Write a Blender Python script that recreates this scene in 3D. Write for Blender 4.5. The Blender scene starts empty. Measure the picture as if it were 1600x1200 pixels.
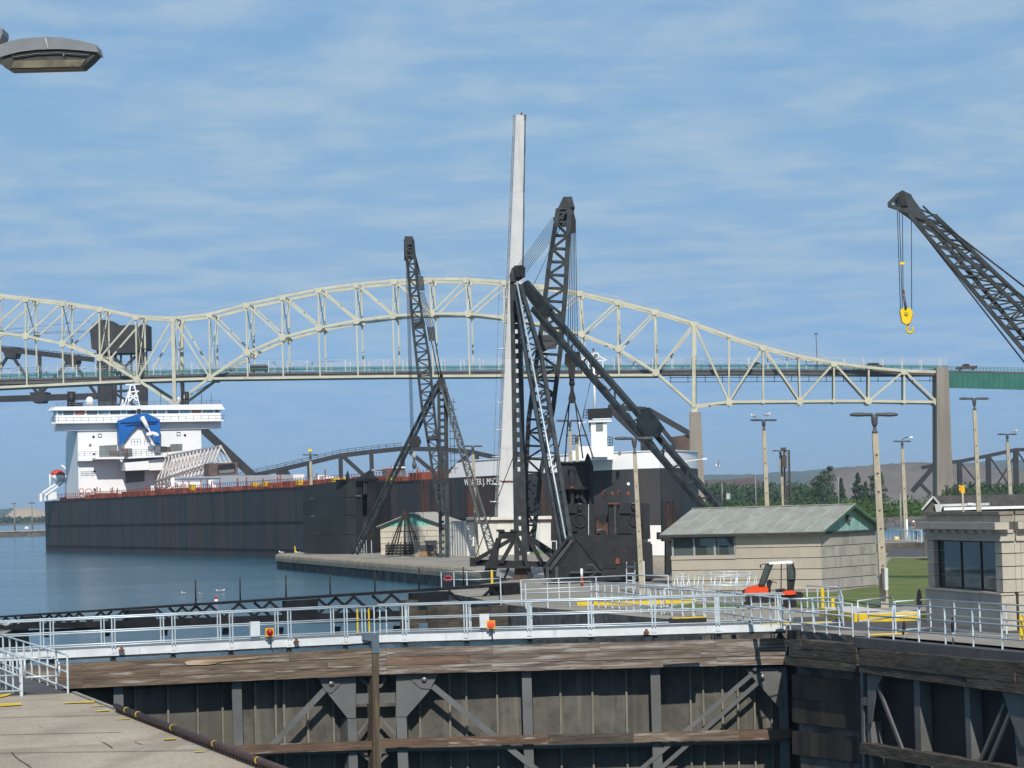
import bpy, bmesh, math, random
from mathutils import Vector, Matrix
rad = math.radians
random.seed(11)
S = bpy.context.scene
C = S.collection
V = Vector

# ------------------------------------------------------------------ camera, sky, sun, exposure
FOC = 4400.0                      # focal length in pixels of the 1600 px wide photograph
HC = 4.8                          # eye height above the lock wall
WZ = -1.6                         # upper pool water level
_p = math.atan(187 / FOC); _a = math.atan(0.030)
FW = V((0, math.cos(_p), math.sin(_p)))
_r0 = V((1, 0, 0)); _u0 = V((0, -math.sin(_p), math.cos(_p)))
RT = math.cos(_a) * _r0 - math.sin(_a) * _u0
UP = math.sin(_a) * _r0 + math.cos(_a) * _u0
CAM = V((0, 0, HC))
cam = bpy.data.cameras.new('camera'); cam.sensor_width = 36.0; cam.lens = 36.0 * FOC / 1600.0
cam.clip_start = 0.5; cam.clip_end = 30000
co = bpy.data.objects.new('camera', cam); C.objects.link(co); S.camera = co
co.matrix_world = Matrix(((RT.x, UP.x, -FW.x, 0), (RT.y, UP.y, -FW.y, 0), (RT.z, UP.z, -FW.z, HC), (0, 0, 0, 1)))

SUN_AZ = 4.0                     # degrees to the right of straight behind the camera
SUN_EL = 40.0
w = bpy.data.worlds.new('World'); S.world = w; w.use_nodes = True
nt = w.node_tree; nt.nodes.clear()
def wn(t, **k):
    n = nt.nodes.new(t)
    for a, b in k.items(): setattr(n, a, b)
    return n
wl = nt.links.new
sky = wn('ShaderNodeTexSky', sky_type='NISHITA', sun_disc=False, sun_elevation=rad(SUN_EL), sun_rotation=rad(180 - SUN_AZ),
         altitude=200, air_density=1.0, dust_density=0.25, ozone_density=3.0)
hsv = wn('ShaderNodeMix', data_type='RGBA', blend_type='MULTIPLY'); hsv.inputs[0].default_value = 1.0
wl(sky.outputs[0], hsv.inputs[6])
tc = wn('ShaderNodeTexCoord'); sep = wn('ShaderNodeSeparateXYZ'); wl(tc.outputs['Generated'], sep.inputs[0])
tint = wn('ShaderNodeValToRGB'); te = tint.color_ramp.elements          # tint of the clear air by height above the horizon
for k, (pz, c_) in enumerate(((0.0, (.28, .49, 1.02)), (.030, (.30, .475, .90)), (.085, (.44, .565, .78)), (.13, (.56, .69, .81)), (.19, (.66, .81, .91)), (.5, (.72, .88, 1.0)))):
    e_ = te[k] if k < 2 else te.new(pz)
    e_.position = pz; e_.color = (*c_, 1)
wl(sep.outputs[2], tint.inputs[0]); wl(tint.outputs[0], hsv.inputs[7])
zz = wn('ShaderNodeMath', operation='MAXIMUM'); zz.inputs[1].default_value = 0.0; wl(sep.outputs[2], zz.inputs[0])
za = wn('ShaderNodeMath', operation='ADD'); za.inputs[1].default_value = 0.055; wl(zz.outputs[0], za.inputs[0])
dx = wn('ShaderNodeMath', operation='DIVIDE'); wl(sep.outputs[0], dx.inputs[0]); wl(za.outputs[0], dx.inputs[1])
dy = wn('ShaderNodeMath', operation='DIVIDE'); wl(sep.outputs[1], dy.inputs[0]); wl(za.outputs[0], dy.inputs[1])
cmb = wn('ShaderNodeCombineXYZ'); wl(dx.outputs[0], cmb.inputs[0]); wl(dy.outputs[0], cmb.inputs[1])
mp = wn('ShaderNodeMapping'); mp.inputs['Scale'].default_value = (1.25, 1.0, 1); mp.inputs['Location'].default_value = (3.1, 0.6, 0)
mp.inputs['Rotation'].default_value = (0, 0, rad(9))
wl(cmb.outputs[0], mp.inputs[0])
n1 = wn('ShaderNodeTexNoise'); n1.inputs['Scale'].default_value = 2.7; n1.inputs['Detail'].default_value = 8; n1.inputs['Roughness'].default_value = 0.58; n1.inputs['Distortion'].default_value = 0.15
wl(mp.outputs[0], n1.inputs[0])
r1 = wn('ShaderNodeMapRange', interpolation_type='SMOOTHSTEP'); r1.inputs[1].default_value = 0.34; r1.inputs[2].default_value = 0.74
r1.inputs[3].default_value = 0.12; r1.inputs[4].default_value = 0.85
wl(n1.outputs[0], r1.inputs[0])
cf = wn('ShaderNodeMapRange', interpolation_type='SMOOTHSTEP'); cf.inputs[1].default_value = 0.0; cf.inputs[2].default_value = 0.10
cf.inputs[3].default_value = 0.2; cf.inputs[4].default_value = 1.0
wl(sep.outputs[2], cf.inputs[0])
cm = wn('ShaderNodeMath', operation='MULTIPLY'); wl(r1.outputs[0], cm.inputs[0]); wl(cf.outputs[0], cm.inputs[1])
cl = wn('ShaderNodeMix', data_type='RGBA'); cl.inputs[7].default_value = (4.2, 5.6, 6.9, 1)
wl(cm.outputs[0], cl.inputs[0]); wl(hsv.outputs[2], cl.inputs[6])
bg = wn('ShaderNodeBackground'); bg.inputs[1].default_value = 0.10; wl(cl.outputs[2], bg.inputs[0])
wo = wn('ShaderNodeOutputWorld'); wl(bg.outputs[0], wo.inputs[0])

sl = bpy.data.lights.new('sun', 'SUN'); sl.energy = 4.2; sl.angle = rad(0.5); sl.color = (1.0, 0.945, 0.86)
so = bpy.data.objects.new('sun', sl); C.objects.link(so)
sd = V((math.sin(rad(SUN_AZ)) * math.cos(rad(SUN_EL)), -math.cos(rad(SUN_AZ)) * math.cos(rad(SUN_EL)), math.sin(rad(SUN_EL))))
so.rotation_euler = sd.to_track_quat('Z', 'Y').to_euler(); so.location = (60, -200, 220)
S.view_settings.view_transform = 'Standard'; S.view_settings.look = 'None'
S.view_settings.exposure = 0.0; S.view_settings.gamma = 1.0
S.view_settings.use_curve_mapping = False
S.cycles.max_bounces = 5; S.cycles.diffuse_bounces = 2; S.cycles.glossy_bounces = 3; S.cycles.transmission_bounces = 4
S.cycles.volume_bounces = 0; S.cycles.volume_step_rate = 4
S.cycles.caustics_reflective = False; S.cycles.caustics_refractive = False

# ------------------------------------------------------------------ photograph pixel -> place
def RAY(x, y): return FW * FOC + RT * (x - 800) - UP * (y - 600)
def P(x, y, d): return CAM + RAY(x, y) * (d / FOC)           # at depth d in metres
def G(x, y, z=0.0):                                          # on the level z
    r = RAY(x, y); return CAM + r * ((z - HC) / r.z)
def plane(a, b, front=True):
    """upright plane through a and b; the returned f(x, y, off) meets the ray of a pixel with it (off metres towards the camera)"""
    t = (b - a); t.z = 0; t.normalize()
    n = V((t.y, -t.x, 0))
    if n.dot(CAM - a) < 0: n = -n
    def f(x, y, off=0.0):
        r = RAY(x, y); o = a + n * off
        return CAM + r * ((o - CAM).dot(n) / r.dot(n))
    f.n = n; f.t = t; f.a = a
    return f
def dplane(d): return plane(V((-10, d, 0)), V((10, d, 0)))
def hz(x): return 811 - 0.03 * x
def SC(x, y, z=0.0): return FOC / (G(x, y, z).y)

# ------------------------------------------------------------------ materials
MATS = {}
def M(name, col, rough=0.7, metal=0.0, var=0.18, scale=1.2, stain=None, streak=None, bump=0.0, bscale=None, spec=0.35, fine=None, emit=None, stretch=None):
    if name in MATS: return MATS[name]
    m = bpy.data.materials.new(name); m.use_nodes = True; MATS[name] = m
    t = m.node_tree; N = t.nodes; L = t.links.new
    b = N['Principled BSDF']; b.inputs['Roughness'].default_value = rough; b.inputs['Metallic'].default_value = metal
    b.inputs['Specular IOR Level'].default_value = spec
    c = N.new('ShaderNodeTexCoord'); oi = N.new('ShaderNodeObjectInfo')
    mu = N.new('ShaderNodeMath'); mu.operation = 'MULTIPLY'; mu.inputs[1].default_value = 61.0; L(oi.outputs['Random'], mu.inputs[0])
    ad = N.new('ShaderNodeVectorMath'); ad.operation = 'ADD'; L(c.outputs['Object'], ad.inputs[0]); L(mu.outputs[0], ad.inputs[1])
    vec = ad.outputs[0]
    if stretch:
        mp = N.new('ShaderNodeMapping'); mp.inputs['Scale'].default_value = stretch[:3]
        if len(stretch) > 3: mp.inputs['Rotation'].default_value = (0, 0, stretch[3])
        if len(stretch) > 3:
            mr = N.new('ShaderNodeMapping'); mr.inputs['Rotation'].default_value = (0, 0, stretch[3]); mp.inputs['Rotation'].default_value = (0, 0, 0)
            L(vec, mr.inputs[0]); L(mr.outputs[0], mp.inputs[0])
        else: L(vec, mp.inputs[0])
        vec = mp.outputs[0]
    def noise(sc, det=5, v=None, ro=0.6):
        n = N.new('ShaderNodeTexNoise'); n.inputs['Scale'].default_value = sc; n.inputs['Detail'].default_value = det; n.inputs['Roughness'].default_value = ro
        L(v or vec, n.inputs[0]); return n.outputs[0]
    def rng(x, a, bb, lo, hi):
        r = N.new('ShaderNodeMapRange'); r.interpolation_type = 'SMOOTHSTEP'
        for i, q in enumerate((a, bb, lo, hi)): r.inputs[i + 1].default_value = q
        L(x, r.inputs[0]); return r.outputs[0]
    def mix(f, a, bb):
        x = N.new('ShaderNodeMix'); x.data_type = 'RGBA'; L(f, x.inputs[0])
        for i, q in ((6, a), (7, bb)):
            if isinstance(q, tuple): x.inputs[i].default_value = (*q[:3], 1)
            else: L(q, x.inputs[i])
        return x.outputs[2]
    lo = tuple(k * (1 - var) for k in col); hi = tuple(min(1, k * (1 + var)) for k in col)
    colr = mix(rng(noise(scale), 0.3, 0.7, 0, 1), lo, hi)
    if fine: # (scale, amount)
        f = N.new('ShaderNodeMix'); f.data_type = 'RGBA'; f.blend_type = 'MULTIPLY'; f.inputs[0].default_value = 1.0
        L(colr, f.inputs[6])
        g = N.new('ShaderNodeCombineColor'); q = rng(noise(fine[0], 3), 0.3, 0.7, 1 - fine[1], 1 + fine[1])
        for i in range(3): L(q, g.inputs[i])
        L(g.outputs[0], f.inputs[7]); colr = f.outputs[2]
    if stain: # list of (colour, scale, low, high, strength)
        for (sc_, s_, a_, b_, k_) in stain: colr = mix(rng(noise(s_, 6), a_, b_, 0, k_), colr, sc_)
    if streak: # (colour, horizontal scale, low, high, strength): runs down in z
        for (sc_, s_, a_, b_, k_) in streak:
            mp = N.new('ShaderNodeMapping'); mp.inputs['Scale'].default_value = (s_, s_, s_ * 0.05); L(ad.outputs[0], mp.inputs[0])
            colr = mix(rng(noise(1.0, 4, mp.outputs[0]), a_, b_, 0, k_), colr, sc_)
    L(colr, b.inputs['Base Color'])
    if bump:
        bp = N.new('ShaderNodeBump'); bp.inputs['Strength'].default_value = bump; bp.inputs['Distance'].default_value = 0.05
        L(noise(bscale or scale * 6, 6), bp.inputs['Height']); L(bp.outputs[0], b.inputs['Normal'])
    if emit:
        b.inputs['Emission Color'].default_value = (*emit[0], 1); b.inputs['Emission Strength'].default_value = emit[1]
    return m

# ------------------------------------------------------------------ mesh collector
class MB:
    def __init__(s): s.v = []; s.f = []
    def add(s, vs, fs):
        k = len(s.v); s.v += [V(q) for q in vs]; s.f += [tuple(i + k for i in f) for f in fs]; return s
    def prism(s, pts, ext):
        n = len(pts); e = V(ext)
        a = [V(q) for q in pts]; b = [q + e for q in a]
        return s.add(a + b, [tuple(range(n)), tuple(range(2 * n - 1, n - 1, -1))] + [(i, (i + 1) % n, n + (i + 1) % n, n + i) for i in range(n)])
    def bar(s, p, q, wd, h=None, n=None):
        p = V(p); q = V(q); d = (q - p)
        if d.length < 1e-6: return s
        d.normalize(); h = wd if h is None else h
        n = V(n) if n is not None else (V((0, 0, 1)) if abs(d.z) < 0.9 else V((0, -1, 0)))
        sd_ = d.cross(n)
        if sd_.length < 1e-4: sd_ = d.cross(V((1, 0.1, 0)))
        sd_.normalize(); up = sd_.cross(d).normalized()
        A = sd_ * wd / 2; B = up * h / 2
        vs = [p - A - B, p + A - B, p + A + B, p - A + B, q - A - B, q + A - B, q + A + B, q - A + B]
        return s.add(vs, [(3, 2, 1, 0), (4, 5, 6, 7), (0, 1, 5, 4), (1, 2, 6, 5), (2, 3, 7, 6), (3, 0, 4, 7)])
    def tube(s, p, q, r, r2=None, n=7):
        p = V(p); q = V(q); d = (q - p)
        if d.length < 1e-6: return s
        d.normalize(); r2 = r if r2 is None else r2
        a = d.cross(V((0, 0, 1)) if abs(d.z) < 0.9 else V((1, 0, 0))).normalized(); b = d.cross(a)
        vs = [p + (a * math.cos(k * 2 * math.pi / n) + b * math.sin(k * 2 * math.pi / n)) * r for k in range(n)]
        vs += [q + (a * math.cos(k * 2 * math.pi / n) + b * math.sin(k * 2 * math.pi / n)) * r2 for k in range(n)]
        return s.add(vs, [tuple(range(n - 1, -1, -1)), tuple(range(n, 2 * n))] + [(i, (i + 1) % n, n + (i + 1) % n, n + i) for i in range(n)])
    def path(s, pts, r, n=6):
        for a, b in zip(pts, pts[1:]): s.tube(a, b, r, None, n)
        return s
    def box(s, c, sx, sy, sz, rz=0.0):
        c = V(c); ca, sa = math.cos(rz), math.sin(rz)
        vs = []
        for z in (-1, 1):
            for x, y in ((-1, -1), (1, -1), (1, 1), (-1, 1)):
                X, Y = x * sx / 2, y * sy / 2
                vs.append(c + V((X * ca - Y * sa, X * sa + Y * ca, z * sz / 2)))
        return s.add(vs, [(3, 2, 1, 0), (4, 5, 6, 7), (0, 1, 5, 4), (1, 2, 6, 5), (2, 3, 7, 6), (3, 0, 4, 7)])
    def lathe(s, c, prof, n=12, axis=None):
        c = V(c); vs = []
        ax = V(axis).normalized() if axis is not None else V((0, 0, 1))
        a = ax.orthogonal().normalized(); b = ax.cross(a)
        for r, z in prof:
            for k in range(n):
                t = 2 * math.pi * k / n; vs.append(c + (a * math.cos(t) + b * math.sin(t)) * r + ax * z)
        fs = [tuple(range(n - 1, -1, -1)), tuple((len(prof) - 1) * n + i for i in range(n))]
        for j in range(len(prof) - 1):
            for i in range(n): fs.append((j * n + i, j * n + (i + 1) % n, (j + 1) * n + (i + 1) % n, (j + 1) * n + i))
        return s.add(vs, fs)
    def ball(s, c, rx, ry, rz, n=10, m=6):
        prof = [(max(0.001, math.sin(math.pi * j / m)), -math.cos(math.pi * j / m)) for j in range(m + 1)]
        k = len(s.v); s.lathe((0, 0, 0), prof, n)
        for i in range(k, len(s.v)):
            q = s.v[i]; s.v[i] = V((q.x * rx, q.y * ry, q.z * rz)) + V(c)
        return s
    def quad(s, *pts): return s.add(pts, [tuple(range(len(pts)))])
    def build(s, name, mat, parent=None, kind=None, smooth=False, label=None):
        me = bpy.data.meshes.new(name)
        mw = W[parent.name] if parent is not None else Matrix.Identity(4)
        inv = mw.inverted()
        me.from_pydata([inv @ q for q in s.v], [], s.f)
        bm = bmesh.new(); bm.from_mesh(me); bmesh.ops.recalc_face_normals(bm, faces=bm.faces); bm.to_mesh(me); bm.free()
        if smooth:
            me.polygons.foreach_set('use_smooth', [True] * len(me.polygons))
        me.materials.append(mat)
        o = bpy.data.objects.new(name, me); C.objects.link(o)
        if parent is not None: o.parent = parent
        W[o.name] = mw
        if kind: o['kind'] = kind
        if label: o['label'] = label
        return o
W = {}
def thing(name, label, cat, loc=(0, 0, 0), rz=0.0, group=None):
    o = bpy.data.objects.new(name, None); C.objects.link(o); o.empty_display_size = 0.5
    o.location = loc; o.rotation_euler = (0, 0, rz)
    W[o.name] = Matrix.Translation(V(loc)) @ Matrix.Rotation(rz, 4, 'Z')
    o['label'] = label; o['category'] = cat
    if group: o['group'] = group
    return o
def tag(o, label, cat, group=None):
    o['label'] = label; o['category'] = cat
    if group: o['group'] = group
    return o
def dup(root, loc, rz=0.0, label=None, group=None, scale=None):
    r = root.copy(); C.objects.link(r); r.location = loc; r.rotation_euler = (0, 0, rz)
    if scale: r.scale = (scale,) * 3
    if label: r['label'] = label
    if group: r['group'] = group
    for ch in list(root.children):
        c = ch.copy(); C.objects.link(c); c.parent = r
        for g in ch.children:
            d = g.copy(); C.objects.link(d); d.parent = c
    return r
def part(name, mat, parent, fn, smooth=False, kind=None, label=None):
    m = MB(); fn(m); return m.build(name, mat, parent, kind, smooth, label)
def pbar(name, mat, parent, p, q, wd, h=None, n=None):
    return MB().bar(p, q, wd, h, n).build(name, mat, parent)
def ptube(name, mat, parent, p, q, r, r2=None, n=7):
    return MB().tube(p, q, r, r2, n).build(name, mat, parent, smooth=True)
def slab(f, pts, thick, off=0.0):
    """polygon of photo pixels on the upright plane f, its face off metres in front, thick metres deep"""
    return [f(x, y, off) for x, y in pts], -f.n * thick
def pslab(name, mat, parent, f, pts, thick, off=0.0, label=None, kind=None):
    a, e = slab(f, pts, thick, off); return MB().prism(a, e).build(name, mat, parent, kind, False, label)
def lerp(a, b, t): return a + (b - a) * t
def struct(name, mb, mat): return mb.build(name, mat, None, 'structure')

# palette
STEEL = M('dark_steel_paint', (0.031, 0.038, 0.041), 0.5, 0.0, 0.45, 1.3, stain=[((0.06, 0.04, 0.03), 1.6, 0.62, 0.76, 0.22)], bump=0.15)
STEEL2 = M('worn_black_steel', (0.016, 0.016, 0.017), 0.6, 0.0, 0.4, 0.8, stain=[((0.06, 0.035, 0.022), 1.1, 0.55, 0.72, 0.5)], bump=0.2)
CABLE = M('wire_rope', (0.03, 0.031, 0.034), 0.5, 0.3, 0.2)
ALU = M('pale_aluminium', (0.56, 0.63, 0.66), 0.42, 0.3, 0.14, 1.5, spec=0.5)
ALUW = M('white_coated_beam', (0.66, 0.69, 0.70), 0.5, 0.0, 0.10, 1.2, stain=[((0.30, 0.24, 0.18), 0.9, 0.62, 0.75, 0.5)], streak=[((0.25, 0.16, 0.10), 3.0, 0.62, 0.75, 0.4)])
CREAM = M('cream_bridge_paint', (0.54, 0.515, 0.39), 0.6, 0.0, 0.10, 0.25, stain=[((0.34, 0.28, 0.19), 0.35, 0.6, 0.78, 0.55)])
CONC = M('weathered_concrete', (0.33, 0.30, 0.255), 0.9, 0.0, 0.18, 0.5, stain=[((0.16, 0.14, 0.12), 0.8, 0.5, 0.7, 0.5)], fine=(9, 0.12), bump=0.25, bscale=8)
YEL = M('yellow_safety_paint', (0.75, 0.52, 0.015), 0.55, 0.0, 0.15, 2.0, stain=[((0.3, 0.25, 0.18), 3.0, 0.62, 0.75, 0.5)])
WHITE = M('white_ship_paint', (0.84, 0.845, 0.84), 0.45, 0.0, 0.03, 0.4, streak=[((0.50, 0.40, 0.30), 0.9, 0.66, 0.80, 0.35)])
GLASS = M('dark_window_glass', (0.02, 0.03, 0.032), 0.06, 0.0, 0.3, 0.6, spec=0.8)
POSTC = M('concrete_lamp_post', (0.40, 0.355, 0.265), 0.85, 0.0, 0.12, 2.0, fine=(20, 0.15), streak=[((0.22, 0.18, 0.13), 6, 0.55, 0.75, 0.4)])
LUM = M('grey_luminaire', (0.085, 0.085, 0.09), 0.5, 0.0, 0.2, 2.0)
RUST = M('rusty_red_steel', (0.20, 0.055, 0.03), 0.75, 0.0, 0.3, 1.5)
# ------------------------------------------------------------------ water
def water_mat():
    m = bpy.data.materials.new('lock_water'); m.use_nodes = True; t = m.node_tree; N = t.nodes; L = t.links.new
    b = N['Principled BSDF']; b.inputs['Base Color'].default_value = (0.026, 0.098, 0.140, 1); b.inputs['Roughness'].default_value = 0.12
    b.inputs['IOR'].default_value = 1.33; b.inputs['Specular IOR Level'].default_value = 0.5
    c = N.new('ShaderNodeTexCoord')
    def nz(sx, sy, sc, det):
        mp = N.new('ShaderNodeMapping'); mp.inputs['Scale'].default_value = (sx, sy, 1); mp.inputs['Rotation'].default_value = (0, 0, 0.25); L(c.outputs['Object'], mp.inputs[0])
        n = N.new('ShaderNodeTexNoise'); n.inputs['Scale'].default_value = sc; n.inputs['Detail'].default_value = det; n.inputs['Roughness'].default_value = 0.6
        L(mp.outputs[0], n.inputs[0]); return n.outputs[0]
    a = nz(0.8, 1.1, 1.1, 6); bb = nz(0.5, 0.8, 0.22, 3)
    ad = N.new('ShaderNodeMath'); ad.operation = 'MULTIPLY_ADD'; ad.inputs[1].default_value = 1.6; L(bb, ad.inputs[0]); L(a, ad.inputs[2])
    patch = nz(0.35, 1.0, 0.025, 3)
    mr = N.new('ShaderNodeMapRange'); mr.inputs[1].default_value = 0.35; mr.inputs[2].default_value = 0.65; mr.inputs[3].default_value = 0.35; mr.inputs[4].default_value = 0.95
    L(patch, mr.inputs[0])
    bp = N.new('ShaderNodeBump'); bp.inputs['Distance'].default_value = 0.35; L(mr.outputs[0], bp.inputs['Strength']); L(ad.outputs[0], bp.inputs['Height']); L(bp.outputs[0], b.inputs['Normal'])
    return m
WATER = water_mat()
LK = V((-math.sin(rad(17)), math.cos(rad(17)), 0))            # direction of the lock, away from the camera
NE = G(110, 1082)                                            # a point of the near wall's edge
F0 = G(1335, 993)                                            # a point of the far wall's edge
def near_edge(d): return NE + LK * ((d - NE.y) / LK.y)
def far_edge(d): return F0 + LK * ((d - F0.y) / LK.y)
GL0 = G(-30, 1021); GMIT = G(590, 991); GR1 = G(1228, 973)   # gate: left end, mitre post, right end
m = MB()
m.quad((-3000, GL0.y, WZ), (GL0.x, GL0.y, WZ), (GMIT.x, GMIT.y + 1.2, WZ), (GR1.x, GR1.y + 1.2, WZ), (3000, GR1.y + 1.2, WZ), (3000, 6000, WZ), (-3000, 6000, WZ))
struct('water', m, WATER)
m = MB(); m.quad((-70, 20, -9.5), (60, 20, -9.5), (60, 112, -9.5), (-70, 112, -9.5)); struct('lock_chamber_water', m, WATER)

# ------------------------------------------------------------------ land
GROUND = M('concrete_ground', (0.30, 0.272, 0.225), 0.92, 0, 0.14, 0.15, stain=[((0.14, 0.13, 0.115), 0.35, 0.5, 0.7, 0.5)], fine=(3, 0.08), bump=0.1, bscale=6)
ASPH = M('dark_asphalt', (0.085, 0.085, 0.088), 0.95, 0, 0.2, 0.5, fine=(12, 0.15), bump=0.2, bscale=20)
LAWN = M('mown_grass', (0.125, 0.165, 0.042), 0.95, 0, 0.22, 0.5, stain=[((0.19, 0.18, 0.075), 0.30, 0.48, 0.68, 0.6), ((0.07, 0.105, 0.028), 0.9, 0.55, 0.7, 0.5)], fine=(7, 0.3), bump=0.6, bscale=30)
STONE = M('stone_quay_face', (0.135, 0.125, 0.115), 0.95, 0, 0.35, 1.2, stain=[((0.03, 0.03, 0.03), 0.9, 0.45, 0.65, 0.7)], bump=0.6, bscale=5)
DARKWALL = M('dark_lock_wall', (0.060, 0.047, 0.036), 0.85, 0, 0.35, 0.6, streak=[((0.02, 0.017, 0.015), 0.9, 0.42, 0.62, 0.8)], bump=0.4, bscale=3)  # very dark brown with darker runs going down
def deck_poly(pts, z0, z1, top, side, name, label=None):
    top_m = MB(); top_m.quad(*[V((p[0], p[1], z1)) for p in pts])
    o = top_m.build(name, top, None, 'structure'); W[o.name] = Matrix.Identity(4)
    s = MB(); n = len(pts)
    for i in range(n):
        a = pts[i]; b = pts[(i + 1) % n]
        s.quad((a[0], a[1], z0), (b[0], b[1], z0), (b[0], b[1], z1 - 0.004), (a[0], a[1], z1 - 0.004))
    s.build(name.replace('ground', 'wall') + '_face', side, o)
    return o
e0 = near_edge(12); e1 = near_edge(GL0.y + 1.0)
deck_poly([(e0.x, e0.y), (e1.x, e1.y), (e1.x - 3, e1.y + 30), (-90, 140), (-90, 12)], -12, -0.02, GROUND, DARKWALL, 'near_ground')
# ship axis
SHN0 = V((-89, 530, 0)); SHA = V((0.352, -0.936, 0)); SHB = V((0.936, 0.352, 0))
def ship(t, b, z): return SHN0 + SHA * t + SHB * b + V((0, 0, z))
fe0 = far_edge(30); fe1 = far_edge(134)
pier_a = G(690, 885); pier_b = G(432, 866)
q1 = ship(205, -1.6, 0); q2 = ship(238, -1.6, 0)
fq = far_edge(100.4); fr_ = far_edge(109.5)
isl = [(fe0.x, fe0.y), (fq.x, fq.y), (GR1.x + .35, 100.4), (GR1.x + .35, 109.5), (fr_.x, 109.5), (fe1.x, fe1.y), (-4.6, 160), (-0.5, 178), (G(750, 893).x, G(750, 893).y), (pier_a.x, pier_a.y), (pier_b.x + .8, pier_b.y - 2), (pier_b.x, pier_b.y), (pier_b.x + 1.0, pier_b.y + 3), (q1.x - 4, q1.y - 1), (q2.x, q2.y), (14, 271), (24, 270), (28, 240), (29, 225), (160, 225), (160, 30)]
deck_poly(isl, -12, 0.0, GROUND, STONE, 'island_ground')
# strip between the channels on the right, with its quay face, and the far bank
deck_poly([(28, 267), (150, 267), (150, 296), (28, 296)], -12, 0, GROUND, M('old_timber_quay_face', (0.10, 0.085, 0.07), 0.9, 0, 0.4, 0.5, stain=[((0.30, 0.27, 0.22), 0.8, 0.6, 0.7, 0.5)], bump=0.5), 'strip_ground')
BANK = M('dry_bank_grass', (0.135, 0.115, 0.05), 0.95, 0, 0.3, 0.08, stain=[((0.05, 0.085, 0.02), 0.05, 0.45, 0.6, 0.8)], fine=(0.8, 0.2))
deck_poly([(18, 532), (900, 532), (900, 2700), (18, 2700)], -3, 0, BANK, STONE, 'far_bank_ground')
deck_poly([(-4000, 2800), (4000, 2800), (4000, 9500), (-4000, 9500)], -4, 0.3, M('far_shore_scrub', (0.05, 0.075, 0.03), 0.95, 0, 0.4, 0.01), STONE, 'far_shore_ground')
# breakwater far left
m = MB(); a = P(-60, 831, 1000); b = P(75, 829, 1000)
pw = thing('breakwater', 'long low concrete breakwater in the water at the far left edge', 'breakwater', (a.x, 1000, WZ))
part('concrete_cap', CONC, pw, lambda k: k.prism([(-330, 1000, 0.1), (-163, 1000, 0.1), (-163, 1008, 0.1), (-330, 1008, 0.1)], (0, 0, .5)))
part('base', STONE, pw, lambda k: k.prism([(-330, 1000.3, -5), (-163.2, 1000.3, -5), (-163.2, 1008, -5), (-330, 1008, -5)], (0, 0, 5.1)))

def ridge(name, mat, d, pts, base_y, thick, amp, seed, nx=70):
    """a long mound: its skyline passes the photo points pts at depth d, and it falls away to both sides"""
    rnd = random.Random(seed)
    xs = [p[0] for p in pts]
    v = []; f = []; ny = 12
    def yof(x):
        for (x0, y0), (x1, y1) in zip(pts, pts[1:]):
            if x0 <= x <= x1: return lerp(y0, y1, (x - x0) / (x1 - x0))
        return pts[-1][1]
    ph = [rnd.uniform(0, 6.28) for _ in range(8)]
    for i in range(nx + 1):
        x = lerp(xs[0], xs[-1], i / nx); top = P(x, yof(x), d)
        for j in range(ny + 1):
            u = j / ny * 2 - 1                      # -1 front foot .. 1 back foot
            h = max(0.0, 1 - abs(u)) ** 1.05
            wob = sum(math.sin(x * (0.02 + 0.03 * k) + ph[k] + u * 5) for k in range(6)) * amp * (1 - abs(u)) * min(1, abs(u) * 3)
            wob += rnd.uniform(-1, 1) * amp * 0.5 * (1 - abs(u))
            v.append(V((top.x * (1 + u * thick / d * 0.2), d + u * thick, -1 + (top.z + 1) * h + wob)))
    for i in range(nx):
        for j in range(ny):
            a = i * (ny + 1) + j; f.append((a, a + 1, a + ny + 2, a + ny + 1))
    m = MB(); m.add(v, f); o = m.build(name, mat, None, 'structure', smooth=True); return o
ORE = M('grey_ore_slope', (0.165, 0.150, 0.140), 0.95, 0, 0.10, 0.03, streak=[((0.12, 0.108, 0.105), 0.06, 0.45, 0.62, 0.6)], bump=0.2, bscale=0.2)
ridge('ore_mound', ORE, 1300, [(1215, 778), (1235, 770), (1262, 752), (1290, 739), (1320, 731), (1380, 725), (1440, 722), (1475, 724), (1530, 728), (1580, 733), (1660, 742), (1760, 775)], 775, 60, 0.5, 1)
ridge('red_earth_mound', M('red_earth', (0.12, 0.085, 0.075), 0.95, 0, 0.25, 0.03), 1500, [(1030, 775), (1070, 757), (1102, 751), (1130, 749), (1180, 746), (1190, 752), (1215, 757), (1260, 762), (1300, 776)], 778, 70, 0.8, 2)
HILL = M('far_wooded_hill', (0.045, 0.07, 0.045), 1.0, 0, 0.3, 0.01)
ridge('far_hills', HILL, 6500, [(900, 757), (1000, 748), (1100, 743), (1140, 741), (1190, 741), (1215, 737), (1260, 736), (1300, 731), (1360, 728), (1440, 726), (1520, 722), (1570, 719), (1640, 717), (1720, 740)], 770, 900, 3, 3)
ridge('far_left_hills', HILL, 6000, [(-120, 800), (-40, 796), (5, 796), (20, 794), (34, 799), (70, 806), (120, 806)], 808, 600, 2, 4)
ridge('sand_mound', M('pale_sand', (0.42, 0.34, 0.25), 0.95, 0, 0.08, 0.02), 2900, [(-60, 812), (0, 808), (10, 806), (20, 797), (30, 794), (45, 793), (58, 795), (80, 800), (130, 808)], 812, 60, 0.6, 5)
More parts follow.
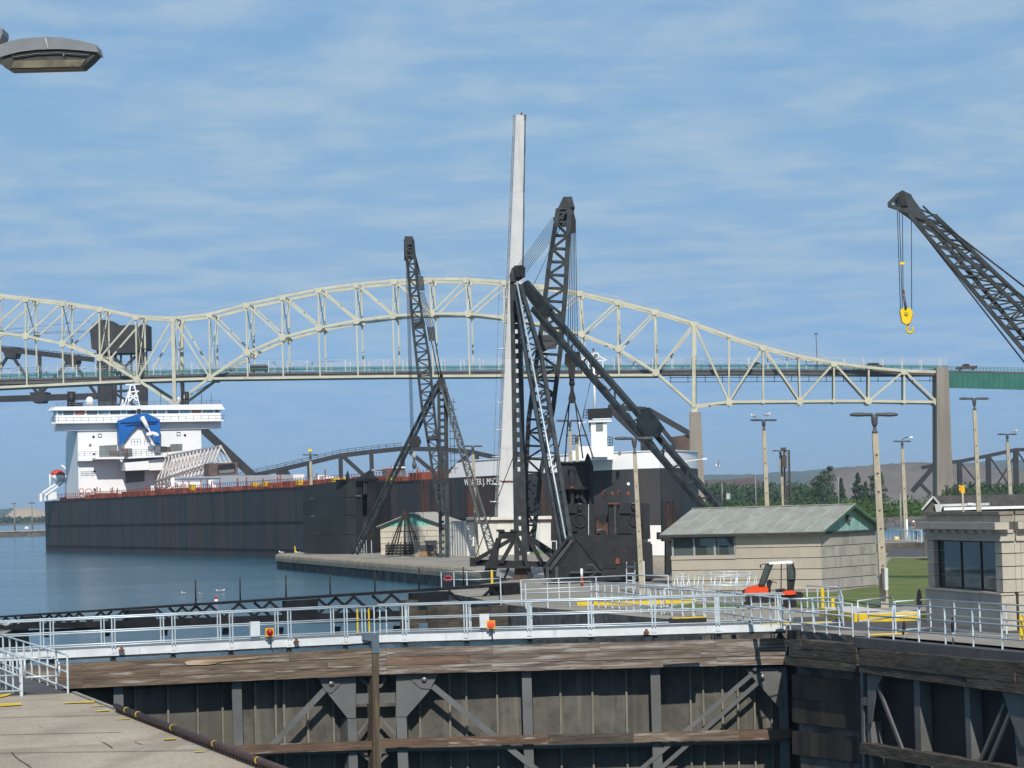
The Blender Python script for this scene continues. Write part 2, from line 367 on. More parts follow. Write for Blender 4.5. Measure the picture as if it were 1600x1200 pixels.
# scrub along the far bank and single trees
LEAF = M('green_shrub_leaves', (0.048, 0.092, 0.020), 0.8, 0, 0.45, 0.09, fine=(0.5, 0.3), spec=0.2)
LEAF2 = M('dark_tree_leaves', (0.034, 0.060, 0.026), 0.85, 0, 0.4, 0.3, fine=(1.2, 0.3), spec=0.2)
BARK = M('tree_bark', (0.06, 0.045, 0.035), 0.9, 0, 0.2, 3)
def leaves(mb, cx, cy, cz, rx, ry, rz, n, s, rnd):
    for _ in range(n):
        while True:
            u = V((rnd.uniform(-1, 1), rnd.uniform(-1, 1), rnd.uniform(-1, 1)))
            if 0.15 < u.length <= 1: break
        c = V((cx + u.x * rx, cy + u.y * ry, cz + u.z * rz))
        a = V((rnd.gauss(0, 1), rnd.gauss(0, 1), rnd.gauss(0, 1))).normalized(); b = a.orthogonal().normalized(); k = s * rnd.uniform(.6, 1.3)
        mb.quad(c - a * k - b * k * .5, c + a * k - b * k * .6, c + a * k * .7 + b * k * .6, c - a * k * .8 + b * k * .5)
rnd = random.Random(5)
m = MB()
for i in range(620):
    X = rnd.uniform(22, 190); D = 545 + 190 * rnd.random() ** 1.4
    h = rnd.uniform(1.0, 2.3) * (0.55 + 0.9 * min(1, (D - 540) / 110))
    leaves(m, X, D, h * .45, rnd.uniform(1.6, 3.2), rnd.uniform(1.2, 2.2), h, 70, .30, rnd)
m.build('bank_shrubs', LEAF, None, 'stuff')
def pine(name, label, px, py_top, py_base, d, wid, seed, lean=0, loose=False):
    r = random.Random(seed); b = P(px, py_base, d); b.z = 0; tp = P(px, py_top, d); h = tp.z
    t = thing(name, label, 'tree', b, 0, 'trees on the far bank'); s = d / FOC
    ptube('trunk', BARK, t, b, b + V((lean * .5, 0, h * .92)), .25, .06)
    mb = MB()
    for k in range(80):
        u = r.uniform(.12, 1.0)
        if loose:
            rr = wid * s * (.35 + .65 * math.sin(math.pi * min(1, u))) ; off = (u - .3) * lean
        else: rr = wid * s * (1.05 - u); off = 0
        an = r.uniform(0, 6.28); q = r.uniform(.2, .95) * rr
        leaves(mb, b.x + off + math.cos(an) * q, b.y + math.sin(an) * q, h * u, rr * .35 + .25, rr * .35 + .25, .5, 34, .21, r)
    mb.build('crown', LEAF2, t)
pine('pine_tree', 'small conical pine left of the two larger pines before the grey ore slope', 1315, 749, 774, 820, 10, 21)
pine('pine_tree', 'tall ragged pine in front of the grey ore slope left of the thick lamp post', 1341, 740, 774, 820, 19, 22)
pine('pine_tree', 'little pine touching the right side of the tall ragged pine', 1353, 754, 774, 825, 9, 25)
pine('leafy_tree', 'dark round leafy tree half hidden behind the thick lamp post', 1371, 736, 774, 820, 15, 23, 0, True)
pine('leafy_tree', 'wide leaning tree with open sparse crown left of the grey ore slope', 1266, 731, 774, 820, 22, 24, 9, True)
m = MB()
for i in range(330):
    x = rnd.uniform(1080, 1300); d = rnd.uniform(1080, 1200); b = P(x, 775, d); h = P(x, rnd.uniform(754, 769), d).z
    leaves(m, b.x, d, h * .5, 3.2, 3, h * .55, 14, .9, rnd)
for i in range(120):
    x = rnd.uniform(1480, 1640); d = rnd.uniform(600, 700); b = P(x, 775, d); h = P(x, rnd.uniform(752, 764), d).z
    leaves(m, b.x, d, h * .5, 2.4, 2, h * .55, 24, .5, rnd)
m.build('distant_treeline', LEAF2, None, 'stuff')
m = MB()
for i in range(200):
    x = rnd.uniform(-70, 70); d = rnd.uniform(2810, 2880); b = P(x, 815, d); h = P(x, rnd.uniform(807, 812), d).z
    leaves(m, b.x, d, h * .4, 9, 5, h * .6, 10, 2.2, rnd)
m.build('far_shore_bushes', LEAF2, None, 'stuff')

# ------------------------------------------------------------------ lawn, roads, kerbs on the island
def sheet(name, pts, z, mat):
    m = MB(); m.quad(*[V((p.x, p.y, z)) for p in pts]); return struct(name, m, mat)
sheet('lawn', [G(1200, 948), G(1215, 926), G(1300, 926), G(1372, 916), G(1384, 884), G(1392, 872), G(1600, 872), G(1600, 905), G(1452, 945), G(1330, 952)], 0.03, LAWN)
sheet('lawn', [G(1005, 953), G(1020, 946), G(1165, 943), G(1165, 953)], 0.03, LAWN)
sheet('service_road', [G(1384, 870), G(1392, 858), G(1600, 856), G(1600, 870)], 0.008, ASPH)
sheet('service_road', [G(1230, 985), G(1240, 965), G(1330, 962), G(1600, 958), G(1600, 990), G(1330, 985)], 0.008, ASPH)
KW = M('white_kerb_top', (0.58, 0.56, 0.53), .85, 0, .1, 2, stain=[((.35, .32, .28), 2, .55, .7, .5)])
def kerb(pts, label, w=0.25, top=YEL, h=0.16):
    t = thing('kerb', label, 'kerb', pts[0], 0, 'painted kerbs beside the lock')
    for a, b in zip(pts, pts[1:]):
        d = (b - a).normalized(); n = V((d.y, -d.x, 0)); n = n if n.y < 0 else -n
        part('kerb_stone', YEL, t, lambda k: k.prism([a, b, b - n * w, a - n * w], (0, 0, h)))
        if top is not YEL: part('kerb_top', top, t, lambda k: k.prism([a - n * .05 + V((0, 0, h)), b - n * .05 + V((0, 0, h)), b - n * (w + 1.3) + V((0, 0, h)), a - n * (w + 1.3) + V((0, 0, h))], (0, 0, .03)))
kerb([G(902, 946), G(1000, 945), G(1088, 941)], 'yellow painted kerb behind the railings left of the orange tractor')
kerb([G(1280, 962), G(1300, 966), G(1335, 972), G(1400, 971), G(1453, 969)], 'yellow and white kerb in front of the thick lamp post', .25, KW, .3)
sheet('yellow_line', [G(1190, 975), G(1300, 971), G(1301, 974), G(1192, 977)], 0.014, YEL)
# the near wall: concrete slabs, dark ramp, yellow marks, rusty pipe
slabm = M('near_slab_concrete', (0.405, 0.345, 0.262), 0.93, 0, 0.12, 0.35, stain=[((0.27, 0.225, 0.17), 0.5, 0.48, 0.66, 0.65), ((0.50, 0.46, 0.40), 1.1, 0.58, 0.70, 0.5), ((0.15, 0.13, 0.11), 2.3, 0.66, 0.74, 0.5)], fine=(14, 0.12), bump=0.25, bscale=16, stretch=(1, .45, 1))
LN = V((-LK.y, LK.x, 0))           # across the near wall, away from its edge
nl = thing('lock_wall', 'near concrete lock wall top with rusty pipe along its edge', 'wall', near_edge(77))
cuts = [20, 36, 44.5, 51.8, 60.3, 68.0, 74.8, 77.2]
for a, b in zip(cuts, cuts[1:]):
    for u0, u1 in ((0, 4.9), (4.9, 9.8), (9.8, 16), (16, 24)):
        if b == 77.2 and u0 == 0: u0 = 0.0
        p = [near_edge(a + .03) + LN * (u0 + .012), near_edge(b) + LN * (u0 + .012), near_edge(b) + LN * (u1 - .012), near_edge(a + .03) + LN * (u1 - .012)]
        part('concrete_slab', slabm, nl, lambda k: k.prism([q + V((0, 0, -.018)) for q in p], (0, 0, .018 + random.uniform(-.004, .006))))
part('edge_coping', M('worn_coping', (0.30, .27, .225), .9, 0, .2, 2, bump=.3), nl, lambda k: k.prism([near_edge(20), near_edge(77.2), near_edge(77.2) - LN * .12, near_edge(20) - LN * .12], (0, 0, .035)))
sheet('ramp_asphalt', [near_edge(77.25) + LN * .02, near_edge(99.5) + LN * .02, near_edge(99.5) + LN * 30, near_edge(77.25) + LN * 30], 0.002, ASPH)
def ymark(pts, nm='yellow_mark'): sheet(nm, [G(*p) for p in pts], 0.024, YEL)
ymark([(98, 1099.4), (150, 1096), (146, 1099), (98, 1100.4)]); ymark([(142, 1104.2), (162, 1103.2), (162, 1104.2), (142, 1105.2)])
ymark([(148, 1112), (172, 1110), (170, 1112), (148, 1112.8)]); ymark([(0, 1100.5), (33, 1099.6), (34, 1102.6), (0, 1105)])
ymark([(0, 1086.5), (16, 1084), (18, 1086), (6, 1090), (0, 1091)]); ymark([(256, 1156.3), (275, 1155.3), (275, 1156.6), (256, 1157.6)])
ymark([(303, 1175.4), (320, 1174.4), (320, 1175.6), (303, 1176.6)]); ymark([(183, 1125), (203, 1124), (203, 1125), (183, 1126)])
CRK = M('dark_crack', (.07, .06, .05), .95)
for pts in ([(18, 1176), (24, 1183), (30, 1188), (40, 1194), (52, 1203)], [(160, 1160), (171, 1166), (176, 1170)], [(210, 1160), (222, 1164), (240, 1165)], [(60, 1136), (66, 1137), (71, 1136.4)]):
    m = MB()
    for (a, b), (c, d) in zip(pts, pts[1:]): p, q = G(a, b), G(c, d); n = (q - p).cross(V((0, 0, 1))).normalized() * .013; m.quad(*[V((k.x, k.y, .013)) for k in (p - n, p + n, q + n * .8, q - n * .8)])
    m.build('slab_crack', CRK, nl)
for y in (1120.5, 1148, 1176):
    p, q = G(-5, y + 1.5), G(330 if y > 1150 else 190, y - 3); m = MB(); m.quad(*[V((k.x, k.y, .012)) for k in (p, q, q + LK * .07, p + LK * .07)]); m.build('slab_joint', CRK, nl)
PIPE = M('rusty_pipe', (0.115, 0.062, 0.048), 0.7, 0, 0.3, 3, stain=[((.16, .08, .05), 5, .55, .7, .6)], bump=.2)
pt = thing('edge_pipe', 'long rusty brown pipe with yellow bands along the near wall edge', 'pipe', near_edge(60) + LN * .12)
pa = near_edge(69.2) + LN * .1 + V((0, 0, .15)); pb = near_edge(24) + LN * .1 + V((0, 0, .17))
ptube('pipe', PIPE, pt, pa, pb, .066, None, 12)
for k in range(100):
    d = 69 - k * .30
    if d < 42: break
    q = near_edge(d) + LN * .1
    part('pipe_support', PIPE, pt, lambda k_: k_.box(q + V((0, 0, .06)), .05, .09, .09, rad(17)))
for d in (67.6, 66.0, 61.6, 57.0, 52.9, 48.5):
    q = near_edge(d) + LN * .1 + V((0, 0, .15)); part('yellow_band', YEL, pt, lambda k: k.tube(q - LK * .035, q + LK * .035, .074, None, 12))

# rounded coping along the stone quay
qc = thing('quay_coping', 'rounded tan stone coping along the edge of the stone quay', 'quay edge', pier_a)
COP = M('tan_coping_stone', (.33, .28, .205), .9, 0, .16, .8, stain=[((.18, .155, .12), .7, .5, .7, .5)], fine=(6, .1), bump=.3)
cp_ = [V((G(760, 894).x, G(760, 894).y, 0)), V((pier_a.x, pier_a.y, 0)), V((pier_b.x, pier_b.y, 0)), V((pier_b.x + 1.0, pier_b.y + 3, 0))]
for a, b in zip(cp_, cp_[1:]):
    n = max(1, int((b - a).length / 9)); d = (b - a).normalized(); o = V((d.y, -d.x, 0)); o = o if o.dot(V((-.6, -1, 0))) > 0 else -o
    for i in range(n):
        p0, p1 = lerp(a, b, i / n) + d * .03, lerp(a, b, (i + 1) / n) - d * .03
        prof = [(.16, -.75), (.18, -.4), (.14, -.15), (.02, -.01), (-.2, .05), (-1.0, .05), (-1.0, -.75)]
        part('coping_stone', COP, qc, lambda k: k.prism([p0 + o * x + V((0, 0, z)) for x, z in prof], p1 - p0))
# ------------------------------------------------------------------ mitre gates
TIMB = M('weathered_timber', (0.150, 0.110, 0.078), 0.9, 0, 0.38, 1.6, stretch=(.35, .35, 5), stain=[((0.40, 0.36, 0.31), 1.5, 0.52, 0.66, 0.75), ((0.17, 0.075, 0.05), 1.1, 0.56, 0.7, 0.6), ((0.05, 0.04, 0.03), 2.2, 0.56, 0.68, 0.7)], bump=0.7, bscale=5)
TIMBG = M('golden_split_timber', (0.34, 0.22, 0.12), 0.9, 0, 0.4, 2, stretch=(.35, .35, 5), stain=[((0.55, 0.48, 0.40), 1.6, .5, .65, .8)], bump=.6, bscale=5)
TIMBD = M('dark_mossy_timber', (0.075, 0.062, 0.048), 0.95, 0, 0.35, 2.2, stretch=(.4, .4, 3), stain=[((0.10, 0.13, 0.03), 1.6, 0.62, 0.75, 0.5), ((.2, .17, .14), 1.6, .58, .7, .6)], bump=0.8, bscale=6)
TIMBR = M('red_brown_timber', (0.125, 0.078, 0.054), 0.9, 0, 0.3, 2, stretch=(.35, .35, 5), stain=[((0.42, 0.37, 0.33), 2.4, 0.58, 0.68, 0.8), ((.22, .19, .07), 1.2, .6, .75, .4)], bump=0.6, bscale=6)
GATE = M('grey_gate_steel', (0.130, 0.132, 0.130), 0.55, 0.0, 0.14, 0.8, stain=[((0.30, 0.30, 0.29), 4, 0.68, 0.8, 0.4), ((.10, .09, .075), .9, .5, .7, .6)], bump=0.12)
PANEL = M('muddy_gate_panel', (0.108, 0.103, 0.086), 0.8, 0, 0.2, 0.7, stain=[((0.065, 0.06, 0.052), 1.3, 0.48, 0.66, 0.75), ((.16, .085, .05), 1.0, .62, .74, .35)], streak=[((0.21, 0.195, 0.15), 2.4, 0.52, 0.7, 0.5), ((0.05, 0.048, 0.042), 1.6, 0.54, 0.7, 0.55)], bump=0.15)
RIBM = M('pale_muddy_rib', (0.20, 0.185, 0.15), 0.8, 0, 0.2, 0.7, bump=.1)
BOLT = M('bright_bolt', (0.4, 0.38, 0.35), 0.4, 0.6, 0.2, 3)
MITRE = M('mitre_post_timber', (0.10, 0.075, 0.05), 0.9, 0, 0.3, 2, stretch=(3, 3, .3), stain=[((.5, .48, .44), 6, .66, .74, .8), ((.17, .13, .05), 2, .5, .7, .6)], bump=.6, bscale=7)
TIMBX = M('grey_weathered_timber', (0.165, 0.130, 0.102), 0.9, 0, 0.38, 1.6, stretch=(.35, .35, 5), stain=[((0.44, 0.41, 0.37), 1.5, 0.47, 0.64, 0.75), ((0.15, 0.08, 0.055), 1.1, 0.56, 0.7, 0.5), ((0.05, 0.04, 0.03), 2.2, 0.56, 0.68, 0.7)], bump=0.7, bscale=5)
TIMBW = M('reddish_weathered_timber', (0.165, 0.108, 0.078), 0.9, 0, 0.36, 1.6, stretch=(.35, .35, 5), stain=[((0.40, 0.36, 0.31), 1.5, 0.54, 0.68, 0.7), ((0.17, 0.075, 0.05), 1.1, 0.5, 0.68, 0.6)], bump=0.7, bscale=5)
fL = plane(GL0, GMIT); fR = plane(GMIT, GR1)

def shorts(f, name, mat, parent, y_fn, joints, thick, off, jig=0.02):
    """one course of timbers end to end: y_fn(x) -> (top, bottom) in pixels"""
    for k, (a, b) in enumerate(zip(joints, joints[1:])):
        j = random.uniform(-jig, jig) * .7; mt = mat[k % len(mat)] if isinstance(mat, list) else mat
        t0, b0 = y_fn(a); t1, b1 = y_fn(b); e = .12
        pts = [(a + e, t0), (b - e, t1), (b - e, b1), (a + e, b0)]
        fr = [f(x, y, off + j) for x, y in pts]
        m = MB()
        # a slightly ragged plank: extra cuts along its length
        n = 5; top = [lerp(fr[0], fr[1], i / n) for i in range(n + 1)]; bot = [lerp(fr[3], fr[2], i / n) for i in range(n + 1)]
        for i in range(n + 1):
            top[i] = top[i] + V((0, 0, random.uniform(-.012, .004))) + f.n * random.uniform(-.015, .01); bot[i] = bot[i] + V((0, 0, random.uniform(-.006, .012))) + f.n * random.uniform(-.015, .01)
        vs = top + bot + [q - f.n * thick for q in top] + [q - f.n * thick for q in bot]; N = n + 1; fs = []
        for i in range(n):
            fs += [(i, i + 1, N + i + 1, N + i), (2 * N + i + 1, 2 * N + i, 3 * N + i, 3 * N + i + 1), (i + 1, i, 2 * N + i, 2 * N + i + 1), (N + i, N + i + 1, 3 * N + i + 1, 3 * N + i)]
        fs += [(0, N, 3 * N, 2 * N), (n, 2 * N + n, 3 * N + n, N + n)]
        m.add(vs, fs).build(name, mt, parent)
def course(t, b, k, n=3):
    return lambda x: (lerp(t(x), b(x), k / n) + .25, lerp(t(x), b(x), (k + 1) / n) - .1)
def line(x0, y0, x1, y1): return lambda x: y0 + (y1 - y0) * (x - x0) / (x1 - x0)

def walkway(t, f, xa, xb, deckpx, posts, zt=1.07, wback=1.4):
    """footway on top of a gate leaf: white fascia beam, grating, two railings"""
    y = deckpx
    A = f(xa, y(xa)); B = f(xb, y(xb)); A.z = B.z = 0; d = (B - A).normalized(); n = f.n
    part('fascia_beam', ALUW, t, lambda k: k.prism([A + V((0, 0, -.03)), B + V((0, 0, -.03)), B + V((0, 0, -.31)), A + V((0, 0, -.31))], -n * .09))
    part('fascia_beam', ALUW, t, lambda k: k.prism([q - n * wback for q in (A + V((0, 0, -.03)), B + V((0, 0, -.03)), B + V((0, 0, -.31)), A + V((0, 0, -.31)))], -n * .09))
    part('lower_beam', STEEL, t, lambda k: k.prism([A + V((0, 0, -.315)) - n * .03, B + V((0, 0, -.315)) - n * .03, B + V((0, 0, -.39)) - n * .03, A + V((0, 0, -.39)) - n * .03], -n * .14))
    part('lower_beam', STEEL, t, lambda k: k.prism([A + V((0, 0, -.315)) - n * (wback - .2), B + V((0, 0, -.315)) - n * (wback - .2), B + V((0, 0, -.39)) - n * (wback - .2), A + V((0, 0, -.39)) - n * (wback - .2)], -n * .14))
    part('grating', M('walkway_grating', (.22, .23, .23), .6, .3, .1), t, lambda k: k.prism([A - n * .1 + V((0, 0, -.05)), B - n * .1 + V((0, 0, -.05)), B - n * (wback - .01) + V((0, 0, -.05)), A - n * (wback - .01) + V((0, 0, -.05))], (0, 0, .03)))
    for side, off in (('near', 0.05), ('far', -wback - .12)):
        r = MB()
        for z, rr in ((zt, .032), (zt * .53, .026), (.075, .026)): r.tube(A + n * off + V((0, 0, z)), B + n * off + V((0, 0, z)), rr)
        if side == 'near' or True: ra = r.build('railing', ALU, t, smooth=True)
        prev = None
        for px in posts:
            q = f(px, y(px)); q.z = 0; q = q + n * off
            for e in (-.055, .055):
                c = q + d * e
                MB().bar(c + V((0, 0, -.02)), c + V((0, 0, zt)), .042, .042, d).build('post', ALU, ra)
            if side == 'near':
                MB().box(q + V((0, 0, -.27)) + n * .03, .32, .05, .09, math.atan2(d.y, d.x)).box(q + V((0, 0, -.18)) + n * .03, .16, .05, .16, math.atan2(d.y, d.x)).build('post_bracket', ALUW, ra)
                for zz_, o2 in ((-.9, .25), (-.9, -.2)):
                    MB().bar(q + V((0, 0, -.4)) - n * .15, q - n * .25 + V((0, 0, zz_)) + d * o2, .12, .12).build('walkway_strut', STEEL, t)
gl = thing('lock_gate', 'closed left lock gate leaf with grey steel frame and thick weathered timber top', 'lock gate', (GL0.x, GL0.y, -5))
gr = thing('lock_gate', 'closed right lock gate leaf reaching from mitre post to the far wall', 'lock gate', (GR1.x, GR1.y, -5))
GRP = 'steel mitre gates of the near lock'
gl['group'] = GRP; gr['group'] = GRP
walkway(gl, fL, -20, 583, line(-20, 1018, 590, 990), [-11, 81, 177, 271, 361, 452, 540])
walkway(gr, fR, 586, 1227, line(590, 990, 1228, 972), [632, 728, 827, 922, 1022, 1122, 1218])
for px in (566, 571):
    q = fL(px, 991); q.z = 0; pbar('gate_post', ALU, gl, q, q + V((0, 0, 1.07)), .045, .045, fL.n)
for px in (585, 594, 604, 636, 736, 831, 928):
    q = fR(px, 990); q.z = 0; pbar('gate_post', ALU, gr, q - fR.n * .1, q - fR.n * .1 + V((0, 0, 1.07)), .045, .045, fR.n)
for px, f_, t_ in ((559, fL, gl), (577, fL, gl)):
    q = f_(px, 992); q.z = 0; pbar('yellow_handle', YEL, t_, q + V((0, 0, .1)), q + V((0, 0, 1.0)), .05, .05, f_.n)
# timbers
tt, tb = line(113, 1037, 583, 1012.5), line(113, 1076, 583, 1055.5)
for k, js in enumerate(([-20, 128, 452, 583], [-20, 250, 512, 583], [-20, 128, 430, 583])):
    shorts(fL, 'timber', [TIMB], gl, course(tt, tb, k), js, .42, .30)
pslab('split_face', TIMBG, gl, fL, [(288, 1034.5), (300, 1032), (345, 1029.6), (405, 1026.2), (405, 1028), (372, 1031.4), (345, 1034), (336, 1037), (318, 1039), (292, 1039)], .05, .34)
tt2, tb2 = line(600, 1013, 1228, 997), line(600, 1054, 1228, 1038)
for k, js in enumerate(([592, 604, 770, 937, 1118, 1229], [592, 604, 735, 915, 1095, 1228], [592, 604, 768, 940, 1120, 1226])):
    shorts(fR, 'timber', [TIMBX, TIMBW if k == 1 else TIMBX, TIMBX, TIMBX, TIMBX], gr, course(tt2, tb2, k), js, .42, .30)
l1t, l1b = line(345, 1166, 585, 1158), line(345, 1181, 585, 1171)
shorts(fL, 'fender_timber', [TIMBR], gl, lambda x: (l1t(x), l1b(x)), [180, 345, 473, 583], .3, .22)
l2t, l2b = line(595, 1155, 1237, 1139), line(595, 1168, 1237, 1155)
shorts(fR, 'fender_timber', [TIMBR, TIMBR, TIMBD, TIMB], gr, lambda x: (l2t(x), l2b(x)), [595, 700, 857, 990, 1155, 1236], .3, .22)
def body(t, f, x0, x1, cols, ribs, tbot, lower):
    pan = -1.0
    # skin plates between the ribs, each its own sheet
    ed = sorted([x0] + cols + ribs + [x1])
    for a, b in zip(ed, ed[1:]):
        if b - a < 4: continue
        pslab('skin_plate', PANEL, t, f, [(a + .4, tbot(a) - 6), (b - .4, tbot(b) - 6), (b - .4 + 2, 1225), (a + .4 + 2, 1225)], .03, pan)
    for x in ribs: pslab('rib', RIBM, t, f, [(x - 1.6, tbot(x) - 2), (x + 1.6, tbot(x) - 2), (x + 4.8, 1225), (x + 1.8, 1225)], .14, pan + .16)
    for x in cols:
        pslab('column', GATE, t, f, [(x - 8, tbot(x) - 4), (x + 7, tbot(x) - 4), (x + 12, 1225), (x - 3, 1225)], .05, -.06)
        pslab('column_web', GATE, t, f, [(x + 3, tbot(x) - 4), (x + 7, tbot(x) - 4), (x + 12, 1225), (x + 8, 1225)], .92, -.10)
    for yy in lower:
        pslab('waler', GATE, t, f, [(x0, yy(x0)), (x1, yy(x1)), (x1, yy(x1) + 4), (x0, yy(x0) + 4)], .9, -.12)
body(gl, fL, -20, 575, [185, 370], [60, 120, 211, 262, 308, 347, 398, 430, 443, 480, 520], tb, [line(0, 1186, 585, 1172), line(0, 1074, 585, 1050)])
body(gr, fR, 602, 1238, [823, 1024], [655, 702, 728, 776, 875, 925, 978, 1078, 1098, 1128, 1152, 1178, 1205], tb2, [line(595, 1171, 1237, 1157), line(595, 1050, 1237, 1033)])
# gussets, struts and the mitre post
pslab('gusset_plate', GATE, gl, fL, [(495, 1052), (556, 1050), (556, 1122), (543, 1122), (511, 1082)], .06, -.03)
pslab('gusset_cover', GATE, gl, fL, [(494, 1054), (534, 1052), (531, 1070), (518, 1083), (509, 1081)], .03, .02)
pslab('column', GATE, gl, fL, [(543, 1123), (557, 1123), (560, 1225), (546, 1225)], .9, -.05)
pslab('gusset_plate', GATE, gr, fR, [(619, 1052), (686, 1050), (672, 1078), (635, 1120), (619, 1120)], .06, -.03)
pslab('gusset_cover', GATE, gr, fR, [(644, 1053), (686, 1051), (672, 1077), (657, 1075), (645, 1065)], .03, .02)
pslab('column', GATE, gr, fR, [(619, 1121), (635, 1121), (639, 1225), (623, 1225)], .9, -.05)
for f, t, x, y in ((fL, gl, 517, 1067), (fR, gr, 663, 1061), (fR, gr, 1180, 1045), (fR, gr, 1191, 1057)):
    c = f(x, y, .03); part('bolt', BOLT, t, lambda k: k.tube(c, c + f.n * .08, .10, None, 10), True)
pbar('strut', GATE, gl, fL(509, 1076, -.06), fL(360, 1232, -.06), .22, .07, fL.n)
pbar('strut', GATE, gr, fR(676, 1072, -.06), fR(862, 1222, -.06), .22, .07, fR.n)
pbar('strut', GATE, gr, fR(1174, 1054, -.06), fR(978, 1222, -.06), .16, .07, fR.n)
pbar('strut', GATE, gr, fR(1188, 1063, -.06), fR(1008, 1222, -.06), .16, .07, fR.n)
pslab('gusset_plate', GATE, gr, fR, [(1164, 1045), (1216, 1043), (1223, 1104), (1218, 1106), (1186, 1070)], .06, -.03)
pslab('column', GATE, gr, fR, [(1217, 1042), (1229, 1042), (1236, 1225), (1220, 1225)], .9, -.09)
pslab('mid_plate', GATE, gl, fL, [(557, 1084), (581, 1083), (581, 1099), (557, 1100)], .06, -.12)
pslab('mid_plate', GATE, gr, fR, [(593, 1083), (618, 1082), (618, 1098), (593, 1099)], .06, -.12)
for t, f, a, b in ((gl, fL, (562, 1060), (580, 1074)), (gr, fR, (593, 1074), (603, 1060)), (gl, fL, (580, 1119), (558, 1148)), (gr, fR, (594, 1120), (618, 1147)), (gl, fL, (562, 1176), (580, 1190)), (gr, fR, (594, 1190), (606, 1178))):
    pbar('cross_brace', GATE, t, f(*a, -.2), f(*b, -.2), .11, .08, f.n)
pslab('back_plate', PANEL, gl, fL, [(556, 1050), (592, 1050), (594, 1225), (558, 1225)], .04, -.8)
pslab('back_plate', PANEL, gr, fR, [(584, 1050), (640, 1050), (642, 1225), (586, 1225)], .04, -.85)
pslab('mitre_post', MITRE, gl, fL, [(581.5, 1018), (591.5, 1018), (594.5, 1225), (583.5, 1225)], .6, .34)
pslab('post_cap', M('blue_grey_cap', (.13, .17, .21), .5, .2, .15), gl, fL, [(570, 992), (592, 990), (593, 1020), (582, 1021), (581, 1002), (570, 1000)], .35, .37)
# valve wheels and fittings standing on the gate's deck edge
for f, t, x, y in ((fL, gl, 190, 1016), (fL, gl, 463, 1003), (fR, gr, 1010, 988)):
    c = f(x, y, .14); part('valve_fitting', RUST, t, lambda k: k.lathe(c, [(.02, -.05), (.11, -.04), (.11, .02), (.05, .06), (.05, .12), (.01, .13)], 8))

# stop lights on the gate railings
def stoplight(label, f, x, y, bx, lit):
    q = f(x, y, .20); t = thing('stop_light', label, 'signal light', q, 0, 'red stop lights on the gate railings')
    rz = math.atan2(f.t.y, f.t.x)
    part('yellow_plate', M('amber_yellow_plate', (.85, .36, .01), .5, 0, .05), t, lambda k: k.box(q, .32, .05, .32, rz))
    part('visor', STEEL, t, lambda k: k.tube(q + f.n * .02, q + f.n * .05, .125, None, 14))
    part('lens', M('red_lens_lit' if lit else 'red_lens', (.65, .03, .02) if lit else (.40, .008, .012), .25, 0, .05, emit=((1, .08, .05), .9) if lit else None), t, lambda k: k.ball(q + f.n * .05, .112, .06, .112, 14, 8), True)
    b = f(bx, y - 6, .12)
    part('control_box', ALUW, t, lambda k: k.box(b, .36, .16, .52, rz))
    part('bracket', STEEL, t, lambda k: k.box(q + V((0, 0, -.2)), .16, .08, .1, rz))
    a = f(x + 1, y + 8, .16); part('cable', STEEL, t, lambda k: k.path([a, f(x + 2, y + 16, .2), f(x + 3, y + 24, .2), f(x + 6, y + 31, .16)], .02, 5))
stoplight('dark red stop light on yellow plate on the left gate railing', fL, 421, 988, 398, False)
stoplight('glowing red stop light on orange plate in the middle of the right gate railing', fR, 767, 976, 757, True)

# ------------------------------------------------------------------ far wall: timber fender, recessed open leaf
fW = plane(far_edge(60), far_edge(130))
wl_ = thing('lock_wall', 'dark far lock wall with mossy timber fender beside the right gate', 'wall', far_edge(98))
wt, wb = line(1252, 999, 1338, 1007), line(1228, 1040, 1338, 1050)
for k, js in enumerate(([1252, 1338], [1232, 1300, 1338], [1226, 1338])):
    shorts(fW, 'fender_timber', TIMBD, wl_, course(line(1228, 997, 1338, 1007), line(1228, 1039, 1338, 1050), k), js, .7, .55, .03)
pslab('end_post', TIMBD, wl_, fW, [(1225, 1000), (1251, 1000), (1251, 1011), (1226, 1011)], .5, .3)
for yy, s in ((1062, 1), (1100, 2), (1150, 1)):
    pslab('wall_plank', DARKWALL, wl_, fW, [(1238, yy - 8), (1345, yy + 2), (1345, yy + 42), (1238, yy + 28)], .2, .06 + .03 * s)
ol = thing('lock_gate', 'open lock gate leaf folded into the far wall at the lower right', 'lock gate', far_edge(88) - V((0, 0, 5)), 0, GRP)
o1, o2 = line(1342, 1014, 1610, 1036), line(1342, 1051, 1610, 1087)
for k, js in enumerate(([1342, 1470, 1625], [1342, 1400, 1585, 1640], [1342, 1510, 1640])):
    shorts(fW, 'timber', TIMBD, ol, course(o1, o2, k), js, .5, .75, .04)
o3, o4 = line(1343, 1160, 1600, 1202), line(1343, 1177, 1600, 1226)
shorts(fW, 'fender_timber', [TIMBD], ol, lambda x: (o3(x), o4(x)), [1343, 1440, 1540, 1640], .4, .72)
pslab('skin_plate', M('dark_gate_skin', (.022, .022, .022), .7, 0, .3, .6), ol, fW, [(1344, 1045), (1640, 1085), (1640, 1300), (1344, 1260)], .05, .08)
for a, b, w_ in (((1432, 1062), (1437, 1240), 9), ((1510, 1070), (1517, 1250), 8), ((1346, 1048), (1350, 1240), 4), ((1357, 1128), (1364, 1240), 6), ((1592, 1140), (1602, 1260), 14)):
    pslab('column', GATE, ol, fW, [(a[0] - w_ / 2, a[1]), (a[0] + w_ / 2, a[1]), (b[0] + w_ / 2, b[1]), (b[0] - w_ / 2, b[1])], .4, .5)
pslab('gusset_plate', GATE, ol, fW, [(1355, 1054), (1378, 1056), (1368, 1080), (1361, 1130), (1356, 1130)], .05, .58)
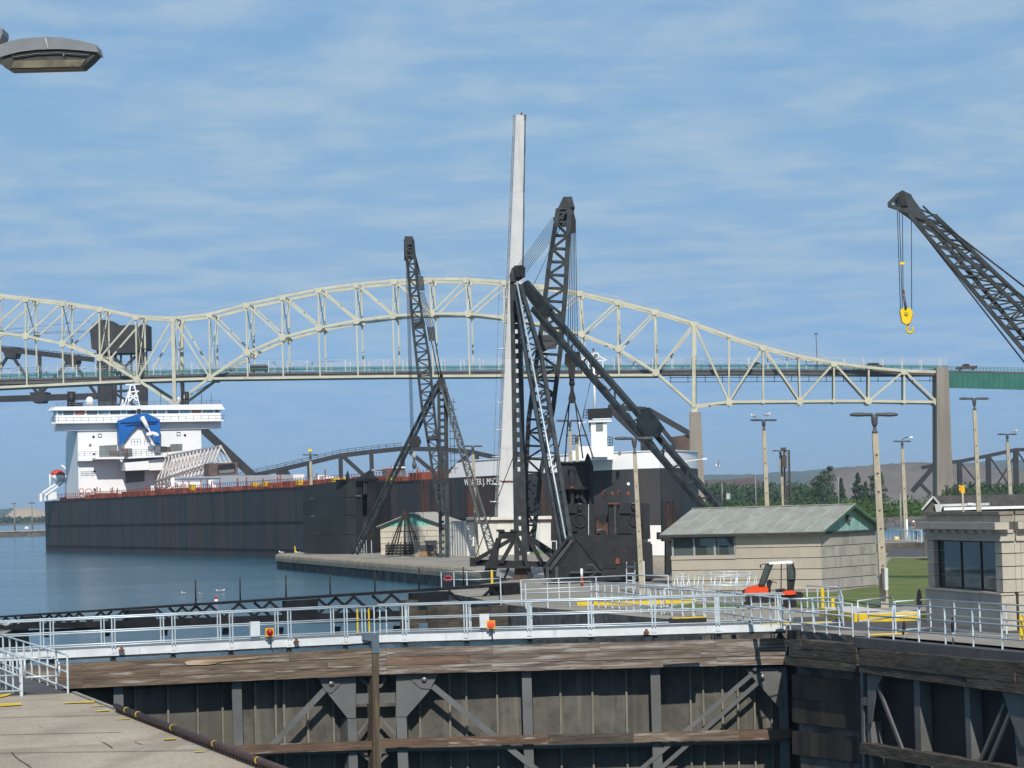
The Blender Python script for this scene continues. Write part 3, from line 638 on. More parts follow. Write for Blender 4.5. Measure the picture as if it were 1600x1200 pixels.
pslab('gusset_plate', GATE, ol, fW, [(1566, 1080), (1620, 1086), (1620, 1170), (1596, 1166), (1578, 1120)], .05, .58)
pslab('mid_plate', GATE, ol, fW, [(1348, 1089), (1357, 1090), (1357, 1103), (1348, 1102)], .05, .54)
pbar('strut', GATE, ol, fW(1370, 1068, .55), fW(1412, 1176, .55), .14, .07, fW.n)
pbar('strut', GATE, ol, fW(1350, 1125, .4), fW(1361, 1150, .4), .08, .07, fW.n)
pbar('strut', GATE, ol, fW(1570, 1100, .55), fW(1529, 1195, .55), .12, .07, fW.n)
pbar('strut', GATE, ol, fW(1579, 1112, .55), fW(1544, 1195, .55), .12, .07, fW.n)
part('deck', ASPH, ol, lambda k: k.prism([far_edge(94.5) + fW.n * .55, far_edge(70) + fW.n * .55, far_edge(70) - fW.n * .6, far_edge(94.5) - fW.n * .6], (0, 0, -.32)))

# ------------------------------------------------------------------ railings on the walls
def railing(label, pts, h=1.05, step=1.2, rails=(1.0, .55, .12), r=.028, z0=0.0, ends=True, group='pale metal railings on the lock walls', name='railing', px=None, mat=ALU):
    t = thing(name, label, 'railing', pts[0], 0, group); Z = V((0, 0, z0))
    for a, b in zip(pts, pts[1:]):
        for k in rails: ptube('rail', mat, t, a + Z + V((0, 0, h * k)), b + Z + V((0, 0, h * k)), r, None, 6)
        n = max(1, round((b - a).length / step))
        for i in range(n + 1):
            if i == n and b is not pts[-1]: continue
            q = lerp(a, b, i / n) + Z; pbar('post', mat, t, q, q + V((0, 0, h)), .05, .05, V((0, -1, 0)))
    return t
def gate_rail(label, a, b, z0, z1, rc=.12):
    """a swinging hoop gate with one rounded corner"""
    t = thing('hoop_gate', label, 'gate', a, 0, 'small hoop gates in the railings'); d = (b - a)
    L_ = d.length; d.normalize(); q = [a + V((0, 0, z0)), a + V((0, 0, z1)), a + d * (L_ - rc * 2) + V((0, 0, z1))]
    for k in range(1, 5): an = k / 4 * math.pi / 2; q.append(a + d * (L_ - rc * 2 + math.sin(an) * rc * 2) + V((0, 0, z1 - rc * 2 + math.cos(an) * rc * 2)))
    q += [b + V((0, 0, z0)), a + V((0, 0, z0))]
    part('hoop', ALU, t, lambda k: k.path(q, .03, 6), True)
    return t
# ramp railing of the near wall
railing('railing along the near lock wall running up to the left gate', [near_edge(77) + LN * .12, near_edge(79.2) + LN * .12, near_edge(98) + LN * .12], 1.05, 1.75, (1.0, .55, .13))
b0 = near_edge(77) + LN * 1.35; 
railing('short railing at the left picture edge on the inner side of the ramp', [b0 + LN * .05, b0 + LN * .05 + LK * 18], 1.05, 1.6, (1.0, .5, .15))
railing('cross railing at the left picture edge beside the yellow floor mark', [b0 + LN * .05 - LK * .3, b0 + LN * 3.5 - LK * .3], 1.05, .9, (1.0, .55, .15))
gate_rail('white hoop gate across the ramp on the near wall', b0 + LK * .2 - LN * .1, near_edge(77.3) + LN * .3, .48, 1.0)
# far wall railings, two rows
r1a = G(1335, 993); r1b = far_edge(62)
railing('near row of railing along the far wall above the open gate leaf', [far_edge(94) + fW.n * .2, far_edge(68) + fW.n * .2], 1.15, 1.9, (1.0, .64, .28))
railing('second row of railing along the far wall behind the open gate leaf', [G(1400, 991), G(1455, 987), far_edge(74) - fW.n * 1.9], 1.1, 2.0, (1.0, .55, .12))
railing('railing running from the right gate end to the hoop gate on the far wall', [G(1001, 958), G(1121, 968), G(1235, 984), G(1333, 995)], 1.1, 1.25, (1.0, .62, .25))
railing('railing between the right gate footway and the lawn corner', [G(1223, 982), G(1318, 978), G(1312, 958), G(1262, 955)], 1.05, 1.1, (1.0, .55, .12))
railing('railing behind the right gate left of the thin grey lamp post', [G(815, 944), G(990, 936), G(1045, 937)], 1.15, 2.2, (1.0, .6, .12))
railing('long railing slanting down from the dark truss boom to the lamp post', [G(822, 951), G(925, 948), G(1050, 960), G(1100, 963)], 1.15, 1.1, (1.0, .62, .25))
railing('short railing with red life ring holder near the stone quay slope', [G(690, 920), G(730, 921), G(782, 919)], 1.0, 1.6, (1.0, .55))
railing('railing bent round behind the dark truss boom end', [G(782, 919), G(783, 945)], 1.0, 1.6, (1.0, .55))
railing('small white railing on the quay in front of the open gate leaf far off', [G(558, 866), G(580, 864), G(581, 868)], 1.4, 1.0, (1.0, .15))
gate_rail('white hoop gate standing open beside the thick lamp post', G(1342, 992) + V((0, 0, 0)), G(1398, 984), .45, 1.15)
gate_rail('white hoop gate near the yellow kerb left of the orange tractor', G(1040, 962), G(1090, 957), .4, 1.1)
# ------------------------------------------------------------------ the cream highway bridge
BD = 746.0; OFFB = V((0.9, 11.0, 0))
def pb(x, y): return P(x, y, BD)
TOP = [(-75, 453), (-17, 459), (40, 466), (97.5, 472.5), (155, 482), (212, 494), (270, 497), (327, 491), (385, 475.5), (441, 463.5), (497.5, 452), (556, 444), (615, 438.5), (671, 436), (727.5, 436), (787.5, 440), (846, 447), (904.5, 457), (964.5, 471), (1022.5, 486), (1084, 505), (1139, 525), (1192.5, 542), (1248, 556), (1303, 567), (1357.5, 574), (1413, 579.5), (1464, 581)]
LOW = [(-75, 513), (-17, 518), (40, 525), (97.5, 537), (156, 559), (214, 593), (273, 631), (328, 590), (386, 551), (441, 527), (498, 512), (557, 501), (614, 493), (674, 490), (731, 490), (788, 496), (848, 507), (909, 522), (966, 545), (1025, 582), (1084, 634), (1139, 628), (1192.5, 627.5), (1250, 627), (1303, 626.5), (1357, 626.5), (1413, 627.5), (1464, 628)]
def tiey(x):
    pts = [(-80, 609), (0, 604.5), (214, 595), (328, 591.5), (400, 591), (600, 588), (780, 587), (1025, 586)]
    for (a, b), (c, d) in zip(pts, pts[1:]):
        if a <= x <= c: return lerp(b, d, (x - a) / (c - a))
    return 586
def decky(x):
    pts = [(-90, 594.5), (0, 592), (400, 582), (800, 578), (1200, 576.5), (1464, 578), (1700, 583.5)]
    for (a, b), (c, d) in zip(pts, pts[1:]):
        if a <= x <= c: return lerp(b, d, (x - a) / (c - a))
    return 583
br = thing('arch_bridge', 'cream steel arch highway bridge with truss spans and concrete piers across the background', 'bridge', P(800, 790, BD))
n_ = V((0, -1, 0))
for side, off in (('near', V((0, 0, 0))), ('far', OFFB)):
    q = lambda pt: pb(*pt) + off
    for i in range(len(TOP) - 1):
        pbar('top_chord', CREAM, br, q(TOP[i]), q(TOP[i + 1]), .72, .6, n_)
        if i not in (5, 6, 19) or True:
            pbar('arch_chord' if i < 20 else 'bottom_chord', CREAM, br, q(LOW[i]), q(LOW[i + 1]), .68, .6, n_)
    for i, (t_, l_) in enumerate(zip(TOP, LOW)):
        if i == 27: continue
        wd = .95 if i in (6, 20) else .42
        pbar('vertical', CREAM, br, q(t_), q(l_), wd, wd, n_)
        if 0 < i < 20 and i not in (5, 6, 7, 19):
            pbar('hanger', CREAM, br, q(l_), q((l_[0] + (tiey(l_[0]) - l_[1]) * .03, tiey(l_[0]))), .40, .40, n_)
    for i in range(20):
        a, b = (TOP[i + 1], LOW[i]) if (i < 6 or i > 12) else (TOP[i], LOW[i + 1])
        pbar('diagonal', CREAM, br, q(a), q(b), .44, .4, n_)
    for a, b in ((20, 21), (22, 21), (22, 23), (24, 23), (24, 25), (26, 25), (26, 27)):
        pbar('diagonal', CREAM, br, q(TOP[a]), q(LOW[b]), .5, .42, n_)
    for x0, x1 in ((-80, 214), (214, 328), (328, 600), (600, 780), (780, 1025)):
        pbar('tie_chord', CREAM, br, q((x0, tiey(x0))), q((x1, tiey(x1))), .65, .6, n_)
    m = MB()
    for i, (x, y) in enumerate(LOW):
        c = q((x, y)); s = 1.0 if (i < 20 or i % 2) else .6
        m.prism([c + V((math.cos(k * math.pi / 4 + .4) * s, -.5, math.sin(k * math.pi / 4 + .4) * s)) for k in range(8)], (0, 1, 0))
    for i, (x, y) in enumerate(TOP[:27]):
        c = q((x, y - .5)); s = 1.2 if (i <= 20 or i % 2 == 0) else .6
        m.prism([c + V((-s, -.46, .3)), c + V((s, -.46, .3)), c + V((s * .5, -.46, -s * .9)), c + V((-s * .5, -.46, -s * .9))], (0, .92, 0))
    m.build('gusset_plates', CREAM, br, 'stuff')
m = MB()
for i, (x, y) in enumerate(TOP):
    a = pb(x, y); m.bar(a, a + OFFB, .34)
    l = pb(*LOW[i]); m.bar(l, l + OFFB, .34)
    if i < 21: m.bar(a, l + OFFB, .2).bar(a + OFFB, l, .2)
for i in range(len(TOP) - 1):
    a = pb(*TOP[i]); b = pb(*TOP[i + 1]) + OFFB; m.bar(a, b, .18)
    a = pb(*LOW[i]); b = pb(*LOW[i + 1]) + OFFB; m.bar(a, b, .18)
m.build('sway_bracing', CREAM, br, 'stuff')
m = MB()  # thin handrail lines above the top chord
for i in range(6, 24):
    a = pb(TOP[i][0], TOP[i][1] - 7); b = pb(TOP[i + 1][0], TOP[i + 1][1] - 7); m.bar(a, b, .06); m.bar(pb(*TOP[i]), a, .06); m.bar(lerp(pb(*TOP[i]), pb(*TOP[i + 1]), .5), lerp(a, b, .5), .06)
m.build('catwalk_cable', CREAM, br, 'stuff')
DECK = M('bridge_deck_underside', (.10, .095, .09), .85, 0, .2, .2)
GREENP = M('green_bridge_paint', (.03, .15, .115), .5, 0, .15, .3)
xs = list(range(-90, 1471, 60)) + [1482]
dk = [P(x, decky(x), BD + 1.6) for x in xs]
m = MB(); m2 = MB()
for a, b in zip(dk, dk[1:]):
    m.prism([a, b, b + V((.8, 8.2, 0)), a + V((.8, 8.2, 0))], (0, 0, -.55)); 
    for u in (.05, .5, .95): m2.bar(a + V((.8, 8.2, 0)) * u + V((0, 0, -1.0)), b + V((.8, 8.2, 0)) * u + V((0, 0, -1.0)), .3, .9)
m.build('road_deck', DECK, br); m2.build('deck_girders', DECK, br)
for nm, mat, zs, step, r, post in (('green_guard_rail', GREENP, (.25, .6, .95, 1.15), 2.2, .13, 1.2), ('walkway_fence', M('pale_fence', (.5, .52, .50), .5), (1.9, 2.5, 3.15), 5.0, .075, 3.2)):
    for e in (0.0, 1.0):
        m = MB(); o = V((.8, 8.2, 0)) * e
        for a, b in zip(dk, dk[1:]):
            a2, b2 = a + o, b + o
            for z in zs: m.bar(a2 + V((0, 0, z)), b2 + V((0, 0, z)), r)
            n = max(1, int((b2 - a2).length / step))
            for k in range(n): c = lerp(a2, b2, k / n); m.bar(c, c + V((0, 0, post)), r * (1.2 if nm[0] == 'g' else 3.0))
        m.build(nm, mat, br, 'stuff')
# maintenance rails below the right deck
m = MB()
for y0 in (590, 597): m.bar(P(1045, y0, BD + 4), P(1464, y0 - 2, BD + 4), .16)
for k in range(16): x = 1048 + k * 27; m.bar(P(x, 583, BD + 4), P(x, 597, BD + 4), .16)
m.build('maintenance_rails', DECK, br)
PIER = M('bridge_pier_concrete', (.30, .265, .22), .9, 0, .1, .12, streak=[((.15, .13, .115), .25, .45, .65, .6)])
def pier(xl, xr, yt, xl2, xr2, yb, d, wid):
    a = [P(xl, yt, d), P(xr, yt - (xr - xl) * .03, d)]; b = [P(xl2, yb, d), P(xr2, yb - (xr2 - xl2) * .03, d)]
    def fn(k):
        w_ = V((.9, wid, 0)); vs = [b[0], b[1], b[1] + w_, b[0] + w_, a[0], a[1], a[1] + w_, a[0] + w_]
        for i in range(4): vs[i] = V((vs[i].x, vs[i].y, -3))
        k.add(vs, [(3, 2, 1, 0), (4, 5, 6, 7), (0, 1, 5, 4), (1, 2, 6, 5), (2, 3, 7, 6), (3, 0, 4, 7)])
    part('pier', PIER, br, fn)
pier(1463.5, 1482, 573.5, 1463.5, 1490.5, 790, 744.5, 14)
pier(1077, 1095, 644, 1077, 1103, 790, 745, 13.5)
pier(260, 285, 634, 257, 289, 805, 745, 13.5)
part('bearing', CREAM, br, lambda k: k.box(P(1085, 640, 746.3), 1.6, 1.2, 1.6))
part('plate_girder', GREENP, br, lambda k: [k.prism([P(1483, 581.5, BD + o), P(1700, 586.5, BD + o), P(1700, 612, BD + o), P(1483, 606, BD + o)], (0, .4, 0)) for o in (1, 9)] and None)
m = MB()
for k in range(20): x = 1488 + k * 8.2; m.bar(P(x, 582.5, BD + .9), P(x, 606, BD + .9), .18)
m.build('girder_stiffeners', GREENP, br, 'stuff')
part('road_deck', DECK, br, lambda k: k.prism([P(1482, 578.5, BD + 1), P(1700, 583.5, BD + 1), P(1700, 583.5, BD + 1) + V((.8, 9.5, 0)), P(1482, 578.5, BD + 1) + V((.8, 9.5, 0))], (0, 0, -.45)))
m = MB()
for z in (.3, .7, 1.05): m.bar(P(1482, 578.5, BD + 1.2) + V((0, 0, z)), P(1700, 583.5, BD + 1.2) + V((0, 0, z)), .1)
for k in range(40): q = lerp(P(1482, 578.5, BD + 1.2), P(1700, 583.5, BD + 1.2), k / 40); m.bar(q, q + V((0, 0, 1.1)), .1)
m.build('green_guard_rail', GREENP, br, 'stuff')
lp = thing('bridge_lamp', 'thin tall lamp mast standing on the bridge deck above the right truss span', 'lamp post', P(1277, 577, BD + 5))
ptube('pole', LUM, lp, P(1277, 577, BD + 5), P(1275, 522, BD + 5), .14, .09); part('lamp_head', LUM, lp, lambda k: k.box(P(1275, 521.5, BD + 5), .9, .5, .35))
# vehicles on the bridge
def vehicle(name, label, x, d, col, L_, body_pts, glass_pts, cat):
    """side outline in metres (x forward, z up) drawn out to the vehicle's width"""
    y = decky(x); q = P(x, y, d); t = thing(name, label, cat, q, 0, 'vehicles crossing the bridge')
    mt = M('car_paint_%s' % label.split()[0], col, .3, .2, .05)
    part('body', mt, t, lambda k: k.prism([q + V((px, -.85, pz)) for px, pz in body_pts], (0, 1.7, 0)))
    part('windows', GLASS, t, lambda k: k.prism([q + V((px, -.87, pz)) for px, pz in glass_pts], (0, 1.74, 0)))
    for wx in (-L_ * .31, L_ * .31): part('wheel', M('tyre_rubber', (.015, .015, .015), .9), t, lambda k: k.tube(q + V((wx, -.9, .36)), q + V((wx, .9, .36)), .36, None, 12))
pick = [(-2.8, .45), (2.8, .45), (2.85, 1.0), (1.4, 1.15), (.7, 1.75), (-.6, 1.78), (-.8, 1.2), (-2.85, 1.2)]
suv = [(-2.4, .4), (2.4, .4), (2.4, .95), (1.2, 1.1), (.6, 1.75), (-2.0, 1.78), (-2.4, 1.1)]
vehicle('pickup_truck', 'dark red pickup truck on the bridge above the green plate girder', 1510, BD + 3, (.12, .02, .02), 5.7, [(-a, b) for a, b in pick][::-1], [(-1.15, 1.2), (-.62, 1.7), (.5, 1.7), (.68, 1.25)], 'pickup truck')
vehicle('car', 'dark olive car on the bridge near the end of the right truss span', 1368, BD + 3, (.06, .07, .05), 4.8, suv, [(1.05, 1.12), (.5, 1.68), (-1.9, 1.7), (-2.1, 1.15)], 'car')
vehicle('pickup_truck', 'pale silver pickup truck on the bridge left of the second top joint', 1182, BD + 3, (.5, .55, .55), 5.7, pick, [(1.15, 1.2), (.62, 1.7), (-.5, 1.7), (-.68, 1.25)], 'pickup truck')
vehicle('car', 'dark green van on the bridge deck above the white ship house right side', 406, BD + 3, (.02, .06, .04), 5.2, [(-2.6, .4), (2.6, .4), (2.6, 1.1), (1.9, 2.0), (-2.6, 2.1)], [(2.3, 1.2), (1.8, 1.85), (-2.3, 1.9), (-2.3, 1.25)], 'van')

# ------------------------------------------------------------------ the dark railway bridge behind
RD = 860.0
RB = M('dark_rail_bridge_steel', (.028, .028, .031), .7, 0, .25, .2, stain=[((.06, .035, .028), .4, .55, .7, .5)])
rb = thing('rail_bridge', 'dark steel railway bridge with counterweight tower running behind the cream bridge', 'bridge', P(800, 790, RD))
def rp(x, y, o=0): return P(x, y, RD + o)
def rbar(nm, a, b, wd, o=(0, 7)):
    for k in o: pbar(nm, RB, rb, rp(*a, k), rp(*b, k), wd, wd * .8, n_)
rbar('top_chord', (-80, 536), (147, 562), 1.5); rbar('bottom_chord', (-80, 626), (152, 619), 1.9)
for a, b in (((16, 551), (-30, 622)), ((16, 551), (60, 617)), ((111, 561), (62, 617)), ((111, 561), (150, 616)), ((62, 552), (63, 617)), ((-30, 545), (-30, 622))): rbar('web_member', a, b, .95)
for a in ((16, 549), (111, 561), (60, 619)):
    c = rp(*a); part('gusset_plate', RB, rb, lambda k: k.prism([c + V((-2.6, -.7, 1.2)), c + V((2.6, -.7, 1.2)), c + V((1.4, -.7, -2)), c + V((-1.4, -.7, -2))], (0, 9, 0)))
m = MB()
for k in range(24):
    x = -10 + k * 6.6; y = 545 + k * .74; m.bar(rp(x, y), rp(x, y - 6), .16)
m.bar(rp(-80, 531), rp(147, 556), .16); m.bar(rp(-80, 533.5), rp(147, 558.7), .14)
for y in (517, 519): m.bar(rp(141, y), rp(-80, y + 6), .12)
m.bar(rp(141, 502), rp(-80, 524), .1)
m.build('handrail_and_cables', RB, rb, 'stuff')
part('counterweight', M('weathered_counterweight', (.035, .035, .036), .8, 0, .3, .15, stain=[((.075, .055, .048), .2, .5, .7, .6)]), rb, lambda k: k.prism([rp(140.5, 516, -2), rp(144, 507, -2), rp(152, 501, -2), rp(163, 499.5, -2), rp(176, 502, -2), rp(182, 508.5, -2), rp(229, 507, -2), rp(229.5, 545, -2), rp(214, 547, -2), rp(212, 551, -2), rp(172, 552, -2), rp(143, 545, -2)], (0, 12, 0)))
for x0, x1, w_ in ((161, 163, 2.2), (169, 171, 2.4), (221, 223, 2.8), (153, 155, .7), (180, 180, .9), (228, 229.5, .8), (205, 206, .6), (189, 189, .6)): rbar('tower_leg', (x0, 548), (x1, 636), w_)
for a, b in (((180, 560), (212, 590)), ((212, 557), (180, 588)), ((172, 612), (228, 609)), ((180, 615), (214, 636)), ((212, 613), (182, 636)), ((150, 572), (172, 560)), ((172, 590), (228, 588))): rbar('tower_brace', a, b, .8)
part('cabin', RB, rb, lambda k: k.prism([rp(211, 600), rp(224, 599), rp(224, 622), rp(211, 622)], (0, 6, 0)))
rbar('end_post', (313, 667), (396, 744), 2.4)
cam_ = [(372, 748), (433, 735), (485, 723), (531, 712), (580, 706), (628, 701), (690, 702), (735, 706), (780, 716), (850, 735)]
for a, b in zip(cam_, cam_[1:]): rbar('top_chord', a, b, 1.4)
for a, b in (((483, 724), (484, 760)), ((532, 712), (533, 760)), ((580, 706), (582, 760)), ((629, 702), (630, 760)), ((690, 703), (692, 760)), ((745, 708), (746, 760)), ((537, 714), (572, 746)), ((640, 706), (690, 748)), ((735, 708), (690, 748)), ((432, 736), (452, 748))): rbar('web_member', a, b, 1.25)
part('gusset_plate', RB, rb, lambda k: k.prism([rp(431, 736, -.5), rp(446, 733, -.5), rp(452, 742, -.5), rp(431, 744, -.5)], (0, 8, 0)))
m = MB()
for a, b in zip(cam_[:6], cam_[1:6]):
    for h in (3, 6): m.bar(rp(a[0], a[1] - h - 3), rp(b[0], b[1] - h - 3), .14)
    for k in range(4): x = lerp(a[0], b[0], k / 4); y = lerp(a[1], b[1], k / 4); m.bar(rp(x, y), rp(x, y - 9), .14)
m.build('handrail', RB, rb, 'stuff')
for a, b, w_ in (((1012, 640), (1080, 679), 1.7), ((1018, 648), (1050, 690), 1.3), ((1010, 640), (950, 636), 1.6), ((955, 641), (1003, 688), 1.7), ((1078, 678), (1084, 682), 1.5)): rbar('top_chord', a, b, w_)
part('gusset_plate', RB, rb, lambda k: k.prism([rp(1000, 640, -.5), rp(1014, 637, -.5), rp(1021, 650, -.5), rp(1012, 662, -.5), rp(998, 655, -.5)], (0, 8, 0)))
rbar('web_member', (1004, 688), (1006, 792), 1.3); rbar('web_member', (1052, 690), (1055, 792), 1.3)
part('brown_girder', M('brown_rail_girder', (.10, .065, .045), .8, 0, .3, .2), rb, lambda k: k.prism([rp(1047, 683), rp(1082, 678), rp(1082, 714), rp(1058, 712)], (0, 6, 0)))
rgt = [(1440, 731), (1488, 722), (1500, 721), (1545, 712), (1586, 703), (1640, 701), (1720, 700)]
for a, b in zip(rgt, rgt[1:]): rbar('top_chord', a, b, 1.1)
for a, b, w_ in (((1499, 722), (1500, 772), 1.5), ((1544, 713), (1545, 775), 1.5), ((1587, 704), (1588, 775), 1.5), ((1460, 728), (1425, 768), 1.4), ((1437, 755), (1454, 772), 1.0), ((1640, 702), (1641, 775), 2.2)): rbar('web_member', a, b, w_)
for a, b in (((1503, 725), (1538, 768)), ((1548, 716), (1578, 760)), ((1590, 706), (1630, 765)), ((1586, 712), (1553, 765))): rbar('web_rod', a, b, .5)
# ------------------------------------------------------------------ the lake freighter
HULL = M('black_hull_paint', (.034, .039, .042), .6, 0, .25, .05, streak=[((.075, .045, .034), .10, .48, .66, .5), ((.11, .05, .032), .45, .50, .66, .8), ((.15, .06, .036), .16, .60, .68, .75), ((.05, .062, .075), .22, .52, .68, .6)], stain=[((.045, .03, .025), .35, .58, .72, .4)], bump=.05)
DKRED = M('red_deck_paint', (.23, .058, .032), .7, 0, .3, .25)
sh = thing('bulk_carrier', 'long black hulled lake freighter with white stern house and red deck fittings', 'ship', ship(130, 16, WZ))
HB = [(0, 14.9), (1.0, 15.7), (2.5, 15.95), (8, 16), (60, 16), (130, 16), (200, 16)] + [(205 + 49 * u, 16 * (1 - u ** 2.3) ** .66 if u < 1 else .02) for u in (.06, .14, .22, .30, .38, .46, .53, .6, .66, .72, .77, .82, .86, .9, .93, .955, .975, .99, 1)]
def hb(t):
    for (a, b), (c, d) in zip(HB, HB[1:]):
        if a <= t <= c: return lerp(b, d, (t - a) / (c - a))
    return .02
def deckz(t): return 7.85 + (0 if t < 215 else .25 * ((t - 215) / 39) ** 1.2)
def hullp(t, side, z): return ship(t, 16 - side * hb(t), z)     # side +1 = the side we see
m = MB(); rows = [lambda t: -4, lambda t: -1, lambda t: 3.5, deckz]
for side in (1, -1):
    vs = []; fs = []
    for t, _ in HB:
        for r in rows: vs.append(hullp(t, side, r(t)))
    R_ = len(rows)
    for i in range(len(HB) - 1):
        for j in range(R_ - 1): fs.append((i * R_ + j, (i + 1) * R_ + j, (i + 1) * R_ + j + 1, i * R_ + j + 1))
    m.add(vs, fs)
m.quad(hullp(0, 1, -4), hullp(0, 1, 7.85), hullp(0, -1, 7.85), hullp(0, -1, -4))
hull = m.build('hull', HULL, sh, smooth=True)
m = MB(); vs = [hullp(t, 1, deckz(t) - .06) for t, _ in HB] + [hullp(t, -1, deckz(t) - .06) for t, _ in HB]; n = len(HB)
m.add(vs, [(i, i + 1, n + i + 1, n + i) for i in range(n - 1)]); m.build('deck', M('brown_red_deck', (.13, .045, .032), .8, 0, .3, .2), sh)
# plating strakes along the visible side
for z in (3.3, -0.4):
    m = MB()
    for (a, _), (b, _) in zip(HB[2:-9], HB[3:-9]): m.bar(hullp(a, 1.004, z), hullp(b, 1.004, z), .12, .14)
    m.build('plating_strake', M('strake_edge', (.022, .017, .016), .8, 0, .2, .3), sh)
m = MB()                                                     # welded vertical seams
for k in range(26):
    t = 6 + k * 8.6 + (k * 37 % 5) * .5
    if t < 224: m.bar(hullp(t, 1.002, -1), hullp(t, 1.002, 7.7), .03, .03, SHB)
m.build('plate_seam', M('strake_edge', (.022, .017, .016), .8, 0, .2, .3), sh, 'stuff')
part('sheer_strake', M('rusty_sheer_edge', (.09, .04, .025), .8, 0, .4, .3), sh, lambda k: [k.bar(hullp(a, 1.003, 7.8), hullp(b, 1.003, 7.8), .1, .12) for (a, _), (b, _) in zip(HB[2:10], HB[3:11])] and None)
# forecastle bulwark
m = MB(); ts = [226.5] + [t for t, _ in HB if t > 228]
def bp(t, s, h): q = hullp(t, s, deckz(t) + h); return q
for s in (1, -1):
    for a, b in zip(ts, ts[1:]):
        m.quad(bp(a, s, .01), bp(b, s, .01), bp(b, s, 1.8), bp(a + (2.2 if a == 226.5 else 0), s, 1.8 if a != 226.5 else 1.6))
bmw = bmesh.new(); wb_ = m.build('white_bulwark', WHITE, sh, smooth=True); bmw.from_mesh(wb_.data); bmesh.ops.remove_doubles(bmw, verts=bmw.verts, dist=.02); bmesh.ops.recalc_face_normals(bmw, faces=bmw.faces); bmw.to_mesh(wb_.data); bmw.free()
m = MB()
for s in (1, -1):
    for a, b in zip(ts[1:], ts[2:]): m.bar(bp(a, s, 1.83), bp(b, s, 1.83), .25, .10)
m.build('bulwark_rail', WHITE, sh)
# the name on the bow
def text_mesh(body, size):
    c = bpy.data.curves.new('txt', 'FONT'); c.body = body; c.size = size; c.extrude = .015; c.resolution_u = 3; c.align_x = 'LEFT'
    o = bpy.data.objects.new('txt', c); C.objects.link(o); dg = bpy.context.evaluated_depsgraph_get()
    me = bpy.data.meshes.new_from_object(o.evaluated_get(dg)); bpy.data.objects.remove(o); bpy.data.curves.remove(c)
    vs = [v.co.copy() for v in me.vertices]; fs = [tuple(p.vertices) for p in me.polygons]; bpy.data.meshes.remove(me); return vs, fs
def along(t0, u):
    t = t0; s = 0
    while s < u:
        a = hullp(t, 1, 0); b = hullp(t + .05, 1, 0); s += (b - a).length; t += .05
    return t
def hull_text(body, t0, z, size, mat, stretch=1.0, off=.06, name='ship_name'):
    vs, fs = text_mesh(body, size); out = []
    tab = {}
    for v in vs:
        k = round(max(0, v.x * stretch), 1)
        if k not in tab: tab[k] = along(t0, k)
        t = tab[k]; a = hullp(t - .3, 1, 0); b = hullp(t + .3, 1, 0); d = (b - a).normalized(); nn = V((d.y, -d.x, 0)); nn = nn if nn.dot(SHB) < 0 else -nn
        q = hullp(t, 1, z + v.y) + d * (max(0, v.x * stretch) - k) + nn * (off + v.z); out.append(q)
    m = MB(); m.add(out, fs); return m.build(name, mat, sh)
LETTER = M('white_lettering', (.78, .78, .76), .6, 0, .05)
# ship letters sit just under the white bulwark
t_name = 230.4
hull_text('WALTER J. M\u1d9cCARTHY JR.', t_name, 6.95, 1.12, LETTER, .86) if False else None
hull_text('WALTER J. M', t_name, 7.0, 1.0, LETTER, .88)
vs_, _f = text_mesh('WALTER J. M', 1.0); wM = max(v.x for v in vs_) * .88
hull_text('c', along(t_name, wM + .08), 7.36, .64, LETTER, .9)
hull_text('CARTHY JR.', along(t_name, wM + .46), 7.0, 1.0, LETTER, .88)
hull_text('McCARTHY', 1.9, 7.15, .55, M('faded_stern_lettering', (.12, .07, .06), .8, 0, .3, 2), 1.0, .05, 'faded_lettering') if False else None
# hull openings at the bow
fB = plane(ship(251.5, 14, 0), ship(240, 5.2, 0))
def onhull(x, y):
    """where the ray of a photo pixel meets the bow side of the hull"""
    r = RAY(x, y); best = None
    for i in range(1400):
        d = 285 + i * .03; q = CAM + r * (d / FOC); l = q - SHN0; t = l.dot(SHA); b = l.dot(SHB)
        if t < 253.9 and abs(16 - b) < hb(t): return q
    return q
for x, y, r, mt, nm in ((947, 771, .33, STEEL2, 'hawse_hole'), (957.5, 771, .22, RUST, 'rusty_hole'), (970, 771, .30, STEEL2, 'hawse_hole'), (982, 771, .20, RUST, 'rusty_hole'), (958, 756, .16, STEEL2, 'porthole'), (982, 756, .17, WHITE, 'white_porthole')):
    q = onhull(x, y); d = (CAM - q).normalized(); d.z = 0
    part(nm, mt, sh, lambda k: k.tube(q - d * .12, q + d * .05, r, None, 12))
    if nm == 'hawse_hole': part('hole_rim', RUST, sh, lambda k: k.tube(q - d * .1, q + d * .02, r * 1.25, None, 14))
# stern house
T0 = 30.0
fF = plane(ship(T0, 0, 0), ship(T0, 10, 0))
def ff(x, y, o=0): return fF(x, y, o)
back = -SHA
def fbox(name, mat, pts, depth, off=0, label=None): return pslab(name, mat, sh, fF, pts, depth, off, label)
house = fbox('deck_house', WHITE, [(121, 668), (314, 662), (316, 772), (123, 778)], 10.5)
fbox('bridge_wing', WHITE, [(87, 649), (345, 645), (345.5, 669), (313, 670), (121, 673), (88, 673)], 3.2, .35)
fbox('bridge_roof', WHITE, [(81, 641.3), (86.5, 635.5), (346, 631.3), (352, 640)], 4.4, .6)
fbox('wheelhouse_wall', WHITE, [(88.5, 641.5), (345, 638.6), (345, 645.5), (88.5, 649.5)], 3.0, -.1)
wins = [(91, 97), (99, 115), (117, 132), (136, 152), (154.5, 170), (172.5, 188), (190, 197), (199, 213), (222, 237), (239, 245), (247.5, 258), (262, 279), (282, 297), (300, 314), (317.5, 333), (336, 342)]
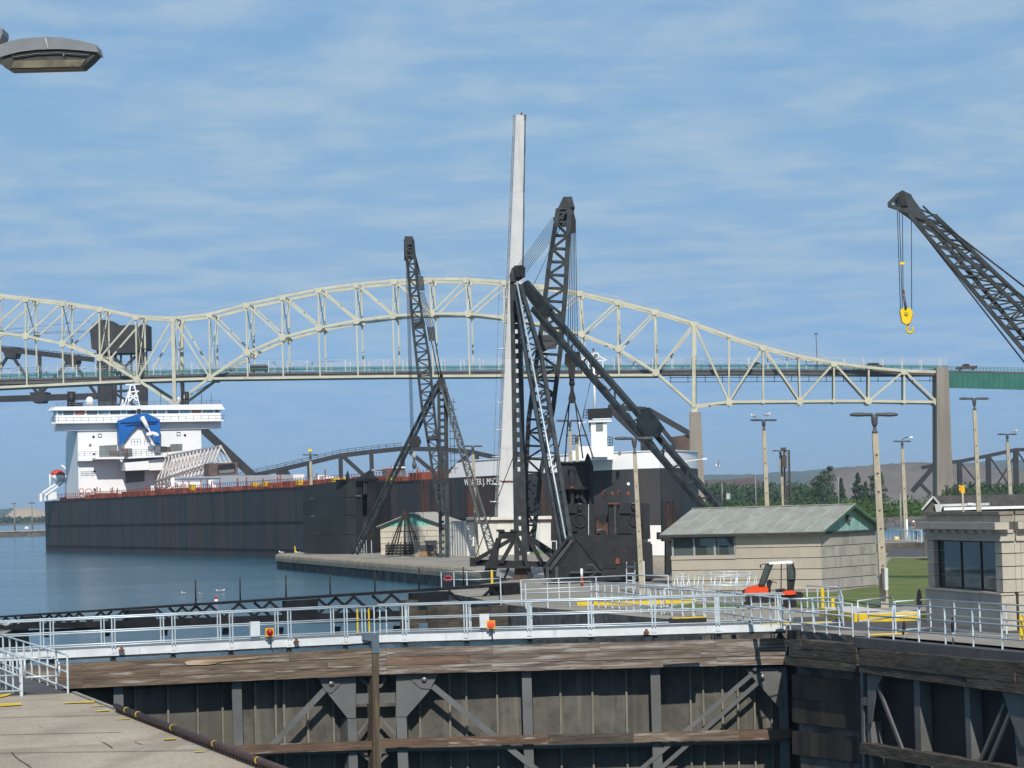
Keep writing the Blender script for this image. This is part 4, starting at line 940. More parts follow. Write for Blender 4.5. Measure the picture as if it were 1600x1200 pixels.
tint = [M('wheelhouse_glass', (.10, .20, .24), .08, 0, .4, .5, spec=.9), M('curtained_glass', (.22, .09, .07), .2, 0, .3, .5), M('wheelhouse_dark_glass', (.05, .08, .09), .08, 0, .3, .5, spec=.9)]
for k, (a, b) in enumerate(wins):
    ya, yb = 641.6 - (a - 88) * .0115, 648.8 - (a - 88) * .0145
    fbox('window', tint[1] if k in (2, 13) else tint[k % 2 * 2], [(a, ya), (b, ya), (b, yb), (a, yb)], .1, .03)
m = MB()
for y0, y1 in ((653, 650), (657.5, 654.5), (661, 658)): m.bar(ff(78, y0, 1.7), ff(352, y1 - .8, 1.7), .07)
for k in range(24): x = 80 + k * 11.7; yy = 652.6 - (x - 80) * .0145; m.bar(ff(x, yy, 1.7), ff(x, yy + 9.5, 1.7), .07)
m.build('wing_railing', M('grey_ship_rail', (.12, .13, .14), .6), sh, 'stuff')
fbox('wing_gallery', WHITE, [(80, 660), (350, 656), (350, 658), (80, 662)], 1.4, 1.75)
m = MB()
for k in range(26):
    x = 88 + k * 10.2; yy = 635.5 - (x - 88) * .0155; m.bar(ff(x, yy, -1), ff(x, yy - 6, -1), .06)
for h in (6, 3): m.bar(ff(88, 635.5 - h, -1), ff(345, 631.5 - h, -1), .06)
m.build('roof_railing', M('grey_ship_rail', (.12, .13, .14), .6), sh, 'stuff')
for x, y, r in ((146, 682.5, 2.0), (146.5, 709.5, 1.9), (147.5, 736.5, 1.9), (147.8, 764.5, 1.8), (289, 680, 2.0), (149, 700, 0)):
    if r:
        q = ff(x, y, .03); part('porthole', GLASS, sh, lambda k: k.tube(q, q + fF.n * .06, r / 8.7, None, 12))
for x, y in ((156, 680.5), (279, 678)):
    m = MB(); s = 2.6
    for (a, b), (c, d) in (((x - s, y - s), (x + s, y - s)), ((x + s, y - s), (x + s, y + s)), ((x + s, y + s), (x - s, y + s)), ((x - s, y + s), (x - s, y - s))): m.bar(ff(a, b, .06), ff(c, d, .06), .08)
    m.build('square_marking', STEEL, sh)
GREYS = M('grey_fittings_and_recess_shade', (.17, .19, .19), .7, 0, .15, .5)  # plain grey of small fittings, also used as painted shade for recesses
fbox('recess_shade', GREYS, [(155, 696.5), (183, 695), (184, 714), (155, 714)], .1, .04)  # flat grey plates: the shade of two recesses is put into their colour
fbox('recess_shade', GREYS, [(266, 694), (285, 693.5), (285, 704), (266, 706)], .1, .04)
fbox('vent', GREYS, [(139, 693.5), (143, 693.5), (143, 698), (139, 698)], .1, .04)
BLUE = M('blue_gantry_paint', (.008, .12, .42), .5, 0, .1, .4)
fbox('blue_gantry', BLUE, [(185, 657.5), (217, 646.5), (230, 646), (250, 655.5), (250, 694.5), (244, 693.5), (238, 683), (227, 668), (215, 665), (205, 675), (191, 694), (186.5, 695.5)], 1.6, 3.0)
for a, b in (((188, 660.5), (248, 658.5)), ((197, 664.5), (244, 661.5)), ((214, 656), (214, 663)), ((233, 655), (233, 662))): pbar('gantry_rail', M('dark_blue_rail', (.005, .04, .16), .6), sh, ff(*a, 3.1), ff(*b, 3.1), .16)
pbar('gantry_mast', STEEL, sh, ff(217, 639, 2.5), ff(217.5, 648, 2.5), .6, .6)
part('loading_pipe', WHITE, sh, lambda k: k.tube(ff(222, 652, 4.2), ff(230.5, 668, 5.0), .42, .34, 12), True)
part('loading_pipe_end', WHITE, sh, lambda k: k.tube(ff(230.5, 668, 5.0), ff(236, 676, 5.4), .16, .12, 8), True)
part('lamp_cluster', WHITE, sh, lambda k: [k.box(ff(x, y, 5.2), .9, .6, .5) for x, y in ((233, 678), (237, 676.5), (241, 677.5), (244, 679))] and None)
fbox('boom_tower', WHITE, [(214, 666), (226, 669), (236, 682), (243, 695), (243, 716), (196, 716), (194, 692), (205, 676)], 2.5, 2.2)
for pts, dep, off in (([(149, 714.6), (194, 713.6), (194, 717), (149, 717.5)], 4.0, 4.1), ([(201, 713.8), (262, 711), (262, 713.5), (201, 716.5)], 4.0, 4.2), ([(195, 723), (232, 720), (233, 734), (196, 735.5)], 4.5, 4.6), ([(122, 717), (150, 716.5), (150, 720), (122, 720.5)], 1.2, 1.3), ([(232, 719), (262, 716), (262, 734), (233, 735)], 3.0, 3.1)): fbox('balcony', WHITE, pts, dep, off)
m = MB()
for x0, x1, y0, o in ((123, 194, 706, 4.0), (196, 262, 703, 4.2)):
    for h in (0, 3, 5.5): m.bar(ff(x0, y0 + h, o), ff(x1, y0 + h - 1.3, o), .06)
    for k in range(9): x = lerp(x0, x1, k / 8); m.bar(ff(x, y0 - .2, o), ff(x, y0 + 9, o), .06)
for x0, x1 in ((205, 220), (226, 240)):
    for h in (0, 4): m.bar(ff(x0, 686 + h, 5), ff(x1, 686 + h, 5), .06)
    for k in range(4): x = lerp(x0, x1, k / 3); m.bar(ff(x, 686, 5), ff(x, 696, 5), .06)
m.build('balcony_railing', M('grey_ship_rail', (.12, .13, .14), .6), sh, 'stuff')
MACH = M('brown_deck_machinery', (.16, .10, .085), .7, 0, .4, .8)
for x, y, w_, h_, mt in ((178, 708, 9, 8, MACH), (189, 709, 7, 9, GREYS), (195, 706, 6, 11, MACH), (203, 706, 7, 11, GREYS), (247, 703, 8, 9, GREYS), (256, 702, 7, 9, STEEL), (264, 702, 6, 8, MACH), (208, 719, 8, 6, STEEL)):
    fbox('winch', mt, [(x - w_ / 2, y - h_ / 2), (x + w_ / 2, y - h_ / 2), (x + w_ / 2, y + h_ / 2), (x - w_ / 2, y + h_ / 2)], 1.2, 3.4)
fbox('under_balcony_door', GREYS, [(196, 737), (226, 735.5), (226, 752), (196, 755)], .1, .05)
m = MB()
m.box(ff(105, 636, -2), .01, .01, .01)
for k in range(30): y = 676 + k * 2.2; m.bar(fF(104, y, -10.6), fF(106, y, -10.6), .16)
for x in (103.6, 106.4): m.bar(fF(x, 674, -10.6), fF(x, 742, -10.6), .14)
m.build('side_ladder', STEEL, sh, 'stuff')
# roof fittings
ptube('funnel', STEEL2, sh, ff(111, 636, -7), ff(111.5, 612, -7), .75, None, 12); fbox('funnel_base', STEEL2, [(117, 629), (130, 629), (130, 635), (117, 635)], 2, -4)
ptube('funnel', STEEL2, sh, ff(292, 634, -6), ff(292, 612, -6), .40, None, 10); ptube('funnel', STEEL2, sh, ff(285, 634, -7), ff(284.5, 598, -7), .28, .2, 8)
q = ff(140, 626, -2); part('radome', WHITE, sh, lambda k: k.lathe(q, [(.35, -1.1), (.45, -.75), (.66, -.6), (.70, 0), (.62, .35), (.42, .6), (.15, .72), (.01, .73)], 14), True)
q = ff(279, 622, -2); part('radome', WHITE, sh, lambda k: k.lathe(q, [(.1, -1.2), (.12, -.3), (.22, -.2), (.2, .1), (.02, .2)], 10), True)
m = MB()
for a, b in (((200, 634), (204, 602)), ((218, 634), (210, 602)), ((194, 634), (204, 606)), ((199, 613), (217, 611)), ((197, 620), (216, 619)), ((204, 602), (211, 601)), ((196, 601), (219, 600)), ((192, 624), (192, 634)), ((189, 634), (192, 624)), ((201, 628), (214, 613)), ((214, 626), (202, 613))): m.bar(ff(*a, -1.5), ff(*b, -1.5), .22)
m.build('radar_mast', WHITE, sh)
for x, y0, y1 in ((251, 634, 608), (315, 632, 611), (330, 631, 615), (120, 634, 618)): ptube('antenna', STEEL, sh, ff(x, y0, -2), ff(x, y1, -2), .06, .04, 5)
# lifeboat on its ramp at the stern
ramp = plane(ship(14, 1.5, 0), ship(34, 1.5, 0))
fQ = plane(ship(12, 0, 0), ship(12, 10, 0))
for a, b in (((66, 770), (117, 736)), ((70, 774), (116, 741)), ((104, 730), (111, 748)), ((96, 727), (108, 736))): pbar('boat_ramp', WHITE, sh, fQ(*a), fQ(*b), .35)
lb0, lb1 = fQ(80, 741, .6), fQ(103, 745, .6); ax = (lb1 - lb0)
part('lifeboat_hull', WHITE, sh, lambda k: k.lathe(lb0 - V((0, 0, .25)), [(.08, 0), (.6, .35), (.95, 1.0), (.95, 1.8), (.6, 2.4), (.1, 2.7)], 12, ax), True)
part('lifeboat_cover', M('orange_lifeboat', (.50, .05, .025), .5), sh, lambda k: k.lathe(lb0 + V((0, -.05, .22)), [(.08, -.05), (.55, .3), (.86, 1.0), (.84, 1.8), (.5, 2.4), (.05, 2.72)], 12, ax), True)
for x in (78, 104): ptube('davit', WHITE, sh, fQ(x, 768), fQ(x, 741), .16, None, 6)
fQb = plane(ship(16, 1, 0), ship(16, 10, 0))
pslab('locker', WHITE, sh, fQb, [(105, 751), (119, 750), (119, 774), (105, 775)], 2.0)
for pts in ([(62, 772), (66, 770), (66, 783), (62, 784)], [(69, 774), (72, 773), (72, 782), (69, 783)], [(75, 771), (88, 768), (90, 780), (75, 781)]): pslab('stern_fitting', WHITE, sh, fQ, pts, 1.0)
for x, y, r in ((127, 767, .42), (138.5, 769, .62)):
    q = ff(x, y, 1.0); part('life_ring', M('ring_red_white', (.55, .25, .22), .6), sh, lambda k: [k.bar(q + V((math.cos(a) * r, 0, math.sin(a) * r)), q + V((math.cos(a + .63) * r, 0, math.sin(a + .63) * r)), .16) for a in [j * .628 for j in range(10)]] and None)
# red fittings along the deck edge: hatch coamings, posts, rails
rn = random.Random(3)
t = 8.0
while t < 226:
    L_ = rn.uniform(2.2, 5.5); h = rn.uniform(.35, 1.0) * (1 if t > 36 else .8); b0 = rn.uniform(1.2, 2.6)
    z = deckz(t); p_ = [ship(t, b0, z), ship(t + L_, b0, z), ship(t + L_, b0 + 3, z), ship(t, b0 + 3, z)]
    part('hatch_coaming', DKRED if rn.random() < .8 else M('dark_red_fitting', (.12, .03, .02), .7, 0, .3, .5), sh, lambda k: k.prism(p_, (0, 0, h)))
    t += L_ + rn.uniform(.3, 1.6)
t = 9.0; m = MB(); m2 = MB()
while t < 228:
    m.bar(ship(t, .35, deckz(t)), ship(t, .35, deckz(t) + 1.15), .09); t += 1.25 if t > 30 else 2
    if rn.random() < .2: m2.bar(ship(t, 2.2, deckz(t)), ship(t, 2.2, deckz(t) + rn.uniform(1.5, 2.1)), .16)
for z in (.55, 1.15): m.bar(ship(8, .35, 7.85 + z), ship(215, .35, 7.85 + z), .05)
m.build('deck_railing', DKRED, sh, 'stuff'); m2.build('vent_post', DKRED, sh, 'stuff')
fD = plane(ship(0, 1.0, 0), ship(100, 1.0, 0)); fD4 = plane(ship(0, 5.0, 0), ship(100, 5.0, 0))
for x0, x1, y0, y1 in ((391, 396, 754, 760), (407.5, 413, 753, 760), (460.5, 467, 750.5, 758), (516.5, 522.5, 747, 754), (534, 537, 746, 750), (295, 299, 757, 766), (604, 609, 746, 750)): pslab('yellow_bollard', YEL, sh, fD, [(x0, y0), (x1, y0), (x1, y1), (x0, y1)], .7)
pslab('white_chute', WHITE, sh, fD4, [(491, 744), (494, 743), (500, 755), (492, 757)], 1.4)
pslab('white_locker', WHITE, sh, fD4, [(500, 744), (506, 743.5), (506, 749), (500, 750)], 1.4)
# hatch crane
pslab('crane_beam', WHITE, sh, fD4, [(269, 745.5), (458, 741.5), (458, 749), (397, 751.5), (330, 752.5), (272, 753)], 1.6)
pslab('crane_stripe', GREYS, sh, fD4, [(273, 748.2), (345, 746.6), (345, 747.4), (273, 749)], .1, .05)
for a, b in (((274, 752), (274, 766)), ((329, 751), (331, 765)), ((270, 747), (271, 762))): pbar('crane_leg', WHITE, sh, fD4(*a, .3), fD4(*b, .3), .55, .55)
pbar('crane_brace', WHITE, sh, fD4(276, 754, .3), fD4(284, 763, .3), .2); pbar('crane_brace', WHITE, sh, fD4(330, 757, .3), fD4(336, 765, .3), .9, .3)
# unloading boom, a three sided lattice
BOOMW = M('boom_pale_paint', (.62, .57, .54), .6, 0, .15, .5, stain=[((.3, .2, .16), .8, .55, .7, .5)])
fA, fBn, fBf = (plane(ship(0, b, 0), ship(100, b, 0)) for b in (16, 14.5, 17.5))
A0_, A1_ = fA(250, 714), fA(345, 697); N0, N1 = fBn(238, 757), fBn(333, 740); X0, X1 = fBf(252, 752), fBf(360, 733)
N1 = fBn(335, 722); N0 = fBn(241, 752); X1 = fBf(361, 722); X0 = fBf(258, 748)
for a, b, r in ((A0_, A1_, .32), (N0, N1, .26), (X0, X1, .26), (N0 - V((0, 0, .9)), N1 - V((0, 0, 1.6)), .22), (X0 - V((0, 0, .9)), X1 - V((0, 0, 1.6)), .22)): pbar('boom_chord', BOOMW, sh, a, b, r)
K = 17
for k in range(K + 1):
    u = k / K; a = lerp(A0_, A1_, u); nn = lerp(N0, N1, u); xx = lerp(X0, X1, u)
    pbar('boom_lacing', BOOMW, sh, a, nn, .2); pbar('boom_lacing', BOOMW, sh, a, xx, .2)
    if k < K:
        u2 = (k + .5) / K; pbar('boom_lacing', BOOMW, sh, lerp(A0_, A1_, u2 + .5 / K), nn, .15); pbar('boom_lacing', BOOMW, sh, nn, lerp(X0, X1, u + 1 / K), .15)
        pbar('boom_lacing', BOOMW, sh, nn - V((0, 0, .9 + .7 * u)), lerp(N0, N1, u + 1 / K), .15)
    pbar('boom_lacing', BOOMW, sh, nn, nn - V((0, 0, .9 + .7 * u)), .18)
pbar('boom_lacing', BOOMW, sh, A0_, fBn(226, 747), .28); pbar('boom_lacing', BOOMW, sh, A0_, fBf(244, 746), .28); pbar('boom_foot', BOOMW, sh, fBn(226, 747), N0 - V((0, 0, .9)), .5)
fH = plane(ship(78, 0, 0), ship(78, 10, 0))
HEADB = M('brown_boom_head', (.14, .10, .085), .7, 0, .3, .8)
pslab('boom_head', HEADB, sh, fH, [(332, 724), (371, 722), (372, 742), (332, 744)], 2.2, -.3)
pslab('head_opening', STEEL2, sh, fH, [(340, 726), (367, 724), (368, 739), (340, 741)], .1, -.28)
pslab('head_roller', GREYS, sh, fH, [(342, 735), (366, 733), (366, 738), (342, 740)], .2, -.2)
pslab('head_side', HEADB, sh, fH, [(326, 724), (336, 724), (338, 744), (326, 743)], 3, .2)
# low white cab and dark tarp piles amid the deck
pslab('deck_cab', WHITE, sh, fD4, [(580, 733.5), (609, 729.5), (609, 732), (581, 736)], 2.0); pslab('deck_cab_wall', GREYS, sh, fD4, [(597, 733), (608, 731.5), (608, 748), (597, 748)], 2)
# bow house and mast
dB = 296.0; fP = dplane(dB)
def fpp(name, mat, pts, dep, off=0): return pslab(name, mat, sh, fP, pts, dep, off)
fpp('bow_house', WHITE, [(899, 697.5), (959, 696.5), (959, 718), (890, 720), (890, 704), (899, 704)], 5)
fpp('bow_tower', WHITE, [(923, 660), (948, 659), (949.5, 714), (924.5, 714)], 2.2, .5)
fpp('bow_tower_roof', WHITE, [(919, 657.5), (956, 656.3), (956, 659), (919, 660)], 2.6, .8)
fpp('wind_dodger', M('black_canvas_dodger', (.012, .012, .014), .6, 0, .3, 1, bump=.5), [(918.5, 639), (957, 637), (956.5, 653.5), (920, 655)], 2.6, .8)
fpp('dodger_trim', WHITE, [(926, 654.2), (955, 653.2), (955, 654.8), (926, 655.8)], .2, .9)
fpp('tower_window', GREYS, [(931, 661), (942, 660.6), (942.3, 673.5), (931.3, 674)], .1, .55)
fpp('tower_side_shade', GREYS, [(920.5, 661), (923.4, 661), (924, 674), (921, 674)], 1.5, .3)  # grey strip carries the shaded left side of the white tower as colour
ptube('bow_mast', WHITE, sh, fP(930.5, 656, -1), fP(927.5, 566, -1), .16, .1, 8)
q = fP(931, 556, -1); part('radar_drum', WHITE, sh, lambda k: k.tube(q + V((.05, .2, 0)), q + V((.0, -.25, 0)), .36, None, 14)); part('radar_face', GREYS, sh, lambda k: k.tube(q + V((0, -.25, 0)), q + V((0, -.3, 0)), .25, None, 12))
for a, b in (((927, 552), (949, 563)), ((906, 563), (950, 563)), ((906, 563), (926, 553)), ((919, 563), (919, 576)), ((942, 563), (942, 576)), ((919, 575), (942, 575)), ((927, 548), (927, 545))): pbar('mast_yard', WHITE, sh, fP(*a, -1), fP(*b, -1), .10)
part('mast_light', RUST, sh, lambda k: k.tube(fP(927, 549, -1), fP(927, 544.5, -1), .1, None, 8))
ptube('signal_mast', WHITE, sh, fP(906, 700, -2), fP(904, 658, -2), .14, .09, 7); pbar('signal_yard', WHITE, sh, fP(903, 661, -2), fP(921, 659, -2), .08)
for x0, y0 in ((949, 683), (895, 681), (912, 640)):
    m = MB()
    for h in (0, 4.3, 8.6, 13): m.bar(fP(x0, y0 + h), fP(x0 + 8, y0 + h), .07)
    for k in (0, 4, 8): m.bar(fP(x0 + k, y0), fP(x0 + k, y0 + 14), .07)
    m.build('ladder_frame', STEEL, sh)
fpp('winch_cover', STEEL2, [(1003, 707), (1006, 696), (1013, 692), (1018, 700), (1018, 709)], 2, -2)
fpp('searchlight', GREYS, [(966, 706), (970, 704.5), (971, 711), (966.5, 712)], .5)
ptube('spotlight_arm', WHITE, sh, ship(253.5, 17, 8.5), P(1101, 717, 300), .06); part('spotlight', WHITE, sh, lambda k: k.box(P(1101, 717, 300), .5, .3, .16))
m = MB()
for a, b in (((928, 568), (901, 700)), ((929, 568), (962, 640)), ((928, 575), (909, 655))): m.bar(fP(*a, -1), fP(*b, -1), .035)
m.build('mast_stays', CABLE, sh)
# ------------------------------------------------------------------ lattice helpers
def cl(*pts, d=None):
    """list of photo points at depth(s) d -> places"""
    if isinstance(d, (int, float)): d = [d] * len(pts)
    return [P(x, y, k) for (x, y), k in zip(pts, d)]
def along_poly(pl, u):
    L_ = [(b - a).length for a, b in zip(pl, pl[1:])]; s = u * sum(L_)
    for (a, b), l in zip(zip(pl, pl[1:]), L_):
        if s <= l + 1e-6: return lerp(a, b, s / l)
        s -= l
    return pl[-1]
def lattice(t, left, right, thick, n, cw, lw, mat=STEEL, chord='boom_chord', lace='lacing_bar', single=True, dirn=V((0, 1, 0)), rungs=True, zig=True):
    """a boom of four chords between the polylines left and right, thick metres deep, with n bays of lacing"""
    faces = [V((0, 0, 0)), dirn * thick]
    for o in faces:
        for pl in (left, right):
            for a, b in zip(pl, pl[1:]): pbar(chord, mat, t, a + o, b + o, cw, cw)
    m = MB()
    def put(a, b):
        if single: pbar(lace, mat, t, a, b, lw, lw)
        else: m.bar(a, b, lw, lw)
    for k in range(n):
        u0, u1 = k / n, (k + 1) / n
        for o in faces:
            a, b = along_poly(left, u0) + o, along_poly(right, u0) + o; c, d = along_poly(left, u1) + o, along_poly(right, u1) + o
            if rungs: put(a, b)
            if zig: (put(a, d) if k % 2 else put(b, c))
        for pl in (left, right):
            a = along_poly(pl, u0); b = along_poly(pl, u1) + faces[1]
            m.bar(a, b, lw * .8)
    m.build('side_lacing', mat, t, 'stuff')
def cable(t, a, b, r=.02, name='cable', mat=None): return ptube(name, mat or CABLE, t, a, b, r, None, 5)
DERG = 'stiff leg derricks on the pier'
# ------------------------------------------------------------------ main derrick
MD = 182.0
md = thing('derrick_crane', 'tall black stiff leg derrick in the centre with boom standing almost upright', 'derrick crane', G(815, 900), 0, DERG)
dm = dplane(MD)
# mast: two channel plates with batten plates, daylight between them
pslab('mast_plate', STEEL, md, dm, [(796.5, 442), (803.5, 440), (812, 905), (804, 905)], .7)
pslab('mast_plate', STEEL, md, dm, [(807.5, 440), (815, 446), (824.5, 905), (816, 905)], .7)
for k in range(30):
    y = 444 + k * 15.4; x = 803 + (y - 440) * .019
    pslab('batten_plate', STEEL, md, dm, [(x - 1, y), (x + 6, y), (x + 6, y + (60 if k == 0 else 8.5)), (x - 1, y + (60 if k == 0 else 8.5))], .5, -.05)
pslab('mast_head', STEEL, md, dm, [(796, 430), (800, 418), (816, 415), (821, 418), (820, 431), (806, 441), (797, 440)], 1.0, .15)
pslab('head_block', RUST if False else STEEL2, md, dm, [(803, 415), (818, 414), (821, 432), (806, 433)], .5, .5)
# boom
Lb = cl((872, 326), (857, 420), (848, 500), (840, 552), (826, 655), (821, 755), (825, 862), d=MD + 1.5)
Rb = cl((890, 326), (884, 450), (876, 545), (864, 640), (845, 740), (831, 862), d=MD + 1.5)
lattice(md, Lb, Rb, .9, 26, .30, .12)
fb = dplane(MD + 1.3)
pslab('boom_head', STEEL, md, fb, [(880, 307.5), (893.5, 307), (898, 325), (893, 352), (874, 352), (872, 325)], 1.2)
pslab('head_cheek', STEEL2, md, fb, [(864, 340), (876, 336), (878, 350), (868, 354)], .6, .3)
pslab('head_cheek', STEEL2, md, fb, [(892, 340), (897, 333), (900, 345), (899.5, 362), (893, 364)], .6, .3)
pslab('head_pin', STEEL, md, fb, [(872, 324), (898, 321), (898, 323.5), (872, 326.5)], .3, .2)
pslab('boom_plate', M('grey_boom_plate', (.055, .056, .06), .6, 0, .3, .6), md, fb, [(843.5, 524), (872, 522), (869, 545), (841, 547)], .08, .12)
for k in range(8):
    a = P(804 + k * 2.1, 422 + k * 1.2, MD - .6); b = P(862 + k * 2.2, 343 + k * 1.7, MD + 1.4); cable(md, a, b, .016, 'luffing_cable')
cable(md, P(826, 462, MD), P(877, 352, MD + 1.5), .02, 'luffing_cable')
for k in range(5): cable(md, P(892.5 + k * 1.7, 355, MD + 1.1), P(886 + k * 4.2, 560 + (k % 2) * 3, MD + 1.1), .022, 'hoist_cable')
hk = dplane(MD + 1.1)
pslab('hook_block', STEEL2, md, hk, [(883, 552), (906, 549), (908, 562), (903, 572), (899, 574), (898, 588), (889, 588), (888, 574), (882, 568)], .7)
ptube('swivel', STEEL2, md, P(893.5, 588, MD + 1.4), P(893.5, 596, MD + 1.4), .16); ptube('shackle', STEEL, md, P(893.5, 596, MD + 1.4), P(894, 620, MD + 1.4), .12); part('swivel_ball', STEEL2, md, lambda k: k.ball(P(893.7, 599, MD + 1.4), .2, .2, .25, 10, 6), True)
pslab('spreader', STEEL2, md, hk, [(892, 608), (896, 608), (900, 623), (897, 630), (890, 630), (888, 623)], .4)
for x in (-.35, .35):
    for tx, ty in ((874, 727), (919, 716)): ptube('sling', STEEL2, md, P(890 if tx < 890 else 898, 626, MD + 1.5) + V((0, x, 0)), P(tx, ty, MD + 1.5) + V((x, x, 0)), .045, None, 5)
# stiff legs
up1 = cl((822, 444), (1225, 908), d=[MD - .5, 163]); lo1 = cl((816, 462), (1199, 908), d=[MD - .5, 163])
lattice(md, [lerp(lo1[0], lo1[1], .05), lo1[1]], [lerp(up1[0], up1[1], .05), up1[1]], .45, 18, .31, .12, STEEL, 'leg_chord', 'leg_rung', True, V((0, 1, 0)), True, False)
pslab('leg_cap', STEEL, md, plane(up1[0], up1[1]), [(811, 446), (823, 438), (861, 482), (852, 500), (830, 474)], .2, .2)
pslab('leg_gusset', STEEL, md, plane(lo1[0], lo1[1]), [(994, 657), (1002, 649), (1000, 640), (1013, 636.5), (1022, 648), (1036, 668), (1028, 683), (1006, 682), (995, 664)], .1, .25)
for k in range(1, 9):
    u = k * .095 + .07; a = lerp(lo1[0], lo1[1], u); b = lerp(up1[0], up1[1], u + .012); pbar('leg_step', STEEL, md, b + V((0, -.2, 0)), b + V((0, -.2, -1.05)), .12); pbar('leg_step', STEEL, md, b + V((0, -.2, -1.0)), a + V((.1, -.2, .2)), .12)
lc2 = cl((806, 452), (880, 868), d=[MD - .8, 168]); rc2 = cl((813, 446), (893, 852), d=[MD - .8, 168])
mid2 = lerp(rc2[0], rc2[1], .3) + V((.45, 0, 0)); midl = lerp(lc2[0], lc2[1], .3) - V((.1, 0, 0))
lattice(md, [lc2[0], midl, lc2[1]], [rc2[0], mid2, rc2[1]], .5, 24, .24, .08, STEEL, 'leg_chord', 'lacing_bar')
ptube('pale_conduit', ALU, md, P(807.5, 440, MD - 1.6), P(884, 842, 167), .058, None, 6)
# trestle at the mast foot
ft = dplane(MD - 4)
def tb_(a, b, w_=.26, nm='trestle_strut', o=0, o2=None): pbar(nm, STEEL2, md, ft(*a, o), ft(*b, o if o2 is None else o2), w_, w_)
pslab('trestle_head', STEEL2, md, ft, [(779, 831), (808, 831), (810, 842), (778, 842)], .8); pslab('trestle_pad', STEEL2, md, ft, [(775.5, 827.5), (788, 827.5), (789, 831), (776, 831)], 1, .1); pslab('trestle_pad', STEEL2, md, ft, [(797, 827.5), (811, 827.5), (811, 831), (797, 831)], 1, .1)
for a, b, w_ in (((779, 841), (753, 912), .3), ((781, 841), (762, 912), .26), ((779, 843), (772, 905), .22), ((806, 833), (831, 903), .24), ((800, 842), (742, 876), .26), ((804, 842), (783, 880), .26), ((824, 837), (868, 866), .28), ((826, 840), (848, 882), .26), ((825, 838), (864, 873), .22), ((797, 880), (788, 905), .16)): tb_(a, b, w_)
pslab('sill_beam', STEEL2, md, ft, [(734, 874), (862, 878), (862, 886), (734, 884)], .5, -.3); pslab('sill_beam', STEEL2, md, ft, [(758, 884.5), (830, 884.5), (830, 888), (758, 888)], .4, .4); pslab('beam_end', STEEL2, md, ft, [(734, 871), (745, 872), (745, 885), (734, 885)], .8)
pslab('pedestal', M('brown_pedestal', (.10, .06, .045), .8, 0, .3, 2), md, ft, [(806, 888), (822, 888), (830, 912), (800, 912)], 1.6, -.1)
cable(md, P(811, 690, MD - .5), ft(742, 873), .03, 'guy_wire')

# ------------------------------------------------------------------ left derrick
LD = 262.0
ld = thing('derrick_crane', 'smaller black derrick left of the pale tower with boom leaning left', 'derrick crane', P(690, 864, LD), 0, DERG)
dl = dplane(LD)
pslab('mast_plate', STEEL, ld, dl, [(683, 610), (687.5, 604), (691, 870), (686, 870)], .8)
pslab('mast_plate', STEEL, ld, dl, [(693, 604), (699.5, 606), (702, 870), (696, 870)], .8)
for k in range(24): y = 612 + k * 10.6; pslab('batten_plate', STEEL, ld, dl, [(688, y), (694, y), (694, y + 4), (688, y + 4)], .5, -.1)
pslab('mast_head', STEEL, ld, dl, [(681, 598), (686, 590), (694, 590), (697, 600), (694, 608), (684, 610)], 1.1, .2); pslab('mast_pin', STEEL2, ld, dl, [(687, 585), (692, 585), (692, 591), (687, 591)], .5)
Ll = cl((632.5, 374), (637, 415), (645, 510), (659, 635), (669, 692), (686, 800), d=LD - 2.5); Rl = cl((645, 374), (652, 447), (661, 505), (670, 555), (677, 630), (685, 705), (692, 800), d=LD - 2.5)
lattice(ld, Ll, Rl, .8, 34, .22, .10)
fl = dplane(LD - 2.7)
pslab('boom_head', STEEL, ld, fl, [(632, 369), (645, 369), (648, 392), (650, 404), (636, 404), (632, 385)], .9); pslab('head_cheek', STEEL2, ld, fl, [(631, 381), (635, 380), (636, 407), (631.5, 406)], .8, .15)
pslab('boom_collar', STEEL, ld, fl, [(643, 503), (663, 501), (664, 507), (661, 511), (646, 512)], 1.2, .2); pslab('boom_collar', STEEL, ld, fl, [(666, 682), (684, 680), (684, 686), (666, 688)], 1.2, .2)
for k in range(3): cable(ld, P(645 + k * .8, 382 + k * 3, LD - 2.6), P(653 + k * 2, 430, LD - 2.4), .045, 'pendant_cable'); 
for k in range(5): cable(ld, P(654 + k * 2, 456, LD - 2.3), P(668 + k * 2.6, 512, LD - 1.6), .03, 'pendant_cable')
for k in range(2): cable(ld, P(674 + k * 6, 533, LD - 1.2), P(686 + k * 4, 590, LD), .05, 'pendant_cable')
for k in range(5):
    pslab('pulley_block', STEEL2, ld, fl, [(651.5 + k * 2, 430 + k * .4), (653 + k * 2, 430 + k * .4), (655.5 + k * 2, 454 - k * .2), (654 + k * 2, 454)], .35, -.2); pslab('pulley_block', STEEL2, ld, fl, [(667 + k * 2.4, 511), (669 + k * 2.4, 511), (672 + k * 2.2, 532), (670.4 + k * 2.2, 533)], .35, -.6)
for k in range(4): cable(ld, P(634 + k * 1.3, 400, LD - 2.9), P(642.5 + k * 1.3, 700 - k * 4, LD - 2.9), .022, 'hoist_cable')
ptube('hook_weight', LUM, ld, P(647, 708, LD - 2.9), P(647, 733, LD - 2.9), .12, None, 7)
part('hook_ball', M('pale_hook_ball', (.4, .38, .35), .6), ld, lambda k: k.ball(P(647, 712, LD - 2.9), .22, .22, .3, 10, 6), True); part('hook_ball', LUM, ld, lambda k: k.ball(P(647.5, 727, LD - 2.9), .22, .22, .35, 10, 6), True)
q = P(648, 690, LD - 3); part('sheave', STEEL2, ld, lambda k: k.tube(q + V((0, -.25, 0)), q + V((0, .25, 0)), .62, None, 8))
lgL = cl((681, 600), (549, 866), d=[LD, 266]); lgL2 = cl((685, 606), (558, 866), d=[LD, 266])
